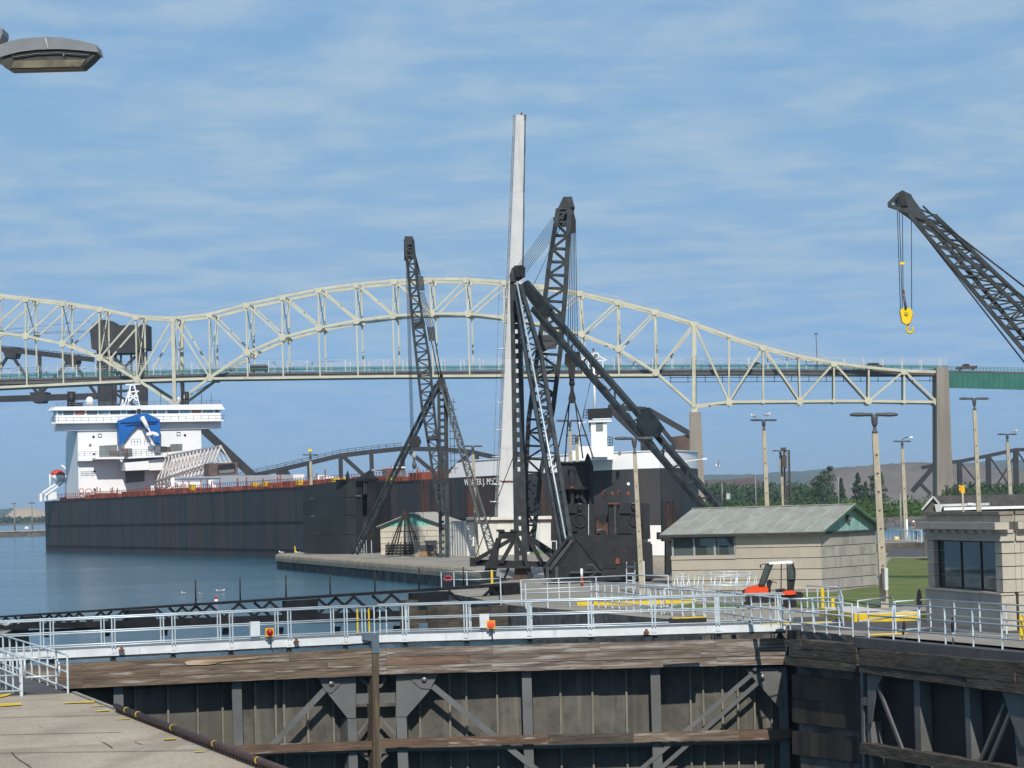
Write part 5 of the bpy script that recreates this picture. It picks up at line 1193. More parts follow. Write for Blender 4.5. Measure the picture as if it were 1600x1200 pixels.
lattice(ld, lgL, lgL2, .55, 44, .19, .07, STEEL, 'leg_chord', 'lacing_bar', False)
lgR = cl((689, 604), (765, 866), d=[LD, 258]); lgR2 = cl((695, 600), (776, 866), d=[LD, 258])
lattice(ld, lgR, lgR2, .55, 40, .19, .07, STEEL, 'leg_chord', 'lacing_bar', False)
m = MB()
for x in (702, 708): m.bar(P(x, 622, LD), P(x + 3, 740, LD), .05)
for k in range(10): y = 628 + k * 11.5; m.bar(P(700 + (y - 622) * .03, y, LD), P(713 + (y - 622) * .03, y, LD), .06)
m.build('ladder', STEEL, ld)
cable(ld, P(671, 610, LD), P(673, 640, LD), .02); cable(ld, P(647, 740, LD - 3), P(662, 810, LD - 3), .02)

# ------------------------------------------------------------------ right crane with the yellow hook
CD = 140.0
rc = thing('derrick_crane', 'black lattice crane boom with yellow hook block reaching in from the right edge', 'derrick crane', G(1885, 900), 0, DERG)
lo = cl((1417, 331), (1573, 516), (1885, 886), d=CD); loR = cl((1441, 347), (1600, 528), (1890, 876), d=CD)
upf = cl((1451, 345), (1600, 487), (1895, 860), d=CD)
lattice(rc, cl((1420, 334), (1573, 516), (1885, 884), d=CD), cl((1452, 347), (1601, 489), (1640, 532), (1892, 868), d=CD), 1.5, 34, .20, .085, STEEL, 'boom_chord', 'lacing_bar', True, V((.35, 1, .35)).normalized())
fr = dplane(CD - .4)
pslab('boom_head', STEEL, rc, fr, [(1402, 302), (1410, 297), (1424, 304), (1426, 309), (1452, 344), (1440, 348), (1418, 332), (1404, 322)], 1.3)
pslab('head_cheek', STEEL2, rc, fr, [(1403, 306), (1412, 305), (1418, 322), (1408, 322)], .2, .08)
for a, b, w_ in (((1388, 321), (1403, 303), .16), ((1388, 321), (1419, 331), .18), ((1388, 317), (1400, 305), .08), ((1396, 312), (1400, 323), .08)):
    for o in (0, -1.0): pbar('head_frame', STEEL, rc, fr(*a, o), fr(*b, o), w_)
for a, b, r in (((1460, 340), (1720, 540), .05), ((1516, 398), (1720, 560), .05), ((1418, 333), (1760, 770), .045), ((1442, 322), (1514, 392), .05)): cable(rc, P(*a, CD), P(*b, CD), r, 'pendant_cable')
for a, b in (((1402, 330), (1407, 485)), ((1405, 331), (1410, 482)), ((1410, 332), (1411, 455)), ((1424, 334), (1424.5, 483))): cable(rc, P(*a, CD + .2), P(*b, CD + .2), .02, 'hoist_cable')
YH = M('yellow_hook_paint', (.80, .56, .01), .4, 0, .1, 2)
fh = dplane(CD)
pslab('hook_block', YH, rc, fh, [(1406.6, 485), (1410, 481.5), (1422, 481), (1426.5, 488), (1422, 504), (1416, 507), (1410, 503)], .45, .2)
pslab('block_edge', M('orange_edge', (.6, .22, .02), .5), rc, fh, [(1425.6, 489), (1427.6, 489), (1423.2, 505), (1421.4, 504)], .45, .19)
part('sheave_pin', M('ochre_pin', (.5, .38, .03), .4), rc, lambda k: k.tube(fh(1416, 489.5, .2), fh(1416, 489.5, .28), .09, None, 12))
q = fh(1421.5, 515); m = MB(); pts = [fh(1417.5, 506.5)] + [q + V((math.cos(rad(a)) * .165, 0, math.sin(rad(a)) * .165)) for a in range(100, 425, 20)]
part('hook', YH, rc, lambda k: k.path([fh(1418, 506), fh(1419.5, 509.5)] + [q + V((math.cos(rad(a)) * .16, 0, math.sin(rad(a)) * .16)) for a in range(160, 410, 20)], .062, 7), True)
part('yellow_clip', YH, rc, lambda k: k.box(P(1409.5, 411.5, CD), .24, .1, .12)); pslab('rigging', RUST, rc, fh, [(1410.5, 453), (1413.5, 453), (1414, 461), (1411, 461)], .12); ptube('rigging', LUM, rc, P(1412, 462, CD), P(1415.5, 482, CD), .07, None, 6)
ptube('mast', STEEL, rc, P(1890, 905, CD), P(1885, 480, CD), .45, .3, 8); cable(rc, P(1720, 540, CD), P(1885, 484, CD), .05); cable(rc, P(1720, 560, CD), P(1885, 488, CD), .05)

# ------------------------------------------------------------------ pale tower
TD = 268.0
PALE = M('pale_grey_tower', (.56, .56, .55), .75, 0, .05, .5, streak=[((.38, .37, .36), 1.2, .55, .75, .5)], fine=(6, .05))
tw = thing('tower', 'very tall slim pale grey tapering tower with ladder behind the white shed', 'tower', P(793, 866, TD))
dt = dplane(TD)
def frust(k, a, b, dep, off=0.0):
    dt = lambda x, y: dplane(TD)(x, y, off)
    vs = [dt(*b[0]), dt(*b[1]), dt(*b[1]) + V((0, dep[1], 0)), dt(*b[0]) + V((0, dep[1], 0)), dt(*a[0]), dt(*a[1]), dt(*a[1]) + V((0, dep[0], 0)), dt(*a[0]) + V((0, dep[0], 0))]
    k.add(vs, [(3, 2, 1, 0), (4, 5, 6, 7), (0, 1, 5, 4), (1, 2, 6, 5), (2, 3, 7, 6), (3, 0, 4, 7)])
sect = [((806.5, 819), 179), ((801.5, 817.5), 300), ((796.5, 815), 420), ((789.5, 811), 560), ((783, 807.5), 700), ((779.5, 805.5), 752), ((776, 804.5), 868)]
for (a, ya), (b, yb) in zip(sect, sect[1:]): part('shaft_section', PALE, tw, lambda k: frust(k, ((a[0], ya + .25), (a[1], ya + .25)), ((b[0], yb), (b[1], yb)), (1.0, 1.2)))
part('collar', PALE, tw, lambda k: frust(k, ((782, 735), (804.5, 735)), ((780.5, 751), (804.8, 751)), (1.6, 1.6), .14))
pslab('collar_edge', M('maroon_edge', (.16, .03, .03), .7), tw, dt, [(784, 750.5), (805, 750), (805.2, 752.6), (784, 753)], 1.4, .12)
pslab('top_cap', LUM, tw, dt, [(818.5, 179), (822.5, 179), (822, 187), (819.5, 187)], .8, .1); part('beacon', RUST, tw, lambda k: k.tube(dt(815, 179), dt(815, 176), .1, None, 8))
m = MB()
for dx0 in (0, 2.6):
    prev = None
    for (a, y) in sect[:-1] + [((776, 0), 860)]:
        q = dt(a[0] - 4 + dx0, y, .15)
        if prev: m.bar(prev, q, .08)
        prev = q
for k in range(150):
    y = 182 + k * 4.5; xx = 806.5 - (y - 179) * .0447
    m.bar(dt(xx - 4, y, .15), dt(xx - 1.2, y, .15), .06)
m.build('ladder', M('galvanised_ladder', (.20, .20, .20), .6, .2, .3), tw, 'stuff')
for y in (465, 503, 545, 629, 672, 714, 757, 784): xx = 806.5 - (y - 179) * .0447; ptube('peg', ALU, tw, dt(xx - 14, y - .4, .2), dt(xx, y, .2), .06, None, 5)
prev = dt(820.5, 187, .1)
for (x, y) in ((820, 240), (818.5, 300), (818.6, 340), (817, 420)): q = dt(x, y, .1); ptube('conduit', LUM, tw, prev, q, .06, None, 5); prev = q
cable(tw, dt(780, 440, .4), dt(768, 860, .4), .012)
# ------------------------------------------------------------------ lamp posts
def tbar(k, a, b, w0, w1, h0, h1):
    d = (b - a).normalized(); s = V((d.y, -d.x, 0)).normalized() if abs(d.z) < .9 else V((1, 0, 0)); u = V((0, 1, 0)) if abs(d.z) >= .9 else V((0, 0, 1))
    vs = [a - s * w0 - u * h0, a + s * w0 - u * h0, a + s * w0 + u * h0, a - s * w0 + u * h0, b - s * w1 - u * h1, b + s * w1 - u * h1, b + s * w1 + u * h1, b - s * w1 + u * h1]
    k.add(vs, [(3, 2, 1, 0), (4, 5, 6, 7), (0, 1, 5, 4), (1, 2, 6, 5), (2, 3, 7, 6), (3, 0, 4, 7)])
PG = 'concrete lamp posts along the lock walls'
def lamp_post(label, xt, yl, d, half, xb=None, wd=None, arms=(-1, 1), tilt=0.03, steps=True, extra=None):
    """concrete post with two leaf shaped luminaires; xt, yl = photo pixel where the luminaires meet"""
    s = d / FOC; tp = P(xt, yl, d); base = V((tp.x, tp.y, 0)); h = tp.z
    if xb is not None: base.x = P(xb, 800, d).x
    t = thing('lamp_post', label, 'lamp post', base, 0, PG)
    a = half * s; wd = wd or a * .115
    lean = (tp - base); fx = lambda u: base + lean * u
    nk = 1 - (a * .75) / h
    part('post', POSTC, t, lambda k: tbar(k, fx(0), fx(nk), wd * 1.4, wd, wd * 1.4, wd))
    part('neck', LUM, t, lambda k: k.lathe(fx(nk), [(wd * .9, 0), (wd * 1.15, a * .06), (wd * .75, a * .12), (wd * .5, a * .3)], 9), True)
    part('bracket', LUM, t, lambda k: k.lathe(fx(nk) + V((0, 0, a * .28)), [(wd * .6, 0), (wd * 1.1, a * .12), (a * .14, a * .34), (a * .15, a * .46), (a * .06, a * .5)], 10), True)
    for sg in arms:
        c0 = tp + V((sg * a * .05, 0, a * .02)); e = tp + V((sg * a, 0, sg * a * -tilt + a * .02)); ax = (e - c0); L_ = ax.length; ax.normalize(); sd_ = V((0, 1, 0)); u_ = ax.cross(sd_); u_ = u_ if u_.z > 0 else -u_
        def f(k):
            n = 10; prof = [(0, .05, .05), (.12, .12, .08), (.3, .16, .075), (.45, .22, .09), (.65, .25, .095), (.85, .22, .08), (.96, .13, .05), (1, .03, .015)]; vs = []
            for (x, ry, rz_) in prof:
                for j in range(n):
                    th = 2 * math.pi * j / n; vs.append(c0 + ax * (x * L_) + sd_ * (math.cos(th) * ry * a) + u_ * (math.sin(th) * rz_ * a * (1.1 if math.sin(th) > 0 else .8)))
            m_ = len(prof); fs = [tuple(range(n)), tuple(range((m_ - 1) * n, m_ * n))]
            for i in range(m_ - 1):
                for j in range(n): fs.append((i * n + j, i * n + (j + 1) % n, (i + 1) * n + (j + 1) % n, (i + 1) * n + j))
            k.add(vs, fs)
        part('luminaire', LUM, t, f, True)
    if steps:
        k0 = 8 if d < 200 else 6
        for i in range(k0): m = MB(); q = fx(.12 + i * .85 / k0 * nk) + V((-wd * .1, -wd * 1.3, 0)); m.box(q, wd * .35, wd * .2, wd * .6).box(q + V((wd * .15, -wd * .15, wd * .2)), wd * .9, wd * .2, wd * .18).build('step_bolt', LUM, t)
    return t
lamp_post('thick concrete lamp post before the green gable, nearest of the tall posts', 1365.5, 649, 118, 38, 1376, .118)
lamp_post('concrete lamp post with two gulls on it behind the green roof', 1193, 657, 182, 21, 1199, .112)
lp1 = lamp_post('short armed lamp post with lattice mast and ladder beside it', 1219, 704.5, 285, 12.5, 1226, .14, (-1, 1), 0.0)
lamp_post('slim concrete lamp post with small extra curved lamp by the orange vested person', 1409.5, 690, 288, 14.5, 1414, .15)
lamp_post('tall concrete lamp post rising behind the stone booth roof next to the yellow signal', 1522, 623.5, 186, 23.5, 1529, .115)
lamp_post('concrete lamp post with one gull near the right picture edge', 1573.5, 679, 270, 15.5, 1580, .14)
lamp_post('concrete lamp post standing in front of the stacked dark steel bulkheads', 990.5, 686, 143, 31, 999, .095)
lamp_post('slim concrete lamp post in front of the white shed by the pale tower', 738.5, 697.5, 262, 16, 744, .125)
lpy = lamp_post('lamp post with yellow device on top before the red ship deck', 485, 711, 312, 13, 488.5, .14)
part('yellow_device', YEL, lpy, lambda k: k.box(P(484.5, 703.5, 312), .4, .3, .28)); ptube('device_rod', LUM, lpy, P(485, 710, 312), P(484.8, 705, 312), .06)
lamp_post('concrete lamp post behind the hanging bulkhead left of the ship bow house', 890, 658, 215, 21, 895, .115)
lamp_post('lower lamp post just right of the one behind the hanging bulkhead', 901, 681, 245, 17, 904, .13)
t = thing('lattice_mast', 'rusty lattice mast with ladder beside the short armed lamp post', 'mast', V((P(1229, 780, 284).x, 284, 0)))
m = MB(); 
for x in (1227, 1234.5):
    for o in (0, 1.0): m.bar(V((P(x, 780, 284).x, 284 + o, 0)), P(x - 1.2, 703, 284) + V((0, o, 0)), .09)
for k in range(14):
    y0 = 705 + k * 8; a = P(1226, y0, 284); b = P(1234, y0 + 8, 284); m.bar(a, b, .06); m.bar(P(1226, y0, 284), P(1234, y0, 284), .06); m.bar(P(1234, y0, 284), P(1234, y0 + 8, 285), .06)
m.build('mast_frame', RUST if False else M('grey_brown_lattice', (.07, .06, .055), .7), t); pslab('mast_box', M('rust_grey_box', (.10, .075, .06), .8, 0, .3, 1), t, dplane(283.8), [(1222, 711), (1229, 711), (1229, 730), (1222, 730)], .8)
part('lamp', M('grey_brown_lattice', (.07, .06, .055), .7), t, lambda k: k.box(P(1224, 701.5, 284), .5, .4, .3))
ex = thing('curved_lamp', 'white headed curved arm lamp fixed on the slim post near the person', 'lamp', P(1411, 690, 288))
part('arm', LUM, ex, lambda k: k.path([P(1409, 689, 288), P(1411, 685.5, 288), P(1416, 683, 288), P(1420, 682.8, 288)], .05, 5)); part('head', WHITE, ex, lambda k: k.ball(P(1423.5, 683.8, 288), .26, .15, .12, 8, 5), True)
def thin_pole(label, xt, yt, yb, d, r, cross=None, lamp=False):
    t = thing('utility_pole', label, 'pole', P(xt, yb, d), 0, 'thin far poles'); ptube('pole', M('grey_pole', (.26, .25, .24), .8), t, P(xt + (yb - yt) * .03, yb, d), P(xt, yt, d), r, r * .7, 6)
    if cross: pbar('crossarm', LUM, t, P(xt - cross, yt + 2, d), P(xt + cross, yt + 2, d), r * 1.2)
    return t
thin_pole('thin pole with lamp arm left of the gull topped lamp post', 1180, 741, 812, 520, .14, 4)
thin_pole('thin short pole near the small white hut on the far bank', 1128, 755, 790, 700, .2)
thin_pole('thin brown pole between the pines and the green roof', 1309.5, 745, 812, 520, .14)
thin_pole('thin pole with crossarms on the far left breakwater', 22, 785, 829, 1003, .35, 3.5)
thin_pole('thin double lamp pole on the far left breakwater touching the ship', 49.5, 784, 829, 1003, .3, 5)
thin_pole('pale lattice post left of the slim post by the person', 1406.5, 771, 848, 284, .12)
t = thing('hut', 'small white sign box on the far left breakwater', 'box', P(41, 828, 1001)); pslab('board', WHITE, t, dplane(1001), [(39, 823), (44, 823), (44, 826.5), (39, 826.5)], 1.0); pslab('board_post', LUM, t, dplane(1000.8), [(41.2, 826), (41.8, 826), (41.8, 829), (41.2, 829)], .3)
t = thing('hut', 'small white hut among the shrubs of the far bank left', 'hut', P(1138, 779, 760)); pslab('wall', M('pale_hut', (.45, .47, .48), .7), t, dplane(760), [(1135, 770), (1141, 770), (1141, 780), (1135, 780)], 2); pslab('roof', LUM, t, dplane(760), [(1134.5, 769), (1141.5, 769), (1141.5, 770), (1134.5, 770)], 2.4, .2)

# ------------------------------------------------------------------ big lamp at the upper left
fz = dplane(26.0)
t = thing('street_lamp', 'large grey lamp head close by in the upper left corner', 'street lamp', V((fz(-70, 85).x, 26, 0)))
LH = M('lamp_head_grey', (.20, .215, .22), .45, .2, .08, 6); LHD = M('lamp_head_dark', (.05, .05, .048), .5, .1, .2, 8)
pslab('housing', LH, t, fz, [(-25, 84), (0, 69.5), (14, 64.5), (32, 60.6), (52, 58.6), (72, 57.8), (95, 58.2), (122, 63), (150, 69.4), (153.3, 81.5), (125, 78.5), (92, 76.4), (58, 77.4), (30, 81), (10, 86), (-22, 96)], .34)
pslab('rim', LHD, t, fz, [(8, 87), (30, 82), (58, 78.5), (92, 77.5), (125, 79.6), (152, 82.6), (141, 94), (128, 105), (14, 108), (0, 99)], .26, -.03)
pslab('lens', M('dusty_lamp_glass', (.17, .15, .10), .25, 0, .3, 9), t, fz, [(22, 95), (70, 93.6), (134, 93.2), (126, 103.8), (17, 106.4)], .02, -.015)
for k in range(3): pslab('gasket', LH if k == 1 else LHD, t, fz, [(18 + k, 86.6 + k * 2), (58, 81 + k * 2), (92, 79.8 + k * 2), (142 - k * 3, 83.4 + k * 2), (142 - k * 3, 84.2 + k * 2), (92, 80.6 + k * 2), (58, 81.8 + k * 2), (18 + k, 87.4 + k * 2)], .01, -.012)
pslab('latch', BOLT, t, fz, [(69, 60), (73, 59.6), (75.5, 76), (74, 76.2)], .03, .02); pslab('clip', BOLT, t, fz, [(98.6, 84), (100, 84), (100, 87), (98.6, 87)], .02, .01)
pslab('second_housing', LH, t, dplane(27.2), [(-140, 60), (-60, 40), (-10, 42), (3.6, 44), (4, 52), (0, 62), (-20, 68), (-120, 76)], .34)
ptube('arm', LUM, t, fz(-25, 88, -.15), fz(-75, 96, -.15), .05); ptube('arm', LUM, t, dplane(27.2)(-110, 66, -.15), fz(-75, 96, -.15), .05); ptube('pole', LUM, t, V((fz(-75, 96).x, 26.1, 0)), fz(-75, 92, -.1), .09, .06, 10)

# ------------------------------------------------------------------ dark truss boom across the lock approach
ta, tb3 = G(-40, 967.5, .55), G(812, 912, .55); fT = plane(ta, tb3)
tr = thing('truss_boom', 'long dark lattice truss boom lying across the lock with thin upright rods', 'truss boom', tb3)
ty = lambda x: 965.5 - (x + 40) * .0651
hh = lambda x: 19 + 40 * max(0, (x + 40)) / 850
def tslab(nm, x0, x1, f0, f1, th=.35, o=0): pslab(nm, STEEL2, tr, fT, [(x0, ty(x0) + f0(x0)), (x1, ty(x1) + f0(x1)), (x1, ty(x1) + f1(x1)), (x0, ty(x0) + f1(x0))], th, o)
tslab('top_chord', -40, 812, lambda x: 0, lambda x: 1.0 + hh(x) * .07, .5)
tslab('bottom_chord', -40, 812, lambda x: hh(x) * .64, lambda x: hh(x) * .98, .5)
segs = [(-40, 38), (62, 203), (244, 448), (497, 645), (701, 790)]
for a, b in ((38, 62), (203, 244), (448, 497), (645, 701), (790, 812)): tslab('solid_panel', a, b, lambda x: 1.0 + hh(x) * .10, lambda x: hh(x) * .64, .3)
for a, b in segs:
    x = a; up_ = True
    while x < b - 3:
        w_ = hh(x) * .62; x2 = min(b, x + w_)
        y0, y1 = (hh(x) * .12, hh(x2) * .66) if up_ else (hh(x) * .66, hh(x2) * .12)
        pbar('web_bar', STEEL2, tr, fT(x, ty(x) + y0, -.06), fT(x2, ty(x2) + y1, -.06), .0022 * hh(x) + .03, .06, fT.n)
        if random.random() < .38:
            y0, y1 = (hh(x) * .66, hh(x2) * .12) if up_ else (hh(x) * .12, hh(x2) * .66)
            pbar('web_bar', STEEL2, tr, fT(x, ty(x) + y0, -.16), fT(x2, ty(x2) + y1, -.16), .0022 * hh(x) + .03, .06, fT.n)
        x = x2; up_ = not up_
for x, y0 in ((306, 907), (375.5, 904), (447, 899), (516, 895), (586, 891), (655, 887), (724.5, 886)): ptube('rod', STEEL2, tr, fT(x, ty(x), -.2), fT(x - .6, y0, -.2), .04, None, 6)
for x in (76, 171, 261, 357, 442, 531, 624): pslab('hanger', STEEL2, tr, fT, [(x - 2.5, ty(x) + hh(x) * 1.1), (x + 1.5, ty(x) + hh(x) * 1.1), (x + .5, ty(x) + hh(x) * 1.1 + 11), (x - 3, ty(x) + hh(x) * 1.1 + 11)], .3, -.3)
ptube('lower_pipe', M('brown_lower_pipe', (.06, .045, .04), .8, 0, .2, 2), tr, fT(-40, 992, -.3), fT(640, 958, -.3), .085, None, 7)
pslab('end_bearing', STEEL2, tr, fT, [(786, 914), (812, 911), (816, 950), (790, 954)], 1.0, .2)
part('timber_pile_heap', TIMBD, wl_, lambda k: [k.box(P(640 + j * 21 + random.uniform(-5, 5), 965 + random.uniform(-6, 10), 134 + random.uniform(-.6, 3)), random.uniform(.5, 1.1), .8, random.uniform(.5, 2.2), random.uniform(0, 3)) for j in range(9)] and None)

# ------------------------------------------------------------------ stacked dark steel bulkheads
DK = M('bulkhead_black_steel', (.018, .019, .021), .5, 0, .35, .9, stain=[((.055, .035, .025), 1.0, .6, .75, .5), ((.05, .052, .055), 2, .58, .72, .4)], bump=.25)
fK = dplane(166.0); fK2 = dplane(170.0)
bk = thing('steel_ramp', 'big sloping black steel base beneath the stacked bulkheads', 'steel ramp', fK(930, 905))
def ks(nm, pts, dep, off=0, mat=DK, par=None, f=None): return pslab(nm, mat, par or bk, f or fK, pts, dep, off)
ks('body', [(852, 906), (849, 889), (886, 840), (900, 838), (1000, 836), (1001, 854), (1019, 850), (1021, 906)], 4)
ks('slope_rail', [(855, 888), (893, 842), (897, 844), (861, 892)], .3, .25, GATE if False else M('worn_grey_steel', (.055, .057, .06), .5, 0, .3, 1)); ks('slope_edge', [(849, 886), (886, 839), (889, 841), (853, 890)], .3, .4)
pbar('seam_bar', DK, bk, fK(900, 840, .05), fK(941, 890, .05), .14, .1, fK.n); pbar('seam_bar', DK, bk, fK(898, 845, .05), fK(862, 895, .05), .14, .1, fK.n)
for x in (853, 867.5): ks('stanchion', [(x, 886), (x + 4.5, 885), (x + 4.5, 905), (x, 905)], .3, .5, M('worn_grey_steel', (.055, .057, .06), .5))
ks('lower_beam', [(890, 893), (940, 892), (940, 895), (890, 896)], .2, .3, M('worn_grey_steel', (.055, .057, .06), .5)); ks('dark_recess', [(943, 872), (963, 872), (963, 888), (943, 888)], .1, .05, STEEL2); ks('rust_post', [(962, 872), (968, 872), (968, 881), (962, 881)], .2, .1, RUST); ks('lower_panel', [(970, 873), (992, 873), (992, 902), (970, 902)], .2, .15)
ks('end_box', [(999, 845), (1019, 850), (1021, 905), (1005, 905)], 1, .6)
part('hose_loop', LUM, bk, lambda k: k.path([fK(920 + math.cos(rad(a)) * 12, 891 + math.sin(rad(a)) * 9, .4) for a in range(-100, 90, 20)], .03, 5))
def bulk(label, x0, x1, y0, y1, cx, cy, r, f, dep=3.2):
    t = thing('bulkhead', label, 'steel bulkhead', f((x0 + x1) / 2, y1), 0, 'black steel bulkhead sections'); s = (x1 - x0)
    ks('plate', [(x0, y0), (x1, y0), (x1, y1), (x0, y1)], dep, 0, DK, t, f)
    c = f(cx, cy, 0); part('round_opening', STEEL2, t, lambda k: k.tube(c - f.n * .1, c + f.n * .015, r * 170 / FOC, None, 20)); part('opening_rim', DK, t, lambda k: [k.bar(c + f.n * .05 + V((math.cos(a), 0, math.sin(a))) * r * .0405, c + f.n * .05 + V((math.cos(a + .4), 0, math.sin(a + .4))) * r * .0405, .1) for a in [j * .393 for j in range(16)]] and None)
    for yy in (lerp(y0, y1, .26), lerp(y0, y1, .82)): ks('stiffener', [(x0 + 2, yy), (x0 + s * .42, yy), (x0 + s * .42, yy + 1.5), (x0 + 2, yy + 1.5)], .15, .16, DK, t, f)
    ks('edge_flange', [(x1 - s * .18, y0), (x1, y0), (x1, y1), (x1 - s * .18, y1)], .2, .22, DK, t, f); ks('edge_web', [(x1 - s * .2, y0 + 1), (x1 - s * .18, y0 + 1), (x1 - s * .18, y1 - 2), (x1 - s * .2, y1 - 2)], .1, .24, ALUW if x0 < 900 else DK, t, f)
    ks('lifting_lug', [((x0 + x1) / 2 - 4, y0 + 3), ((x0 + x1) / 2 + 4, y0 + 3), ((x0 + x1) / 2 + 2, y0 + 10), ((x0 + x1) / 2 - 2, y0 + 10)], .2, .2, DK, t, f); ks('lug_plate', [((x0 + x1) / 2 - 3, y0 - .5), ((x0 + x1) / 2 + 3, y0 - .5), ((x0 + x1) / 2 + 3, y0 + 1), ((x0 + x1) / 2 - 3, y0 + 1)], .2, .22, GREYS, t, f)
bulk('black steel bulkhead with round hole standing under the hanging one', 884, 928, 787, 838, 906, 813, 9.6, fK2)
bulk('black steel bulkhead with round hole behind the near lamp post', 966, 1015, 786, 842, 994, 812, 9.8, fK2)
t = thing('bulkhead', 'black steel bulkhead section held in slings under the main derrick hook', 'steel bulkhead', fK2(900, 788), 0, 'black steel bulkhead sections')
fK3 = dplane(MD + 1.2)
ks('plate', [(873, 723), (912, 723), (926, 725), (927, 766), (873, 765)], 2.6, 0, DK, t, fK3); ks('top_flange', [(871, 721), (925, 722), (925, 724.5), (871, 723.5)], 2.8, .2, DK, t, fK3); ks('centre_post', [(890, 732), (897, 732), (897, 763), (890, 763)], .3, .3, DK, t, fK3); ks('post_head', [(888, 730), (899, 730), (899, 735), (888, 735)], .4, .35, DK, t, fK3); ks('rust_foot', [(891, 760), (896, 760), (896, 763), (891, 763)], .1, .36, RUST, t, fK3)
ks('lower_flange', [(874, 760), (926, 761), (926, 765), (874, 764)], .4, .25, DK, t, fK3); ks('side_flange', [(920, 725), (927, 727), (927.5, 790), (921, 786)], .6, .3, DK, t, fK3); ks('horn', [(913, 722), (917, 709), (919, 708), (923, 716), (926, 728), (916, 726)], .4, .25, DK, t, fK3); ks('horn', [(872, 724), (872, 712), (875, 720)], .4, .25, DK, t, fK3)
for a, b in (((881, 766), (882, 787)), ((894, 766), (894, 787)), ((913, 767), (900, 778)), ((905, 770), (915, 786)), ((924, 768), (926, 787)), ((875, 766), (880, 776))): pbar('lower_brace', DK, t, fK3(*a, -.2), fK3(*b, -.2), .2)
for z in (2, ): ks('back_plate', [(876, 764), (924, 765), (924, 788), (878, 788)], .2, -1.4, STEEL2, t, fK3)
t = thing('winch_gear', 'rust brown winch gear between two black bulkheads', 'winch', fK2(942, 836)); GB = M('rust_brown_gear', (.085, .05, .035), .8, 0, .4, 2)
ks('frame', [(931, 818), (935, 812), (941, 822), (951, 815), (951, 836), (931, 836)], 1.5, -.4, GB, t, fK2); ks('back', [(929, 804), (951, 804), (951, 818), (929, 820)], .3, -1.8, STEEL2, t, fK2); c = fK2(942, 834, .1); part('drum', STEEL2, t, lambda k: k.tube(c - fK2.n * .8, c, .22, None, 14)); ks('white_tag', [(933, 827), (940, 826), (940, 828), (933, 829)], .1, .0, GREYS, t, fK2)
t = thing('pile_frame', 'tall black pile frame standing between two bulkheads', 'steel frame', fK2(956, 836)); ks('post', [(951, 787), (959, 787), (959, 836), (951, 836)], 1.2, .1, STEEL2, t, fK2); ks('grey_post', [(959.5, 791), (962, 791), (963, 834), (960, 834)], .3, .3, GREYS if False else M('worn_grey_steel', (.055, .057, .06), .5), t, fK2); ks('crosshead', [(951, 785.5), (968, 785.5), (968, 788), (951, 788)], .5, .3, RUST, t, fK2); ks('dark_post', [(963, 797), (968, 797), (968, 834), (963, 834)], 1, .1, STEEL2, t, fK2)
t = thing('pile_frame', 'black timber and steel piles left of the green roof eave', 'steel frame', dplane(160)(1044, 900))
fX = dplane(160.0)
for x0, x1, y0, y1 in ((1035, 1043, 783, 846), (1044.5, 1050, 783, 848), (1051, 1062, 783, 848), (1040.5, 1051, 846, 898), (1028, 1036, 832, 843)): ks('pile', [(x0, y0), (x1, y0), (x1, y1), (x0, y1)], 1.6, 0, STEEL2, t, fX)
for x in (1043.4, 1050.5): ks('rust_strip', [(x, 786), (x + 1, 786), (x + 1, 845), (x, 845)], .4, -.1, RUST, t, fX)
t = thing('cabinet', 'bright white equipment cabinet between the bulkheads and the black piles', 'cabinet', dplane(172)(1027, 896)); fY = dplane(172.0)
ks('box', [(1015.5, 821), (1036, 821), (1036, 838), (1040, 838), (1040, 868), (1018, 868)], 1.6, 0, WHITE, t, fY); ks('plinth', [(1018, 868.5), (1040, 868.5), (1042, 893), (1018, 893)], 1.6, -.05, CONC, t, fY); ks('side_shelf', [(1008, 843), (1017, 842), (1017, 846), (1008, 847)], .8, .1, WHITE, t, fY)
t = thing('marker_post', 'short white and red marker post before the black steel base', 'post', G(909, 915)); q = G(909.5, 916)
ptube('white_part', WHITE, t, q + V((0, 0, .5)), q + V((0, 0, 1.0)), .075); ptube('red_part', M('marker_red', (.4, .04, .02), .6), t, q, q + V((0, 0, .5)), .075)
t = thing('marker_post', 'plain pale grey post just right of the near lamp post', 'post', G(1006, 925)); q = G(1006, 926); pbar('post', ALU, t, q, q + V((0, 0, 1.6)), .16, .16, V((0, -1, 0))); part('cap', ALU, t, lambda k: k.box(q + V((0, 0, 1.62)), .18, .18, .03))
t = thing('ladder_stand', 'pale steel ladder frame standing left of the near lamp post', 'ladder', G(985, 922)); fZ = dplane(G(985, 922).y)
for x in (979, 992): pbar('stile', ALU, t, fZ(x, 878), fZ(x, 921), .05)
for y in (885.5, 896, 907, 917): pbar('rung', ALU, t, fZ(979, y), fZ(992, y), .05)

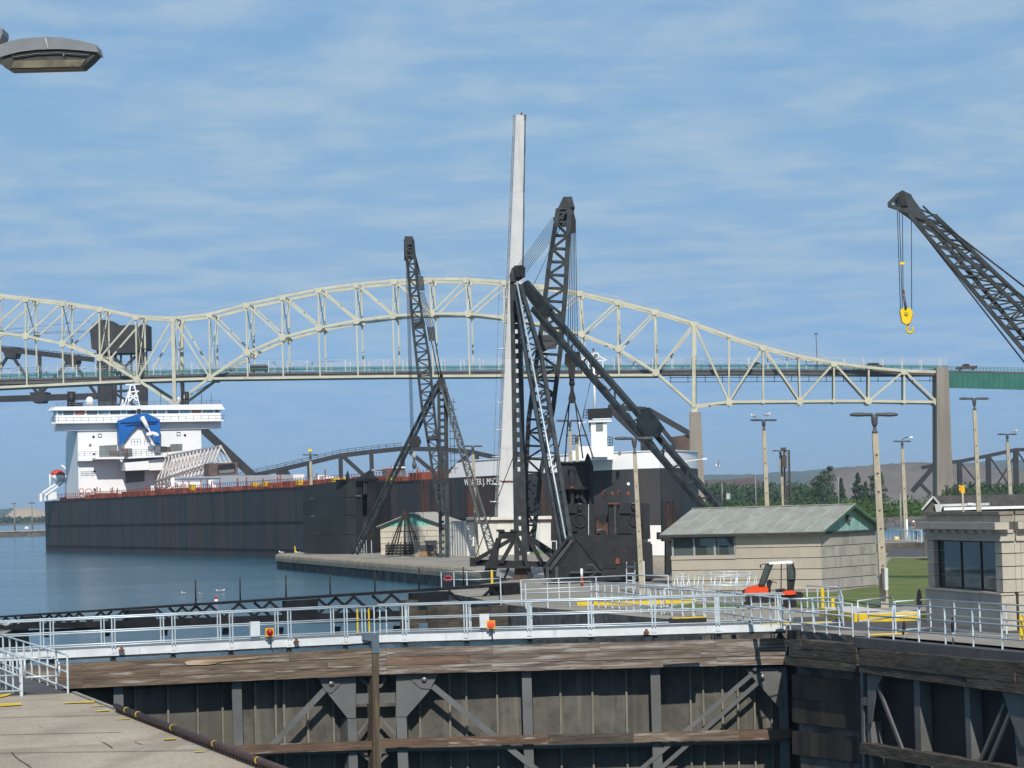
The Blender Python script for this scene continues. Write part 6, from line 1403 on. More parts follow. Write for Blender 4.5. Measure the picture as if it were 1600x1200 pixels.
# ------------------------------------------------------------------ open gate leaf far off by the ship
pl0, pl1 = V((P(472, 860, 306).x, 306, 0)), V((P(541, 860, 299).x, 299, 0)); fO = plane(pl0, pl1)
og = thing('lock_gate', 'tall black open lock gate leaf beside the ship hull with round holes in its end', 'lock gate', pl1)
OGM = M('greenish_black_gate', (.024, .030, .030), .6, 0, .25, .3, stain=[((.05, .035, .03), .5, .6, .75, .5)], streak=[((.045, .04, .035), .7, .55, .75, .5)])
ylev = [(759, 750.5), (780, 777), (807, 805.5), (836, 835.5), (864, 867)]
for (a, b), (c, d) in zip(ylev, ylev[1:]): pslab('skin_plate', OGM, og, fO, [(473, a + .3), (541, b + .3), (541.5, d - .3), (473.5, c - .3)], 1.2)
pe1 = V((P(566, 860, 301).x, 301, 0)); fE = plane(pl1 + V((.02, 0, 0)), pe1)
pslab('end_plate', OGM, og, fE, [(541, 750), (566, 750), (567, 866), (542, 868)], .6)
for y in (764, 791, 820, 850): c = fE(548, y, .03); part('round_hole', STEEL2, og, lambda k: k.tube(c - fE.n * .1, c + fE.n * .02, .22, None, 12))
for y in (770, 800, 830): c = fE(554.5, y, .1); pslab('end_stiffener', M('worn_grey_steel', (.055, .057, .06), .5), og, fE, [(553, y - 18), (556, y - 18), (556.5, y + 8), (553.5, y + 8)], .15, .1); pslab('hinge_clip', RUST, og, fE, [(552, y + 8), (557, y + 8), (557, y + 12), (552, y + 12)], .2, .16)
pslab('top_walk', STEEL2, og, fE, [(539, 749), (592, 746.5), (593, 750.5), (540, 753)], 1.4, .5); pslab('white_ledge', GREYS, og, fE, [(546, 774.5), (564, 774), (564, 775.6), (546, 776)], .3, .2)
pslab('recess_back', STEEL2, og, plane(pe1 + V((0, 3, 0)), pe1 + V((6, 3.5, 0))), [(563, 752), (600, 749), (601, 866), (566, 866)], .5)
pslab('top_grille', STEEL2, og, fE, [(568, 752), (590, 750), (589, 768), (570, 774)], .3, .2)
for k in range(7): x = 569 + k * 3.2; pbar('grille_bar', M('worn_grey_steel', (.055, .057, .06), .5), og, fE(x, 752, .3), fE(x, 772 - k * .6, .3), .08)
fE2 = plane(V((P(586, 860, 300).x, 300, 0)), V((P(612, 860, 303).x, 303, 0)))
pslab('second_end', STEEL2, og, fE2, [(587, 752), (608, 752), (612, 806), (605, 830), (590, 866), (584, 866)], 1.0)
for y, x in ((790, 599), (793, 607)): c = fE2(x, y, .03); part('round_hole', M('near_black', (.005, .005, .005), .8), og, lambda k: k.tube(c - fE2.n * .1, c + fE2.n * .02, .2, None, 12))
t = thing('tarp_heap', 'dark pointed tarpaulin heap on top of the far open gate', 'tarpaulin', fE(578, 748)); part('tarp', STEEL2, t, lambda k: k.add([fE(569, 749), fE(590, 747), fE(590, 747) - fE.n * 1.4, fE(569, 749) - fE.n * 1.4, fE(578, 734, -.7), fE(583, 740, -.7)], [(0, 1, 5, 4), (1, 2, 5), (2, 3, 4, 5), (3, 0, 4), (0, 3, 2, 1)]))
t = thing('tarp_heap', 'small dark pointed figure shaped bollard on the far open gate left end', 'bollard', fE(544, 749)); part('bollard', STEEL2, t, lambda k: k.lathe(fE(543.5, 749.5, -.4), [(.22, 0), (.2, .4), (.12, .7), (.03, .95)], 8))
# ------------------------------------------------------------------ buildings
TEAL = M('faded_teal_boards', (.27, .46, .40), .8, 0, .15, 1.5, streak=[((.13, .22, .19), 5, .5, .7, .6), ((.42, .47, .42), 4, .62, .75, .5)], bump=.2)
TAN = M('tan_stone_course', (.47, .42, .335), .9, 0, .07, .5, stain=[((.30, .27, .23), .8, .56, .75, .45)], streak=[((.26, .24, .21), 2.2, .62, .80, .35)], fine=(14, .07), bump=.15, bscale=25)
GREYST = M('grey_weathered_stone', (.40, .375, .325), .9, 0, .10, .6, stain=[((.22, .20, .18), .8, .50, .7, .55)], streak=[((.16, .15, .14), 2.5, .55, .75, .55)], fine=(14, .08), bump=.15, bscale=25)
ROOFG = M('grey_green_sheet_roof', (.295, .31, .275), .75, 0, .12, 1.0, stain=[((.24, .21, .18), 1.3, .45, .65, .6), ((.36, .42, .37), 5, .6, .72, .4)], fine=(10, .1), bump=.15)
DKT = M('dark_trim', (.05, .055, .055), .7, 0, .2, 2)
JOINT = M('dark_joint', (.07, .065, .06), .9)
# --- green roofed stone building
K0 = G(1285, 922); fn_ = V((-.82, .57, 0)); rn_ = V((.57, .82, 0))
f1 = plane(K0, K0 + fn_ * 5); f2 = plane(K0, K0 + rn_ * 5)
gh = thing('stone_building', 'low tan stone building with green metal roof and teal gable', 'building', K0)
WL, WR = 8.85, 5.95
lev = [0, .52, 1.06, 1.62, 2.17, 2.80]
def facepanel(o, d, u0, u1, z0, z1, nrm, proud): 
    a = o + d * u0 + V((0, 0, z0)) + nrm * proud; b = o + d * u1 + V((0, 0, z0)) + nrm * proud
    return [a, b, b + V((0, 0, z1 - z0)), a + V((0, 0, z1 - z0))]
part('core_wall', JOINT, gh, lambda k: k.prism([K0 + fn_ * .03 + rn_ * .03, K0 + fn_ * (WL - .03) + rn_ * .03, K0 + fn_ * (WL - .03) + rn_ * (WR - .03), K0 + fn_ * .03 + rn_ * (WR - .03)], (0, 0, 1.6)))
part('core_wall', JOINT, gh, lambda k: k.prism([K0 + fn_ * .03 + rn_ * .03, K0 + fn_ * 4.6 + rn_ * .03, K0 + fn_ * 4.6 + rn_ * (WR - .03), K0 + fn_ * .03 + rn_ * (WR - .03) ], (0, 0, 2.79)))
for i, (z0, z1) in enumerate(zip(lev, lev[1:])):
    cu = [0, 2.0, 3.45, 5.0, 6.6, WL] if i % 2 == 0 else [0, 1.2, 2.8, 4.4, 5.9, 7.4, WL]
    for a, b in zip(cu, cu[1:]):
        if i == 4:
            b = min(b, 4.95)
        if i == 3 and a >= 4.9: continue
        if b - a < .05: continue
        if i == 3: b = min(b, 4.95)
        p = facepanel(K0, fn_, a + .0015, b - .0015, z0 + .035, z1, f1.n, 0); part('stone_block', TAN, gh, lambda k: k.prism(p, -f1.n * .12))
    for a, b in ((0, 1.9), (1.9, 4.1), (4.1, WR)) if i % 2 else ((0, 3.0), (3.0, WR)):
        p = facepanel(K0, rn_, a + .0015, b - .0015, z0 + .035, z1, f2.n, 0); part('stone_block', GREYST, gh, lambda k: k.prism(p, -f2.n * .12))
# ribbon window at the left of the front
wa, wb = 4.98, 8.72
p = facepanel(K0, fn_, 4.95, WL, 1.64, 1.84, f1.n, .05); part('sill', TAN, gh, lambda k: k.prism(p, -f1.n * .2))
for u in (wa, 6.18, 7.42, wb): p = facepanel(K0, fn_, u, u + .10, 1.84, 2.80, f1.n, -.02); part('mullion', M('grey_mullion', (.33, .35, .33), .7), gh, lambda k: k.prism(p, -f1.n * .14))
p = facepanel(K0, fn_, wa, WL, 2.72, 2.80, f1.n, -.02); part('window_head', DKT, gh, lambda k: k.prism(p, -f1.n * .14))
CLEAR = bpy.data.materials.new('clear_window_glass'); CLEAR.use_nodes = True; b_ = CLEAR.node_tree.nodes['Principled BSDF']; b_.inputs['Base Color'].default_value = (.22, .28, .28, 1); b_.inputs['Transmission Weight'].default_value = .75; b_.inputs['Roughness'].default_value = .03; b_.inputs['IOR'].default_value = 1.1
for u0, u1 in ((wa + .1, 6.18), (6.28, 7.42), (7.52, wb)):
    p = facepanel(K0, fn_, u0, u1, 1.84, 2.72, f1.n, -.08); pn = part('window_pane', CLEAR, gh, lambda k: k.prism(p, -f1.n * .02))
part('inner_back_wall', M('inside_wall', (.08, .075, .065), .9), gh, lambda k: k.prism([K0 + fn_ * 4.65 + rn_ * 3.5 + V((0, 0, 1.6)), K0 + fn_ * 7.0 + rn_ * 3.5 + V((0, 0, 1.6)), K0 + fn_ * 7.0 + rn_ * 3.5 + V((0, 0, 2.78)), K0 + fn_ * 4.65 + rn_ * 3.5 + V((0, 0, 2.78))], rn_ * .1))
for u, s in ((5.3, .5), (6.6, .35), (8.0, .45)): part('indoor_cabinet', STEEL2, gh, lambda k: k.box(K0 + fn_ * u + rn_ * 1.6 + V((0, 0, 1.95)), s, s, .7, .4))
# roof
EZ, RZ, OV = 2.93, 4.22, .42
def roofpt(u, v): return K0 + fn_ * u + rn_ * v
rm = WR / 2; slope = (RZ - EZ) / (rm + OV)
NP = 9; us = [lerp(-OV, WL + OV, i / NP) for i in range(NP + 1)]
for a, b in zip(us, us[1:]):
    for sd in (1, -1):
        v0, v1 = (-OV, rm) if sd == 1 else (WR + OV, rm); dz = random.uniform(-.006, .006)
        p = [roofpt(a + .008, v0) + V((0, 0, EZ + dz)), roofpt(b - .008, v0) + V((0, 0, EZ + dz)), roofpt(b - .008, v1) + V((0, 0, RZ + dz)), roofpt(a + .008, v1) + V((0, 0, RZ + dz))]
        part('roof_sheet', ROOFG, gh, lambda k: k.prism(p, (0, 0, .035)))
        if sd == 1: pbar('roof_seam', M('pale_seam', (.36, .41, .34), .7, 0, .2, 2), gh, roofpt(a, v0) + V((0, 0, EZ + .045)), roofpt(a, v1) + V((0, 0, RZ + .045)), .05, .035)
pbar('ridge_cap', ROOFG, gh, roofpt(-OV, rm) + V((0, 0, RZ + .05)), roofpt(WL + OV, rm) + V((0, 0, RZ + .05)), .22, .05)
pbar('eave_gutter', DKT, gh, roofpt(-OV, -OV + .02) + V((0, 0, EZ - .07)), roofpt(WL + OV, -OV + .02) + V((0, 0, EZ - .07)), .08, .13)
pbar('barge_board', M('green_barge_board', (.06, .12, .09), .7), gh, roofpt(-OV + .02, -OV) + V((0, 0, EZ - .05)), roofpt(-OV + .02, rm) + V((0, 0, RZ - .05)), .05, .12)
pbar('barge_board', M('green_barge_board', (.06, .12, .09), .7), gh, roofpt(-OV + .02, WR + OV) + V((0, 0, EZ - .05)), roofpt(-OV + .02, rm) + V((0, 0, RZ - .05)), .05, .12)
pbar('gable_ledge', DKT, gh, roofpt(-.08, -.1) + V((0, 0, 2.86)), roofpt(-.08, WR + .1) + V((0, 0, 2.86)), .16, .1)
part('eave_board', DKT, gh, lambda k: k.prism([roofpt(.0, -.02) + V((0, 0, 2.8)), roofpt(WL, -.02) + V((0, 0, 2.8)), roofpt(WL, .3) + V((0, 0, 2.8)), roofpt(0, .3) + V((0, 0, 2.8))], (0, 0, .12)))
NB = 18
for i in range(NB):
    v0, v1 = lerp(-.3, WR + .3, i / NB) + .006, lerp(-.3, WR + .3, (i + 1) / NB) - .006
    zt = lambda v: EZ - .04 + slope * (v + OV if v < rm else WR + OV - v)
    j = random.uniform(0, .012); p = [roofpt(-.03 - j, v0) + V((0, 0, 2.90)), roofpt(-.03 - j, v1) + V((0, 0, 2.90)), roofpt(-.03 - j, v1) + V((0, 0, max(2.92, zt(v1)))), roofpt(-.03 - j, v0) + V((0, 0, max(2.92, zt(v0))))]
    part('gable_board', TEAL, gh, lambda k: k.prism(p, fn_ * .05))
c = f2(1325, 809.5, .1); part('wall_lamp', LUM, gh, lambda k: k.box(c, .22, .2, .34, .9)); part('lamp_glass', GREYS, gh, lambda k: k.box(c + f2.n * .12, .12, .06, .16, .9))

# --- booth at the right
B0 = G(1570, 986); bl = V((-math.sin(rad(9)), math.cos(rad(9)), 0)); brd = V((bl.y, -bl.x, 0)); fS = plane(B0, B0 + bl); fS2 = plane(B0, B0 + brd)
bl_ = 0
bo = thing('control_booth', 'square grey stone booth with flat parapet and big dark window at the right edge', 'booth', B0)
ST = M('booth_ashlar', (.46, .42, .345), .9, 0, .08, .6, stain=[((.24, .22, .19), .9, .55, .75, .5)], streak=[((.22, .20, .18), 2.4, .6, .78, .4)], fine=(16, .06), bump=.12, bscale=25)
BL, BR = 8.4, 4.6
def ring(nm, z0, z1, proud, nl_, nr_, mat=ST, gap=.012, skipl=None):
    """one course of blocks round the two visible sides (and plain backs)"""
    for d, o, L_, n, nn in ((bl, brd, BL, nl_, fS.n), (brd, bl, BR, nr_, fS2.n)):
        for i in range(n):
            u0, u1 = L_ * i / n, L_ * (i + 1) / n
            u0 = u0 - proud if i == 0 else u0 + gap / 2; u1 = u1 + (proud if i == n - 1 else -gap / 2)
            if i == 0 and d is brd: u0 += proud + .5
            if skipl and d is bl and (u0 > skipl[0] - .01 and u1 < skipl[1] + .01): continue
            p = [B0 + d * u0 + nn * proud + V((0, 0, z0 + gap)), B0 + d * u1 + nn * proud + V((0, 0, z0 + gap)), B0 + d * u1 + nn * proud + V((0, 0, z1)), B0 + d * u0 + nn * proud + V((0, 0, z1))]
            part(nm, mat, bo, lambda k: k.prism(p, -nn * .5))
ring('base_stone', 0, 1.20, .10, 4, 2); ring('sill_stone', 1.20, 1.28, .14, 5, 2)
zs = [1.28, 1.72, 2.16, 2.60, 3.02]
WU0, WU1 = .72, 7.6
for z0, z1 in zip(zs, zs[1:]):
    for u0, u1 in ((0, WU0 - .02), (WU1 + .02, BL)):
        p = [B0 + bl * u0 + V((0, 0, z0 + .03)), B0 + bl * u1 + V((0, 0, z0 + .03)), B0 + bl * u1 + V((0, 0, z1)), B0 + bl * u0 + V((0, 0, z1))]; part('pier_stone', ST, bo, lambda k: k.prism(p, -fS.n * .45))
    for u0, u1 in ((.46, .66), (.67, BR)):
        if u0 > .6 : u1 = .80
        p = [B0 + brd * (u0 if u0 < .6 else u0) + V((0, 0, z0 + .03)), B0 + brd * u1 + V((0, 0, z0 + .03)), B0 + brd * u1 + V((0, 0, z1)), B0 + brd * u0 + V((0, 0, z1))]; part('pier_stone', ST, bo, lambda k: k.prism(p, -fS2.n * .45))
part('door', M('red_door', (.25, .04, .03), .6), bo, lambda k: k.prism([B0 + brd * .83 - fS2.n * .25, B0 + brd * 1.7 - fS2.n * .25, B0 + brd * 1.7 - fS2.n * .25 + V((0, 0, 2.9)), B0 + brd * .83 - fS2.n * .25 + V((0, 0, 2.9))], -fS2.n * .06))
part('right_wall', ST, bo, lambda k: k.prism([B0 + brd * 1.72 - fS2.n * .02, B0 + brd * BR - fS2.n * .02, B0 + brd * BR - fS2.n * .02 + V((0, 0, 3.0)), B0 + brd * 1.72 - fS2.n * .02 + V((0, 0, 3.0))], -fS2.n * .3))
ring('frieze', 3.02, 3.30, .04, 6, 3, ST); ring('frieze_fillet', 3.02, 3.10, .08, 3, 2); ring('cornice', 3.42, 3.68, .32, 6, 3); ring('cornice_bed', 3.30, 3.42, .10, 6, 3); ring('parapet', 3.68, 3.92, .02, 5, 3, M('parapet_ashlar', (.34, .31, .26), .9, 0, .12, .6, stain=[((.19, .17, .15), .9, .5, .7, .6)], fine=(16, .08), bump=.2, bscale=20)); ring('parapet_cap', 3.92, 4.04, .07, 3, 2, M('rough_cap_stone', (.24, .21, .165), .95, 0, .25, 1.2, stain=[((.10, .09, .075), 1.3, .5, .7, .7)], bump=.5, bscale=10))
for i in range(8): u = .5 + i * .98; p = [B0 + bl * u + fS.n * .16 + V((0, 0, 3.30)), B0 + bl * (u + .3) + fS.n * .22 + V((0, 0, 3.30)), B0 + bl * (u + .3) + fS.n * .22 + V((0, 0, 3.42)), B0 + bl * u + fS.n * .22 + V((0, 0, 3.42))]; part('dentil', ST, bo, lambda k: k.prism(p, -fS.n * .14))
part('roof_slab', ST, bo, lambda k: k.prism([B0 + bl * .3 + brd * .3 + V((0, 0, 3.7)), B0 + bl * (BL - .1) + brd * .3 + V((0, 0, 3.7)), B0 + bl * (BL - .1) + brd * BR + V((0, 0, 3.7)), B0 + bl * .3 + brd * BR + V((0, 0, 3.7))], (0, 0, .1)))
MUL = M('dark_bronze_frame', (.05, .05, .045), .5, .3)
GL2 = M('reflecting_window_glass', (.030, .050, .042), .05, 0, .5, .5, spec=.4)
for u0, u1 in ((WU0 + .08, 2.75), (2.83, 4.95), (5.03, WU1 - .08)):
    p = [B0 + bl * u0 - fS.n * .20 + V((0, 0, 1.36)), B0 + bl * u1 - fS.n * .20 + V((0, 0, 1.36)), B0 + bl * u1 - fS.n * .20 + V((0, 0, 2.98)), B0 + bl * u0 - fS.n * .20 + V((0, 0, 2.98))]; part('window_pane', GL2, bo, lambda k: k.prism(p, -fS.n * .03))
for u in (WU0, 2.75, 4.95, WU1 - .08): p = [B0 + bl * u - fS.n * .16 + V((0, 0, 1.29)), B0 + bl * (u + .08) - fS.n * .16 + V((0, 0, 1.29)), B0 + bl * (u + .08) - fS.n * .16 + V((0, 0, 3.01)), B0 + bl * u - fS.n * .16 + V((0, 0, 3.01))]; part('mullion', MUL, bo, lambda k: k.prism(p, -fS.n * .1))
for z in (1.285, 2.96): p = [B0 + bl * WU0 - fS.n * .17 + V((0, 0, z)), B0 + bl * WU1 - fS.n * .17 + V((0, 0, z)), B0 + bl * WU1 - fS.n * .17 + V((0, 0, z + .06)), B0 + bl * WU0 - fS.n * .17 + V((0, 0, z + .06))]; part('window_rail', MUL, bo, lambda k: k.prism(p, -fS.n * .08))
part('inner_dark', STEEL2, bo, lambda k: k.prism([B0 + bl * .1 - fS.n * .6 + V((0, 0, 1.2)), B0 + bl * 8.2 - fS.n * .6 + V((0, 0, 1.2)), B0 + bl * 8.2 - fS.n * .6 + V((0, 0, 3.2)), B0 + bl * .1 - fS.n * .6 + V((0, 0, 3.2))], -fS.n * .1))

# --- stone house left, with teal gable
SHD = 285.0; fG = dplane(SHD)
hs = thing('stone_house', 'small pale stone house with teal gable front beside the white shed', 'house', V((fG(640, 866).x, SHD, 0)))
s_ = SHD / FOC
sx = lambda x: fG(x, 866).x
SB = M('pale_rough_block', (.52, .47, .38), .9, 0, .08, 1, streak=[((.33, .29, .24), 1.5, .62, .78, .4)], bump=.4, bscale=6)
zt_ = [0, .58, 1.16, 1.74, 2.32, 2.88]
dv = V((.30, 1, 0)).normalized()
for i, (z0, z1) in enumerate(zip(zt_, zt_[1:])):
    cu = [595, 615, 640, 668, 692] if i % 2 else [595, 628, 655, 692]
    for a, b in zip(cu, cu[1:]):
        o = random.uniform(-.04, .02); part('stone_block', SB, hs, lambda k: k.prism([V((sx(a) + .02, SHD + o, z0 + .04)), V((sx(b) - .02, SHD + o, z0 + .04)), V((sx(b) - .02, SHD + o, z1)), V((sx(a) + .02, SHD + o, z1))], (0, .4, 0)))
part('core_wall', JOINT, hs, lambda k: k.prism([V((sx(595.5), SHD + .1, 0)), V((sx(691), SHD + .1, 0)), V((sx(691), SHD + .1, 0)) + dv * 7, V((sx(595.5), SHD + .1, 0)) + dv * 7], (0, 0, 2.86)))
for i, (z0, z1) in enumerate(zip(zt_, zt_[1:])):
    part('side_block', SB, hs, lambda k: k.prism([V((sx(692.3), SHD + .1, z0 + .04)), V((sx(692.3), SHD + .1, z0 + .04)) + dv * 7, V((sx(692.3), SHD + .1, z1)) + dv * 7, V((sx(692.3), SHD + .1, z1))], (-.3, 0, 0)))
ap, le, re = fG(640, 802.5), fG(588.5, 824), fG(692.5, 820)
ap.x = sx(643); pk = lambda q, e: V((q.x, SHD - .35, q.z + e))
for a, b in ((le, ap), (re, ap)):
    part('roof_slope', M('pale_grey_shingle', (.40, .37, .32), .85, 0, .12, 1.2, fine=(8, .1)), hs, lambda k: k.prism([pk(a, 0), pk(b, 0), pk(b, 0) + dv * 8, pk(a, 0) + dv * 8], (0, 0, .10)))
    pbar('barge_board', DKT, hs, pk(a, -.03) + V((0, -.03, 0)), pk(b, -.03) + V((0, -.03, 0)), .08, .13)
NB = 14
for i in range(NB):
    x0, x1 = lerp(le.x + .4, re.x - .3, i / NB) + .012, lerp(le.x + .4, re.x - .3, (i + 1) / NB) - .012
    zf = lambda x: le.z + (ap.z - le.z) * (x - le.x) / (ap.x - le.x) - .05 if x < ap.x else re.z + (ap.z - re.z) * (re.x - x) / (re.x - ap.x) - .05
    part('gable_board', TEAL if False else M('bright_teal_board', (.17, .46, .37), .75, 0, .12, 2), hs, lambda k: k.prism([V((x0, SHD - .04, 2.88)), V((x1, SHD - .04, 2.88)), V((x1, SHD - .04, max(2.9, zf(x1)))), V((x0, SHD - .04, max(2.9, zf(x0))))], (0, .06, 0)))
# --- white shed
WD = 266.0; fw = dplane(WD)
ws = thing('white_shed', 'long low white panelled shed at the foot of the pale tower', 'shed', V((fw(790, 868).x, WD, 0)))
PW = M('off_white_panel', (.66, .645, .58), .7, 0, .05, .6, streak=[((.45, .42, .36), 1.6, .62, .78, .4)])
PG2 = M('grey_white_cladding', (.52, .525, .51), .6, .1, .08, .8)
xs_ = [730.5, 753, 775.5, 798, 820.5, 843, 861]
for a, b in zip(xs_, xs_[1:]): pslab('wall_panel', PW, ws, fw, [(a + .3, 815), (b - .3, 815), (b - .3, 868.5), (a + .3, 868.5)], .15)
part('inner_wall', PW, ws, lambda k: k.prism([fw(731, 867, -.16), fw(860.5, 866, -.16), fw(860.5, 866, -.16) + V((0, 7, 0)), fw(731, 867, -.16) + V((0, 7, 0))], (0, 0, 3)))
pslab('roof_edge', PW, ws, fw, [(728.5, 809), (862, 806.5), (862, 811), (728.5, 813)], 7.6, .35); pslab('red_trim', M('maroon_trim', (.13, .03, .025), .7), ws, fw, [(729, 813.2), (862, 811.2), (862, 813), (729, 814.8)], .2, .30)
ptube('drain_pole', M('pale_blue_pole', (.45, .56, .60), .5), ws, fw(836.5, 812, .5), fw(839.5, 872, .5), .14, None, 8)
wc = fw(730, 868); wc.z = 0; ld_ = V((-.316, .949, 0))
for i in range(7):
    a, b = wc + ld_ * (i * .82) + V((-.02, 0, 0)), wc + ld_ * (i * .82 + .76) + V((-.02, 0, 0)); part('cladding_sheet', PG2 if i % 2 else PW, ws, lambda k: k.prism([a, b, b + V((0, 0, 3.32)), a + V((0, 0, 3.32))], (.1, .05, 0)))
    a = wc + ld_ * (i * .82 + .76); part('cladding_rib', PG2, ws, lambda k: k.prism([a, a + ld_ * .06, a + ld_ * .06 + V((-.10, -.03, 0)), a + V((-.10, -.03, 0))], (0, 0, 3.32)))
pslab('green_base', M('green_base_panel', (.12, .2, .10), .8, 0, .2), ws, fw, [(828, 857), (860, 856), (860, 868), (828, 869)], .1, .12); pslab('small_window', GLASS, ws, fw, [(862, 846), (869, 846), (869, 862), (862, 862)], .1, .1); pslab('window_frame', WHITE, ws, fw, [(861, 845), (870, 845), (870, 863), (861, 863)], .1, .06)
# --- dark roofed house behind the booth
HD = 196.0; fh_ = dplane(HD)
dh = thing('dark_roofed_house', 'grey house with dark shingle roof and pale gable behind the stone booth', 'house', V((fh_(1500, 870).x, HD, 0)))
SHG = M('dark_shingles', (.085, .08, .08), .9, 0, .15, 2, fine=(10, .2), bump=.3)
part('gable_wall', M('grey_brown_siding', (.10, .095, .085), .8), dh, lambda k: k.prism([fh_(1444, 870), fh_(1489, 870), fh_(1489, 799), fh_(1459, 777), fh_(1444, 797)], (0, .2, 0)))
pslab('roof_front', SHG, dh, fh_, [(1458, 775), (1640, 771), (1640, 795), (1482, 797), (1468, 787)], .2, -.3)
pbar('barge_board', M('pale_fascia', (.50, .52, .52), .6), dh, fh_(1440, 796.5, .2), fh_(1458, 776, .2), .12, .2, fh_.n); pbar('barge_board', M('pale_fascia', (.50, .52, .52), .6), dh, fh_(1458, 776, .2), fh_(1467.5, 787.5, .2), .12, .2, fh_.n)
pslab('white_fascia', M('pale_fascia', (.50, .52, .52), .6), dh, fh_, [(1460, 788), (1546, 785.6), (1546, 789.5), (1473, 791.5), (1470, 800), (1463, 800)], .3, .4)
pslab('long_white_gutter', WHITE, dh, fh_, [(1475, 793), (1640, 789.5), (1640, 793.5), (1475, 797.5)], .3, .6); pslab('front_wall', M('grey_brown_siding', (.10, .095, .085), .8), dh, fh_, [(1473, 797.5), (1640, 793.5), (1640, 870), (1473, 870)], .3, .1)
part('sign_lettering', WHITE, dh, lambda k: [k.box(fh_(1513 + j * 2.3, 787.4, .55), .08, .05, .16) for j in range(4)] and None)
# --- stone vent block, bench and pole tripod by the stone house
q0 = G(663, 869.5); fv = dplane(q0.y)
vb = thing('vent_block', 'square concrete block with louvred grille left of the white shed', 'vent block', q0)
pslab('block', CONC, vb, fv, [(647, 846.5), (681, 845.5), (682, 869), (647, 870)], 2.0); pslab('cap', CONC, vb, fv, [(646, 845.5), (682, 844.5), (682, 847), (646, 848)], 2.2, .08); pslab('rust_panel', M('rust_stained_concrete', (.28, .17, .10), .9, 0, .2, 2), vb, fv, [(655, 862), (677, 861.5), (677, 868.8), (655, 869.2)], .05, .03)
for k in range(6): pslab('louvre', M('dark_louvre', (.09, .085, .08), .7), vb, fv, [(655, 851.5 + k * 1.7), (677, 851 + k * 1.7), (677, 852.1 + k * 1.7), (655, 852.6 + k * 1.7)], .06, .05)
q0 = G(622, 869); fv2 = dplane(q0.y)
bn = thing('timber_stack', 'dark stack of beams in front of the stone house under the pole tripod', 'beam stack', q0)
for k in range(4): pslab('beam', STEEL2, bn, fv2, [(602, 851 + k * 4.3), (645, 850 + k * 4.3), (645, 853.6 + k * 4.3), (602, 854.6 + k * 4.3)], 1.2, random.uniform(-.1, .15))
for x in (606, 612, 625, 634, 640): pslab('upright', STEEL2, bn, fv2, [(x, 847), (x + 1.6, 847), (x + 1.6, 868), (x, 868)], .2, .25)
tp_ = thing('pole_tripod', 'rusty pyramid of leaning poles standing before the stone house', 'pole tripod', q0)
for bx, o in ((606, .6), (612, .2), (618, -.2), (631.5, .5), (633, 1.2), (648, .3), (655, .6), (660, .1)): ptube('pole', M('rusty_dark_pole', (.04, .03, .025), .8, 0, .3, 2), tp_, fv2(632.5 + (bx - 632) * .08, 799, .3), fv2(bx, 867, o), .075, .085, 6)
ptube('apex', M('rusty_dark_pole', (.04, .03, .025), .8, 0, .3, 2), tp_, fv2(632.3, 812, .3), fv2(632, 793, .3), .11, .05, 7); ptube('tie_ring', STEEL2, tp_, fv2(617, 831, .4), fv2(648, 830, .4), .05)
tbl = thing('small_table', 'small dark outdoor table between vent block and white shed', 'table', G(688, 868)); fv3 = dplane(G(688, 868).y)
pslab('top', STEEL2, tbl, fv3, [(681, 848), (690, 848), (690, 849.3), (681, 849.3)], .8)
for x in (683, 688): pslab('leg', STEEL2, tbl, fv3, [(x, 849), (x + .8, 849), (x + .8, 868), (x, 868)], .06)
for label, x, y, h, mat in (('short yellow post at the far end of the stone quay', 461, 863.5, .75, YEL), ('yellow hydrant post right of the orange tractor by the railing', 1286, 952, .9, YEL), ('yellow bollard behind the right end of the gate railing', 1302, 962, .75, YEL), ('slim yellow post on the concrete slope by the trestle', 769, 914, .9, YEL), ('yellow box by the railing at the right picture edge', 1597, 1000, .8, YEL)):
    q = G(x, y); t = thing('bollard', label, 'bollard', q, 0, 'yellow posts'); part('post', mat, t, lambda k: k.lathe(q, [(.075, 0), (.075, h * .8), (.07, h * .95), (.03, h)], 10)); part('collar', mat, t, lambda k: k.lathe(q, [(.10, 0), (.10, .06)], 10))
t = thing('signal', 'yellow traffic signal on a pale pole above the booth roof', 'signal', V((P(1505, 800, 130).x, 130, 0))); fy = dplane(130)
ptube('pole', POSTC, t, V((fy(1507, 800).x, 130, 0)), fy(1504, 770), .045); pslab('signal_box', M('amber_signal', (.75, .38, .01), .5, 0, .1), t, fy, [(1501, 758.5), (1507, 758.5), (1508, 770), (1504, 772), (1501.5, 770)], .35)
for y in (761, 765.5): part('visor', M('amber_signal', (.75, .38, .01), .5, 0, .1), t, lambda k: k.tube(fy(1500.5, y, -.15), fy(1498.5, y + .4, -.15), .10, None, 8))
t = thing('electric_box', 'pale grey cabinet mounted on the thick lamp post right side', 'electric box', P(1385, 905, 117.5)); fe = dplane(117.2); pslab('box_front', M('pale_cabinet', (.62, .68, .66), .5), t, fe, [(1382, 888), (1387.5, 887.5), (1388, 921.5), (1383, 922)], .35); pslab('box_side', M('grey_brown_side', (.14, .12, .10), .8), t, fe, [(1378, 888), (1381.9, 888), (1382.9, 922), (1379, 922)], .3, -.03)
t = thing('electric_box', 'small white box high on the slim lamp post by the white shed', 'electric box', P(739.5, 846, 261)); pslab('box', WHITE, t, dplane(260.9), [(738.6, 839), (740.8, 839), (740.8, 853), (738.6, 853)], .2)
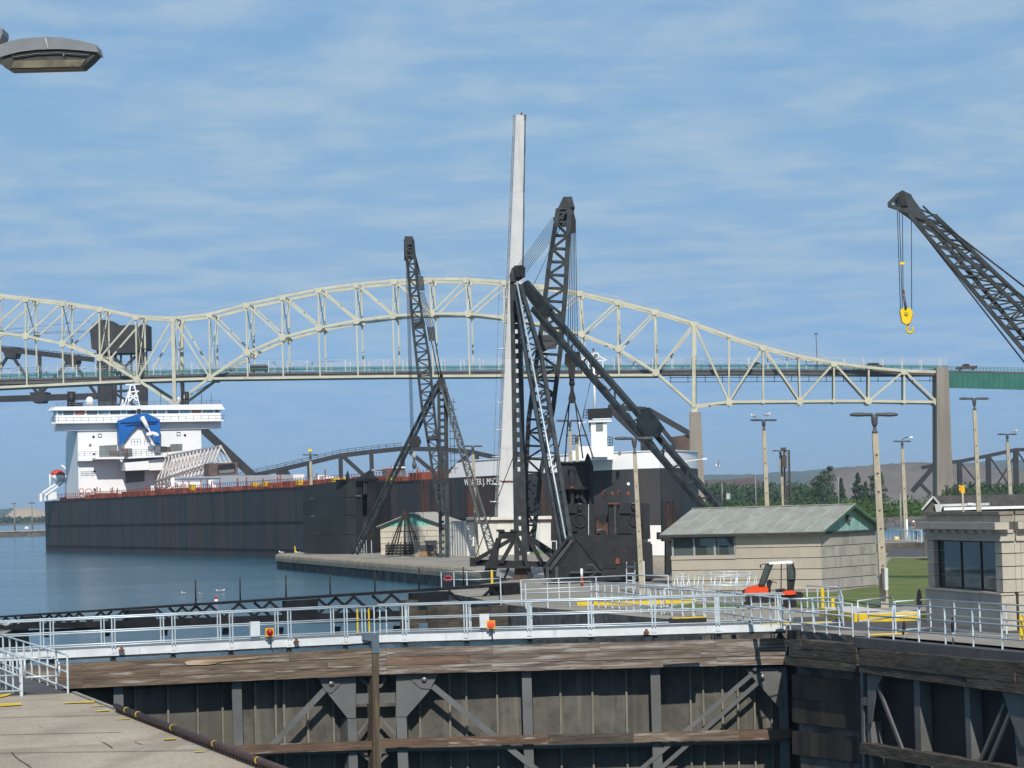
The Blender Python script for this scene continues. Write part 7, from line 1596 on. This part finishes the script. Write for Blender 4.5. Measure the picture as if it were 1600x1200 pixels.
# round signs seen almost edge on along the far wall railing
for label, x, y, r, d in (('large black round disc standing upright by the booth lawn', 1436, 936, 13.5, 96), ('small black round disc hanging on the near wall railing', 1412, 981, 9, 92), ('small dark round disc hanging on the second wall railing', 1488.5, 976, 10, 88)):
    c = P(x, y, d); R_ = r * d / FOC * 1.15; t = thing('round_disc', label, 'disc sign', c, 0, 'round black discs on the wall railings'); ax = V((.93, -.36, 0)) if d > 90 else V((.96, -.28, 0))
    part('disc', M('black_disc', (.03, .028, .03), .7, 0, .3, 4), t, lambda k: k.tube(c - ax * .02, c + ax * .02, R_, None, 22)); part('rim', GREYS, t, lambda k: k.tube(c - ax * .025, c - ax * .015, R_ * 1.04, None, 22)); ptube('stem', ALU, t, c + V((0, 0, -R_ * .6)), V((c.x, c.y, max(0, c.z - R_ - 1.0))), .03)
t = thing('life_ring', 'red life ring hung on the short railing near the stone quay slope', 'life ring', G(699, 920)); c = P(700, 904, G(699, 920).y - .1)
part('ring', M('life_ring_red', (.42, .03, .03), .6), t, lambda k: [k.tube(c + V((math.cos(a), 0, math.sin(a) * .6)) * .22, c + V((math.cos(a + .52), 0, math.sin(a + .52) * .6)) * .22, .06) for a in [j * .5236 for j in range(12)]] and None)

# --- spare railing panels stacked against the green roofed building
def spare(label, x0, y0, x1, y1, d, lean, nposts):
    a, b = P(x0, y1, d), P(x1, y1, d); hgt = (y1 - y0) * d / FOC; t = thing('spare_railing', label, 'railing panel', a, 0, 'spare railing panels stacked by the stone building'); up = V((lean, .12, 1)) * hgt
    for u in (.02, .5, 1.0): ptube('rail', ALU, t, a + up * u, b + up * u, .028, None, 6)
    for k in range(nposts): q = lerp(a, b, k / (nposts - 1)); ptube('post', ALU, t, q, q + up, .026, None, 6)
for k, (lb, x0, y0, x1, y1, d, ln) in enumerate((('front spare railing panel leaning by the stone building', 1096, 899, 1176, 932, 131, .16), ('second spare railing panel of the leaning stack', 1088, 901, 1165, 930, 132, .18), ('third spare railing panel of the leaning stack', 1083, 899, 1180, 929, 133, .14), ('tallest spare railing panel behind the leaning stack', 1111, 893.5, 1171, 927, 134.5, .05), ('narrow spare railing panel left of the leaning stack', 1062, 897, 1080, 932, 130, -.1), ('twisted spare railing panel at the left of the stack', 1050, 902, 1071, 931, 131.5, .22))): spare(lb, x0, y0, x1, y1, d, ln, 4 if x1 - x0 > 40 else 3)
for lb, x0, x1, y0, y1, d in (('low black timber with yellow top edge behind the right gate railing', 1046, 1104, 965.5, 972, 104), ('low black timber with yellow edge beside the open gate leaf', 1353, 1418, 991, 996, 95.5)):
    t = thing('fender_block', lb, 'timber block', P(x0, y1, d), 0, 'black yellow edged timbers'); ff_ = dplane(d); pslab('timber', STEEL2, t, ff_, [(x0, y0 + 1), (x1, y0 - 1), (x1, y1), (x0, y1 + 1.5)], .4); pslab('yellow_edge', YEL, t, ff_, [(x0 + 5, y0 - .2), (x1, y0 - 2.2), (x1, y0 - .5), (x0 + 5, y0 + 1.5)], .15, .02)

# ------------------------------------------------------------------ the orange tractor
TR = 121.0; ft_ = dplane(TR)
ORG = M('orange_tractor_paint', (.72, .075, .015), .35, 0, .06, 3); BLK = M('black_tractor_frame', (.015, .015, .016), .5, 0, .2, 3); TYRE = M('black_tyre', (.018, .018, .018), .9, 0, .2, 6)
tg = thing('tractor', 'small orange tractor with white roofed glass cab on the lawn by the stone building', 'tractor', ft_(1200, 951))
def tsl(nm, mat, pts, dep, off=0): return pslab(nm, mat, tg, ft_, pts, dep, off)
tsl('hood', ORG, [(1163, 926), (1165, 921.5), (1172, 917.5), (1191, 912.8), (1194, 914), (1195, 931), (1166, 931)], .85); tsl('hood_side', BLK, [(1166, 931), (1200, 931), (1200, 942), (1168, 942)], .8, -.03); tsl('grille', BLK, [(1161.5, 923), (1164, 922), (1164, 931), (1162, 931)], .7, -.08)
tsl('cowl', ORG, [(1192, 914), (1200, 918), (1201, 931), (1192, 931)], .9, .02); tsl('console', BLK, [(1199, 908), (1205, 907), (1204, 928), (1199, 930)], .3, -.3)
tsl('floor_frame', BLK, [(1195, 930), (1244, 929), (1244, 940), (1195, 941)], .8, -.02); tsl('mower_deck', ORG, [(1188, 948.5), (1213, 948), (1213, 951), (1188, 951.5)], .9, .05)
tsl('rear_fender', ORG, [(1222, 925.5), (1229, 922.8), (1242, 923), (1244.5, 928), (1238, 929.5), (1222, 929.5)], .3, .1); tsl('rear_fender', ORG, [(1222, 925.5), (1229, 922.8), (1242, 923), (1244.5, 928), (1238, 929.5), (1222, 929.5)], .3, -.75)
tsl('seat', BLK, [(1213, 921), (1227, 920), (1229, 926), (1214, 927)], .5, -.2); tsl('hitch', BLK, [(1243, 925), (1252, 925), (1256, 929), (1253, 935), (1244, 937)], .6, -.1)
for o in (.06, -.86):
    for pts, wd in (([(1186, 914), (1197, 881.5), (1205.5, 880.2)], .05), ([(1194, 915), (1207.5, 881)], .06), ([(1220.8, 880), (1220.4, 921)], .045), ([(1230, 880), (1231, 921)], .055), ([(1238.5, 879), (1242, 893), (1241.5, 905), (1239, 921)], .07), ([(1186, 914), (1195, 914)], .05), ([(1229, 921), (1240, 921)], .05), ([(1197, 881.5), (1239, 878.5)], .05)):
        for a, b in zip(pts, pts[1:]): pbar('cab_frame', BLK, tg, ft_(*a, o), ft_(*b, o), wd, wd)
for o in (.04, -.86):
    tsl('cab_window', CLEAR, [(1187.5, 913), (1198, 882.5), (1206.5, 881.5), (1194.5, 913.5)], .012, o); tsl('cab_window', CLEAR, [(1231.5, 882), (1238, 881.5), (1241, 893), (1240, 908), (1231.8, 908)], .012, o); tsl('lower_panel', BLK, [(1230, 906), (1241, 905), (1239, 921), (1230, 921)], .02, o)
tsl('roof', WHITE, [(1201, 881), (1204, 878.8), (1237, 876.4), (1239, 879), (1239, 880), (1202, 882)], 1.0, .1)
ptube('mirror_arm', BLK, tg, ft_(1196, 881, .1), ft_(1188, 882.5, .25), .015); tsl('mirror', BLK, [(1187, 882), (1189, 882), (1189.5, 887), (1187.5, 887)], .04, .25)
c = ft_(1206.5, 908.5, -.4); part('steering_wheel', BLK, tg, lambda k: [k.tube(c + V((math.cos(a) * .2, math.sin(a) * .2, -math.cos(a) * .08)), c + V((math.cos(a + .6) * .2, math.sin(a + .6) * .2, -math.cos(a + .6) * .08)), .018, None, 5) for a in [j * .6 for j in range(11)]] and None); ptube('steering_column', BLK, tg, c, ft_(1202, 920, -.4), .03)
for x, y, r in ((1167.5, 946.5, .20), (1234.5, 943.2, .28)):
    for o in (.1, -.78):
        c = ft_(x, y, o); w_ = part('wheel', TYRE, tg, lambda k: k.lathe(c, [(r * .6, -.11), (r * .95, -.11), (r, -.06), (r, .06), (r * .95, .11), (r * .6, .11)], 18, (0, -1, 0)))
        part('rim', M('orange_rim', (.5, .16, .06), .5), w_, lambda k: k.lathe(c, [(r * .15, -.06), (r * .55, -.10), (r * .55, .09), (r * .2, .05)], 12, (0, -1, 0)))

# ------------------------------------------------------------------ the worker on the far strip
PD = 287.0; base = P(1432, 843.5, PD); base.z = 0.0
pr = thing('person', 'person in orange vest and white hard hat leaning over the railing', 'person', base)
def skin(name, mat, pts, edges, parent, lvl=2):
    me = bpy.data.meshes.new(name); me.from_pydata([V(p[:3]) for p in pts], edges, []); o = bpy.data.objects.new(name, me); C.objects.link(o)
    sk = o.modifiers.new('skin', 'SKIN'); sk.use_smooth_shade = True; o.modifiers.new('sub', 'SUBSURF').levels = lvl
    sv = me.skin_vertices[0].data if me.skin_vertices else None
    if sv is None:
        bpy.context.view_layer.objects.active = o; bpy.ops.mesh.customdata_skin_add() if hasattr(bpy.ops.mesh, 'customdata_skin_add') else None; sv = me.skin_vertices[0].data
    for v, p in zip(sv, pts): v.radius = (p[3], p[3])
    sv[0].use_root = True
    me2 = bpy.data.meshes.new_from_object(o.evaluated_get(bpy.context.evaluated_depsgraph_get())); bpy.data.objects.remove(o)
    for p in me2.polygons: p.use_smooth = True
    me2.materials.clear(); me2.materials.append(mat); n = bpy.data.objects.new(name, me2); C.objects.link(n); n.parent = parent; W[n.name] = W[parent.name]; return n
SKIN = M('skin', (.42, .24, .17), .6); DENIM = M('blue_denim', (.04, .075, .16), .85, 0, .2, 8); VEST = M('orange_vest', (.75, .14, .02), .8, 0, .1, 8)
body_pts = [(0, 0, .95, .15), (.02, 0, 1.12, .14), (-.06, 0, 1.34, .16), (-.12, 0, 1.48, .07), (-.2, -.02, 1.62, .09), (-.24, -.02, 1.70, .085),
            (-.06, .18, 1.42, .06), (-.22, .26, 1.2, .045), (-.42, .2, 1.12, .035), (-.50, .19, 1.10, .03), (-.06, -.18, 1.42, .06), (-.2, -.28, 1.2, .045), (-.40, -.22, 1.12, .035), (-.48, -.2, 1.1, .03),
            (.04, .1, .88, .095), (.02, .12, .48, .07), (.06, .12, .1, .05), (-.06, .13, .04, .04), (.06, -.1, .88, .095), (.12, -.12, .48, .07), (.16, -.12, .1, .05), (.04, -.13, .04, .04)]
skin('body', SKIN, body_pts, [(0, 1), (1, 2), (2, 3), (3, 4), (4, 5), (2, 6), (6, 7), (7, 8), (8, 9), (2, 10), (10, 11), (11, 12), (12, 13), (0, 14), (14, 15), (15, 16), (16, 17), (0, 18), (18, 19), (19, 20), (20, 21)], pr)
skin('trousers', DENIM, [(.01, 0, .96, .165), (.04, .1, .86, .115), (.02, .12, .48, .085), (.06, .12, .12, .07), (.06, -.1, .86, .115), (.12, -.12, .48, .085), (.16, -.12, .12, .07)], [(0, 1), (1, 2), (2, 3), (0, 4), (4, 5), (5, 6)], pr)
skin('vest', VEST, [(.015, 0, 1.04, .17), (.02, 0, 1.16, .165), (-.06, 0, 1.36, .185), (-.09, 0, 1.44, .11), (-.05, .17, 1.42, .085), (-.05, -.17, 1.42, .085)], [(0, 1), (1, 2), (2, 3), (2, 4), (2, 5)], pr)
part('hard_hat', WHITE, pr, lambda k: k.lathe(base + V((-.24, -.02, 1.70)), [(.17, 0), (.17, .02), (.13, .03), (.12, .09), (.07, .15), (.01, .17)], 12), True)
for sg in (-1, 1): part('boot', BLK, pr, lambda k: k.box(base + V((-.02 + (.06 if sg > 0 else .14) - .06, -.125 * sg if sg < 0 else .125, .05)), .28, .1, .1))
part('reflective_stripe', M('lime_stripe', (.6, .8, .25), .6), pr, lambda k: k.lathe(base + V((.02, 0, 1.11)), [(.178, 0), (.178, .05)], 14))
for lb, pts in (('pale railing along the far strip beyond the lawn', [G(1386, 846), G(1422, 847.5), G(1460, 847)]), ('short railing in front of the leaning worker', [G(1416, 848.5), G(1440, 849)])): railing(lb, pts, 1.15, 1.0 if 'short' in lb else 1.4, (1.0, .1), .035)
t = thing('marker_post', 'white post beside the worker on the far strip', 'post', G(1418, 844)); ptube('post', WHITE, t, G(1418, 845), G(1418, 845) + V((0, 0, 2.1)), .09)
t = thing('yellow_device', 'small yellow device on the far strip left of the worker', 'device', G(1401, 845)); part('case', YEL, t, lambda k: k.box(G(1401, 845) + V((0, 0, .25)), .5, .4, .35)); part('lens', WHITE, t, lambda k: k.box(G(1401, 845) + V((0, -.22, .28)), .2, .05, .15))

# ------------------------------------------------------------------ gulls
GW = M('gull_white', (.78, .78, .78), .8); GG = M('gull_grey_wing', (.35, .37, .40), .8); BEAK = M('gull_beak', (.6, .4, .05), .6)
def gull(label, q, s=1.0, face=-1, fly=False):
    t = thing('gull', label, 'gull', q, 0, 'gulls around the locks')
    def W_(x, y, z): return q + V((x * face, y, z)) * s
    part('body', GW, t, lambda k: (k.ball(W_(0, 0, .16), .20 * s, .085 * s, .085 * s, 10, 6), k.ball(W_(.17, 0, .27), .06 * s, .05 * s, .055 * s, 8, 5), k.tube(W_(.1, 0, .18), W_(.16, 0, .26), .05 * s, .04 * s), k.add([W_(-.16, -.05, .17), W_(-.16, .05, .17), W_(-.34, .06, .17), W_(-.34, -.06, .17), W_(-.16, 0, .2)], [(0, 1, 2, 3), (0, 4, 1), (3, 2, 4)]))[0] and None, True)
    ptube('beak', BEAK, t, W_(.22, 0, .265), W_(.29, 0, .25), .016 * s, .004 * s, 5)
    if fly:
        for sg in (-1, 1): part('wing', GG if sg > 0 else GW, t, lambda k: k.add([W_(.08, .05 * sg, .2), W_(-.1, .05 * sg, .2), W_(-.06, .35 * sg, .42), W_(.1, .33 * sg, .44), W_(-.16, .72 * sg, .55), W_(.0, .6 * sg, .56), W_(.0, .2 * sg, .30)], [(0, 1, 2, 3), (3, 2, 4, 5), (0, 6, 1)]))
    else:
        for sg in (-1, 1): part('wing', GG, t, lambda k: k.ball(W_(-.05, .075 * sg, .185), .2 * s, .03 * s, .065 * s, 8, 5), True)
        for sg in (-1, 1): ptube('leg', BEAK, t, W_(0, .03 * sg, .1), W_(0, .03 * sg, -.02), .01 * s, None, 4)
gull('gull flying with raised wings right of the ship bow', P(1122, 731, 240), 1.0, -1, True)
gull('gull sitting on the left arm of the lamp post behind the green roof', P(1178, 653.5, 182), .9, -1)
gull('gull standing upright on the right arm of the lamp post behind the green roof', P(1199, 652, 182), 1.0, 1)
gull('gull on the lamp post near the right picture edge', P(1586, 677, 270), 1.1, 1)
gull('gull swimming furthest left above the dark truss boom', G(287, 929.5, WZ + .0), .85, -1); gull('small gull swimming just right of the first truss rod', G(314, 929.5, WZ), .6, -1)
gull('left one of the two gulls swimming side by side', G(341, 926, WZ), .85, -1); gull('right one of the two gulls swimming side by side', G(347.5, 925.5, WZ), .85, 1)
gull('gull on the far left end of the stone quay', G(440, 866.5), 1.3, -1); gull('gull on the stone quay right of the short yellow post', G(466, 866.8), 1.3, -1)
gull('tiny gull on the railing post at the left picture edge', P(9.5, 980, 97), .5, 1)
by = thing('buoy', 'small red and white buoy floating behind the dark truss boom', 'buoy', G(338, 939, WZ)); q = G(338, 939, WZ); part('red_top', M('buoy_red', (.45, .03, .02), .5), by, lambda k: k.lathe(q, [(.10, .12), (.09, .25), (.04, .36), (.01, .38)], 10), True); part('white_base', WHITE, by, lambda k: k.lathe(q, [(.08, -.1), (.15, 0), (.14, .1), (.1, .12)], 10), True)

# ------------------------------------------------------------------ summer haze over the water
hm = bpy.data.materials.new('summer_haze'); hm.use_nodes = True; hn = hm.node_tree; hn.nodes.clear()
ho = hn.nodes.new('ShaderNodeOutputMaterial'); pv = hn.nodes.new('ShaderNodeVolumePrincipled')
pv.inputs['Color'].default_value = (.62, .80, .98, 1); pv.inputs['Density'].default_value = 8.5e-5; pv.inputs['Anisotropy'].default_value = 0.0
hn.links.new(pv.outputs[0], ho.inputs['Volume'])
m = MB(); m.add([V((x, y, z)) for z in (-14.0, 95.0) for x, y in ((-4600, -300), (4600, -300), (4600, 9900), (-4600, 9900))], [(3, 2, 1, 0), (4, 5, 6, 7), (0, 1, 5, 4), (1, 2, 6, 5), (2, 3, 7, 6), (3, 0, 4, 7)])
m.build('haze', hm, None, 'stuff')
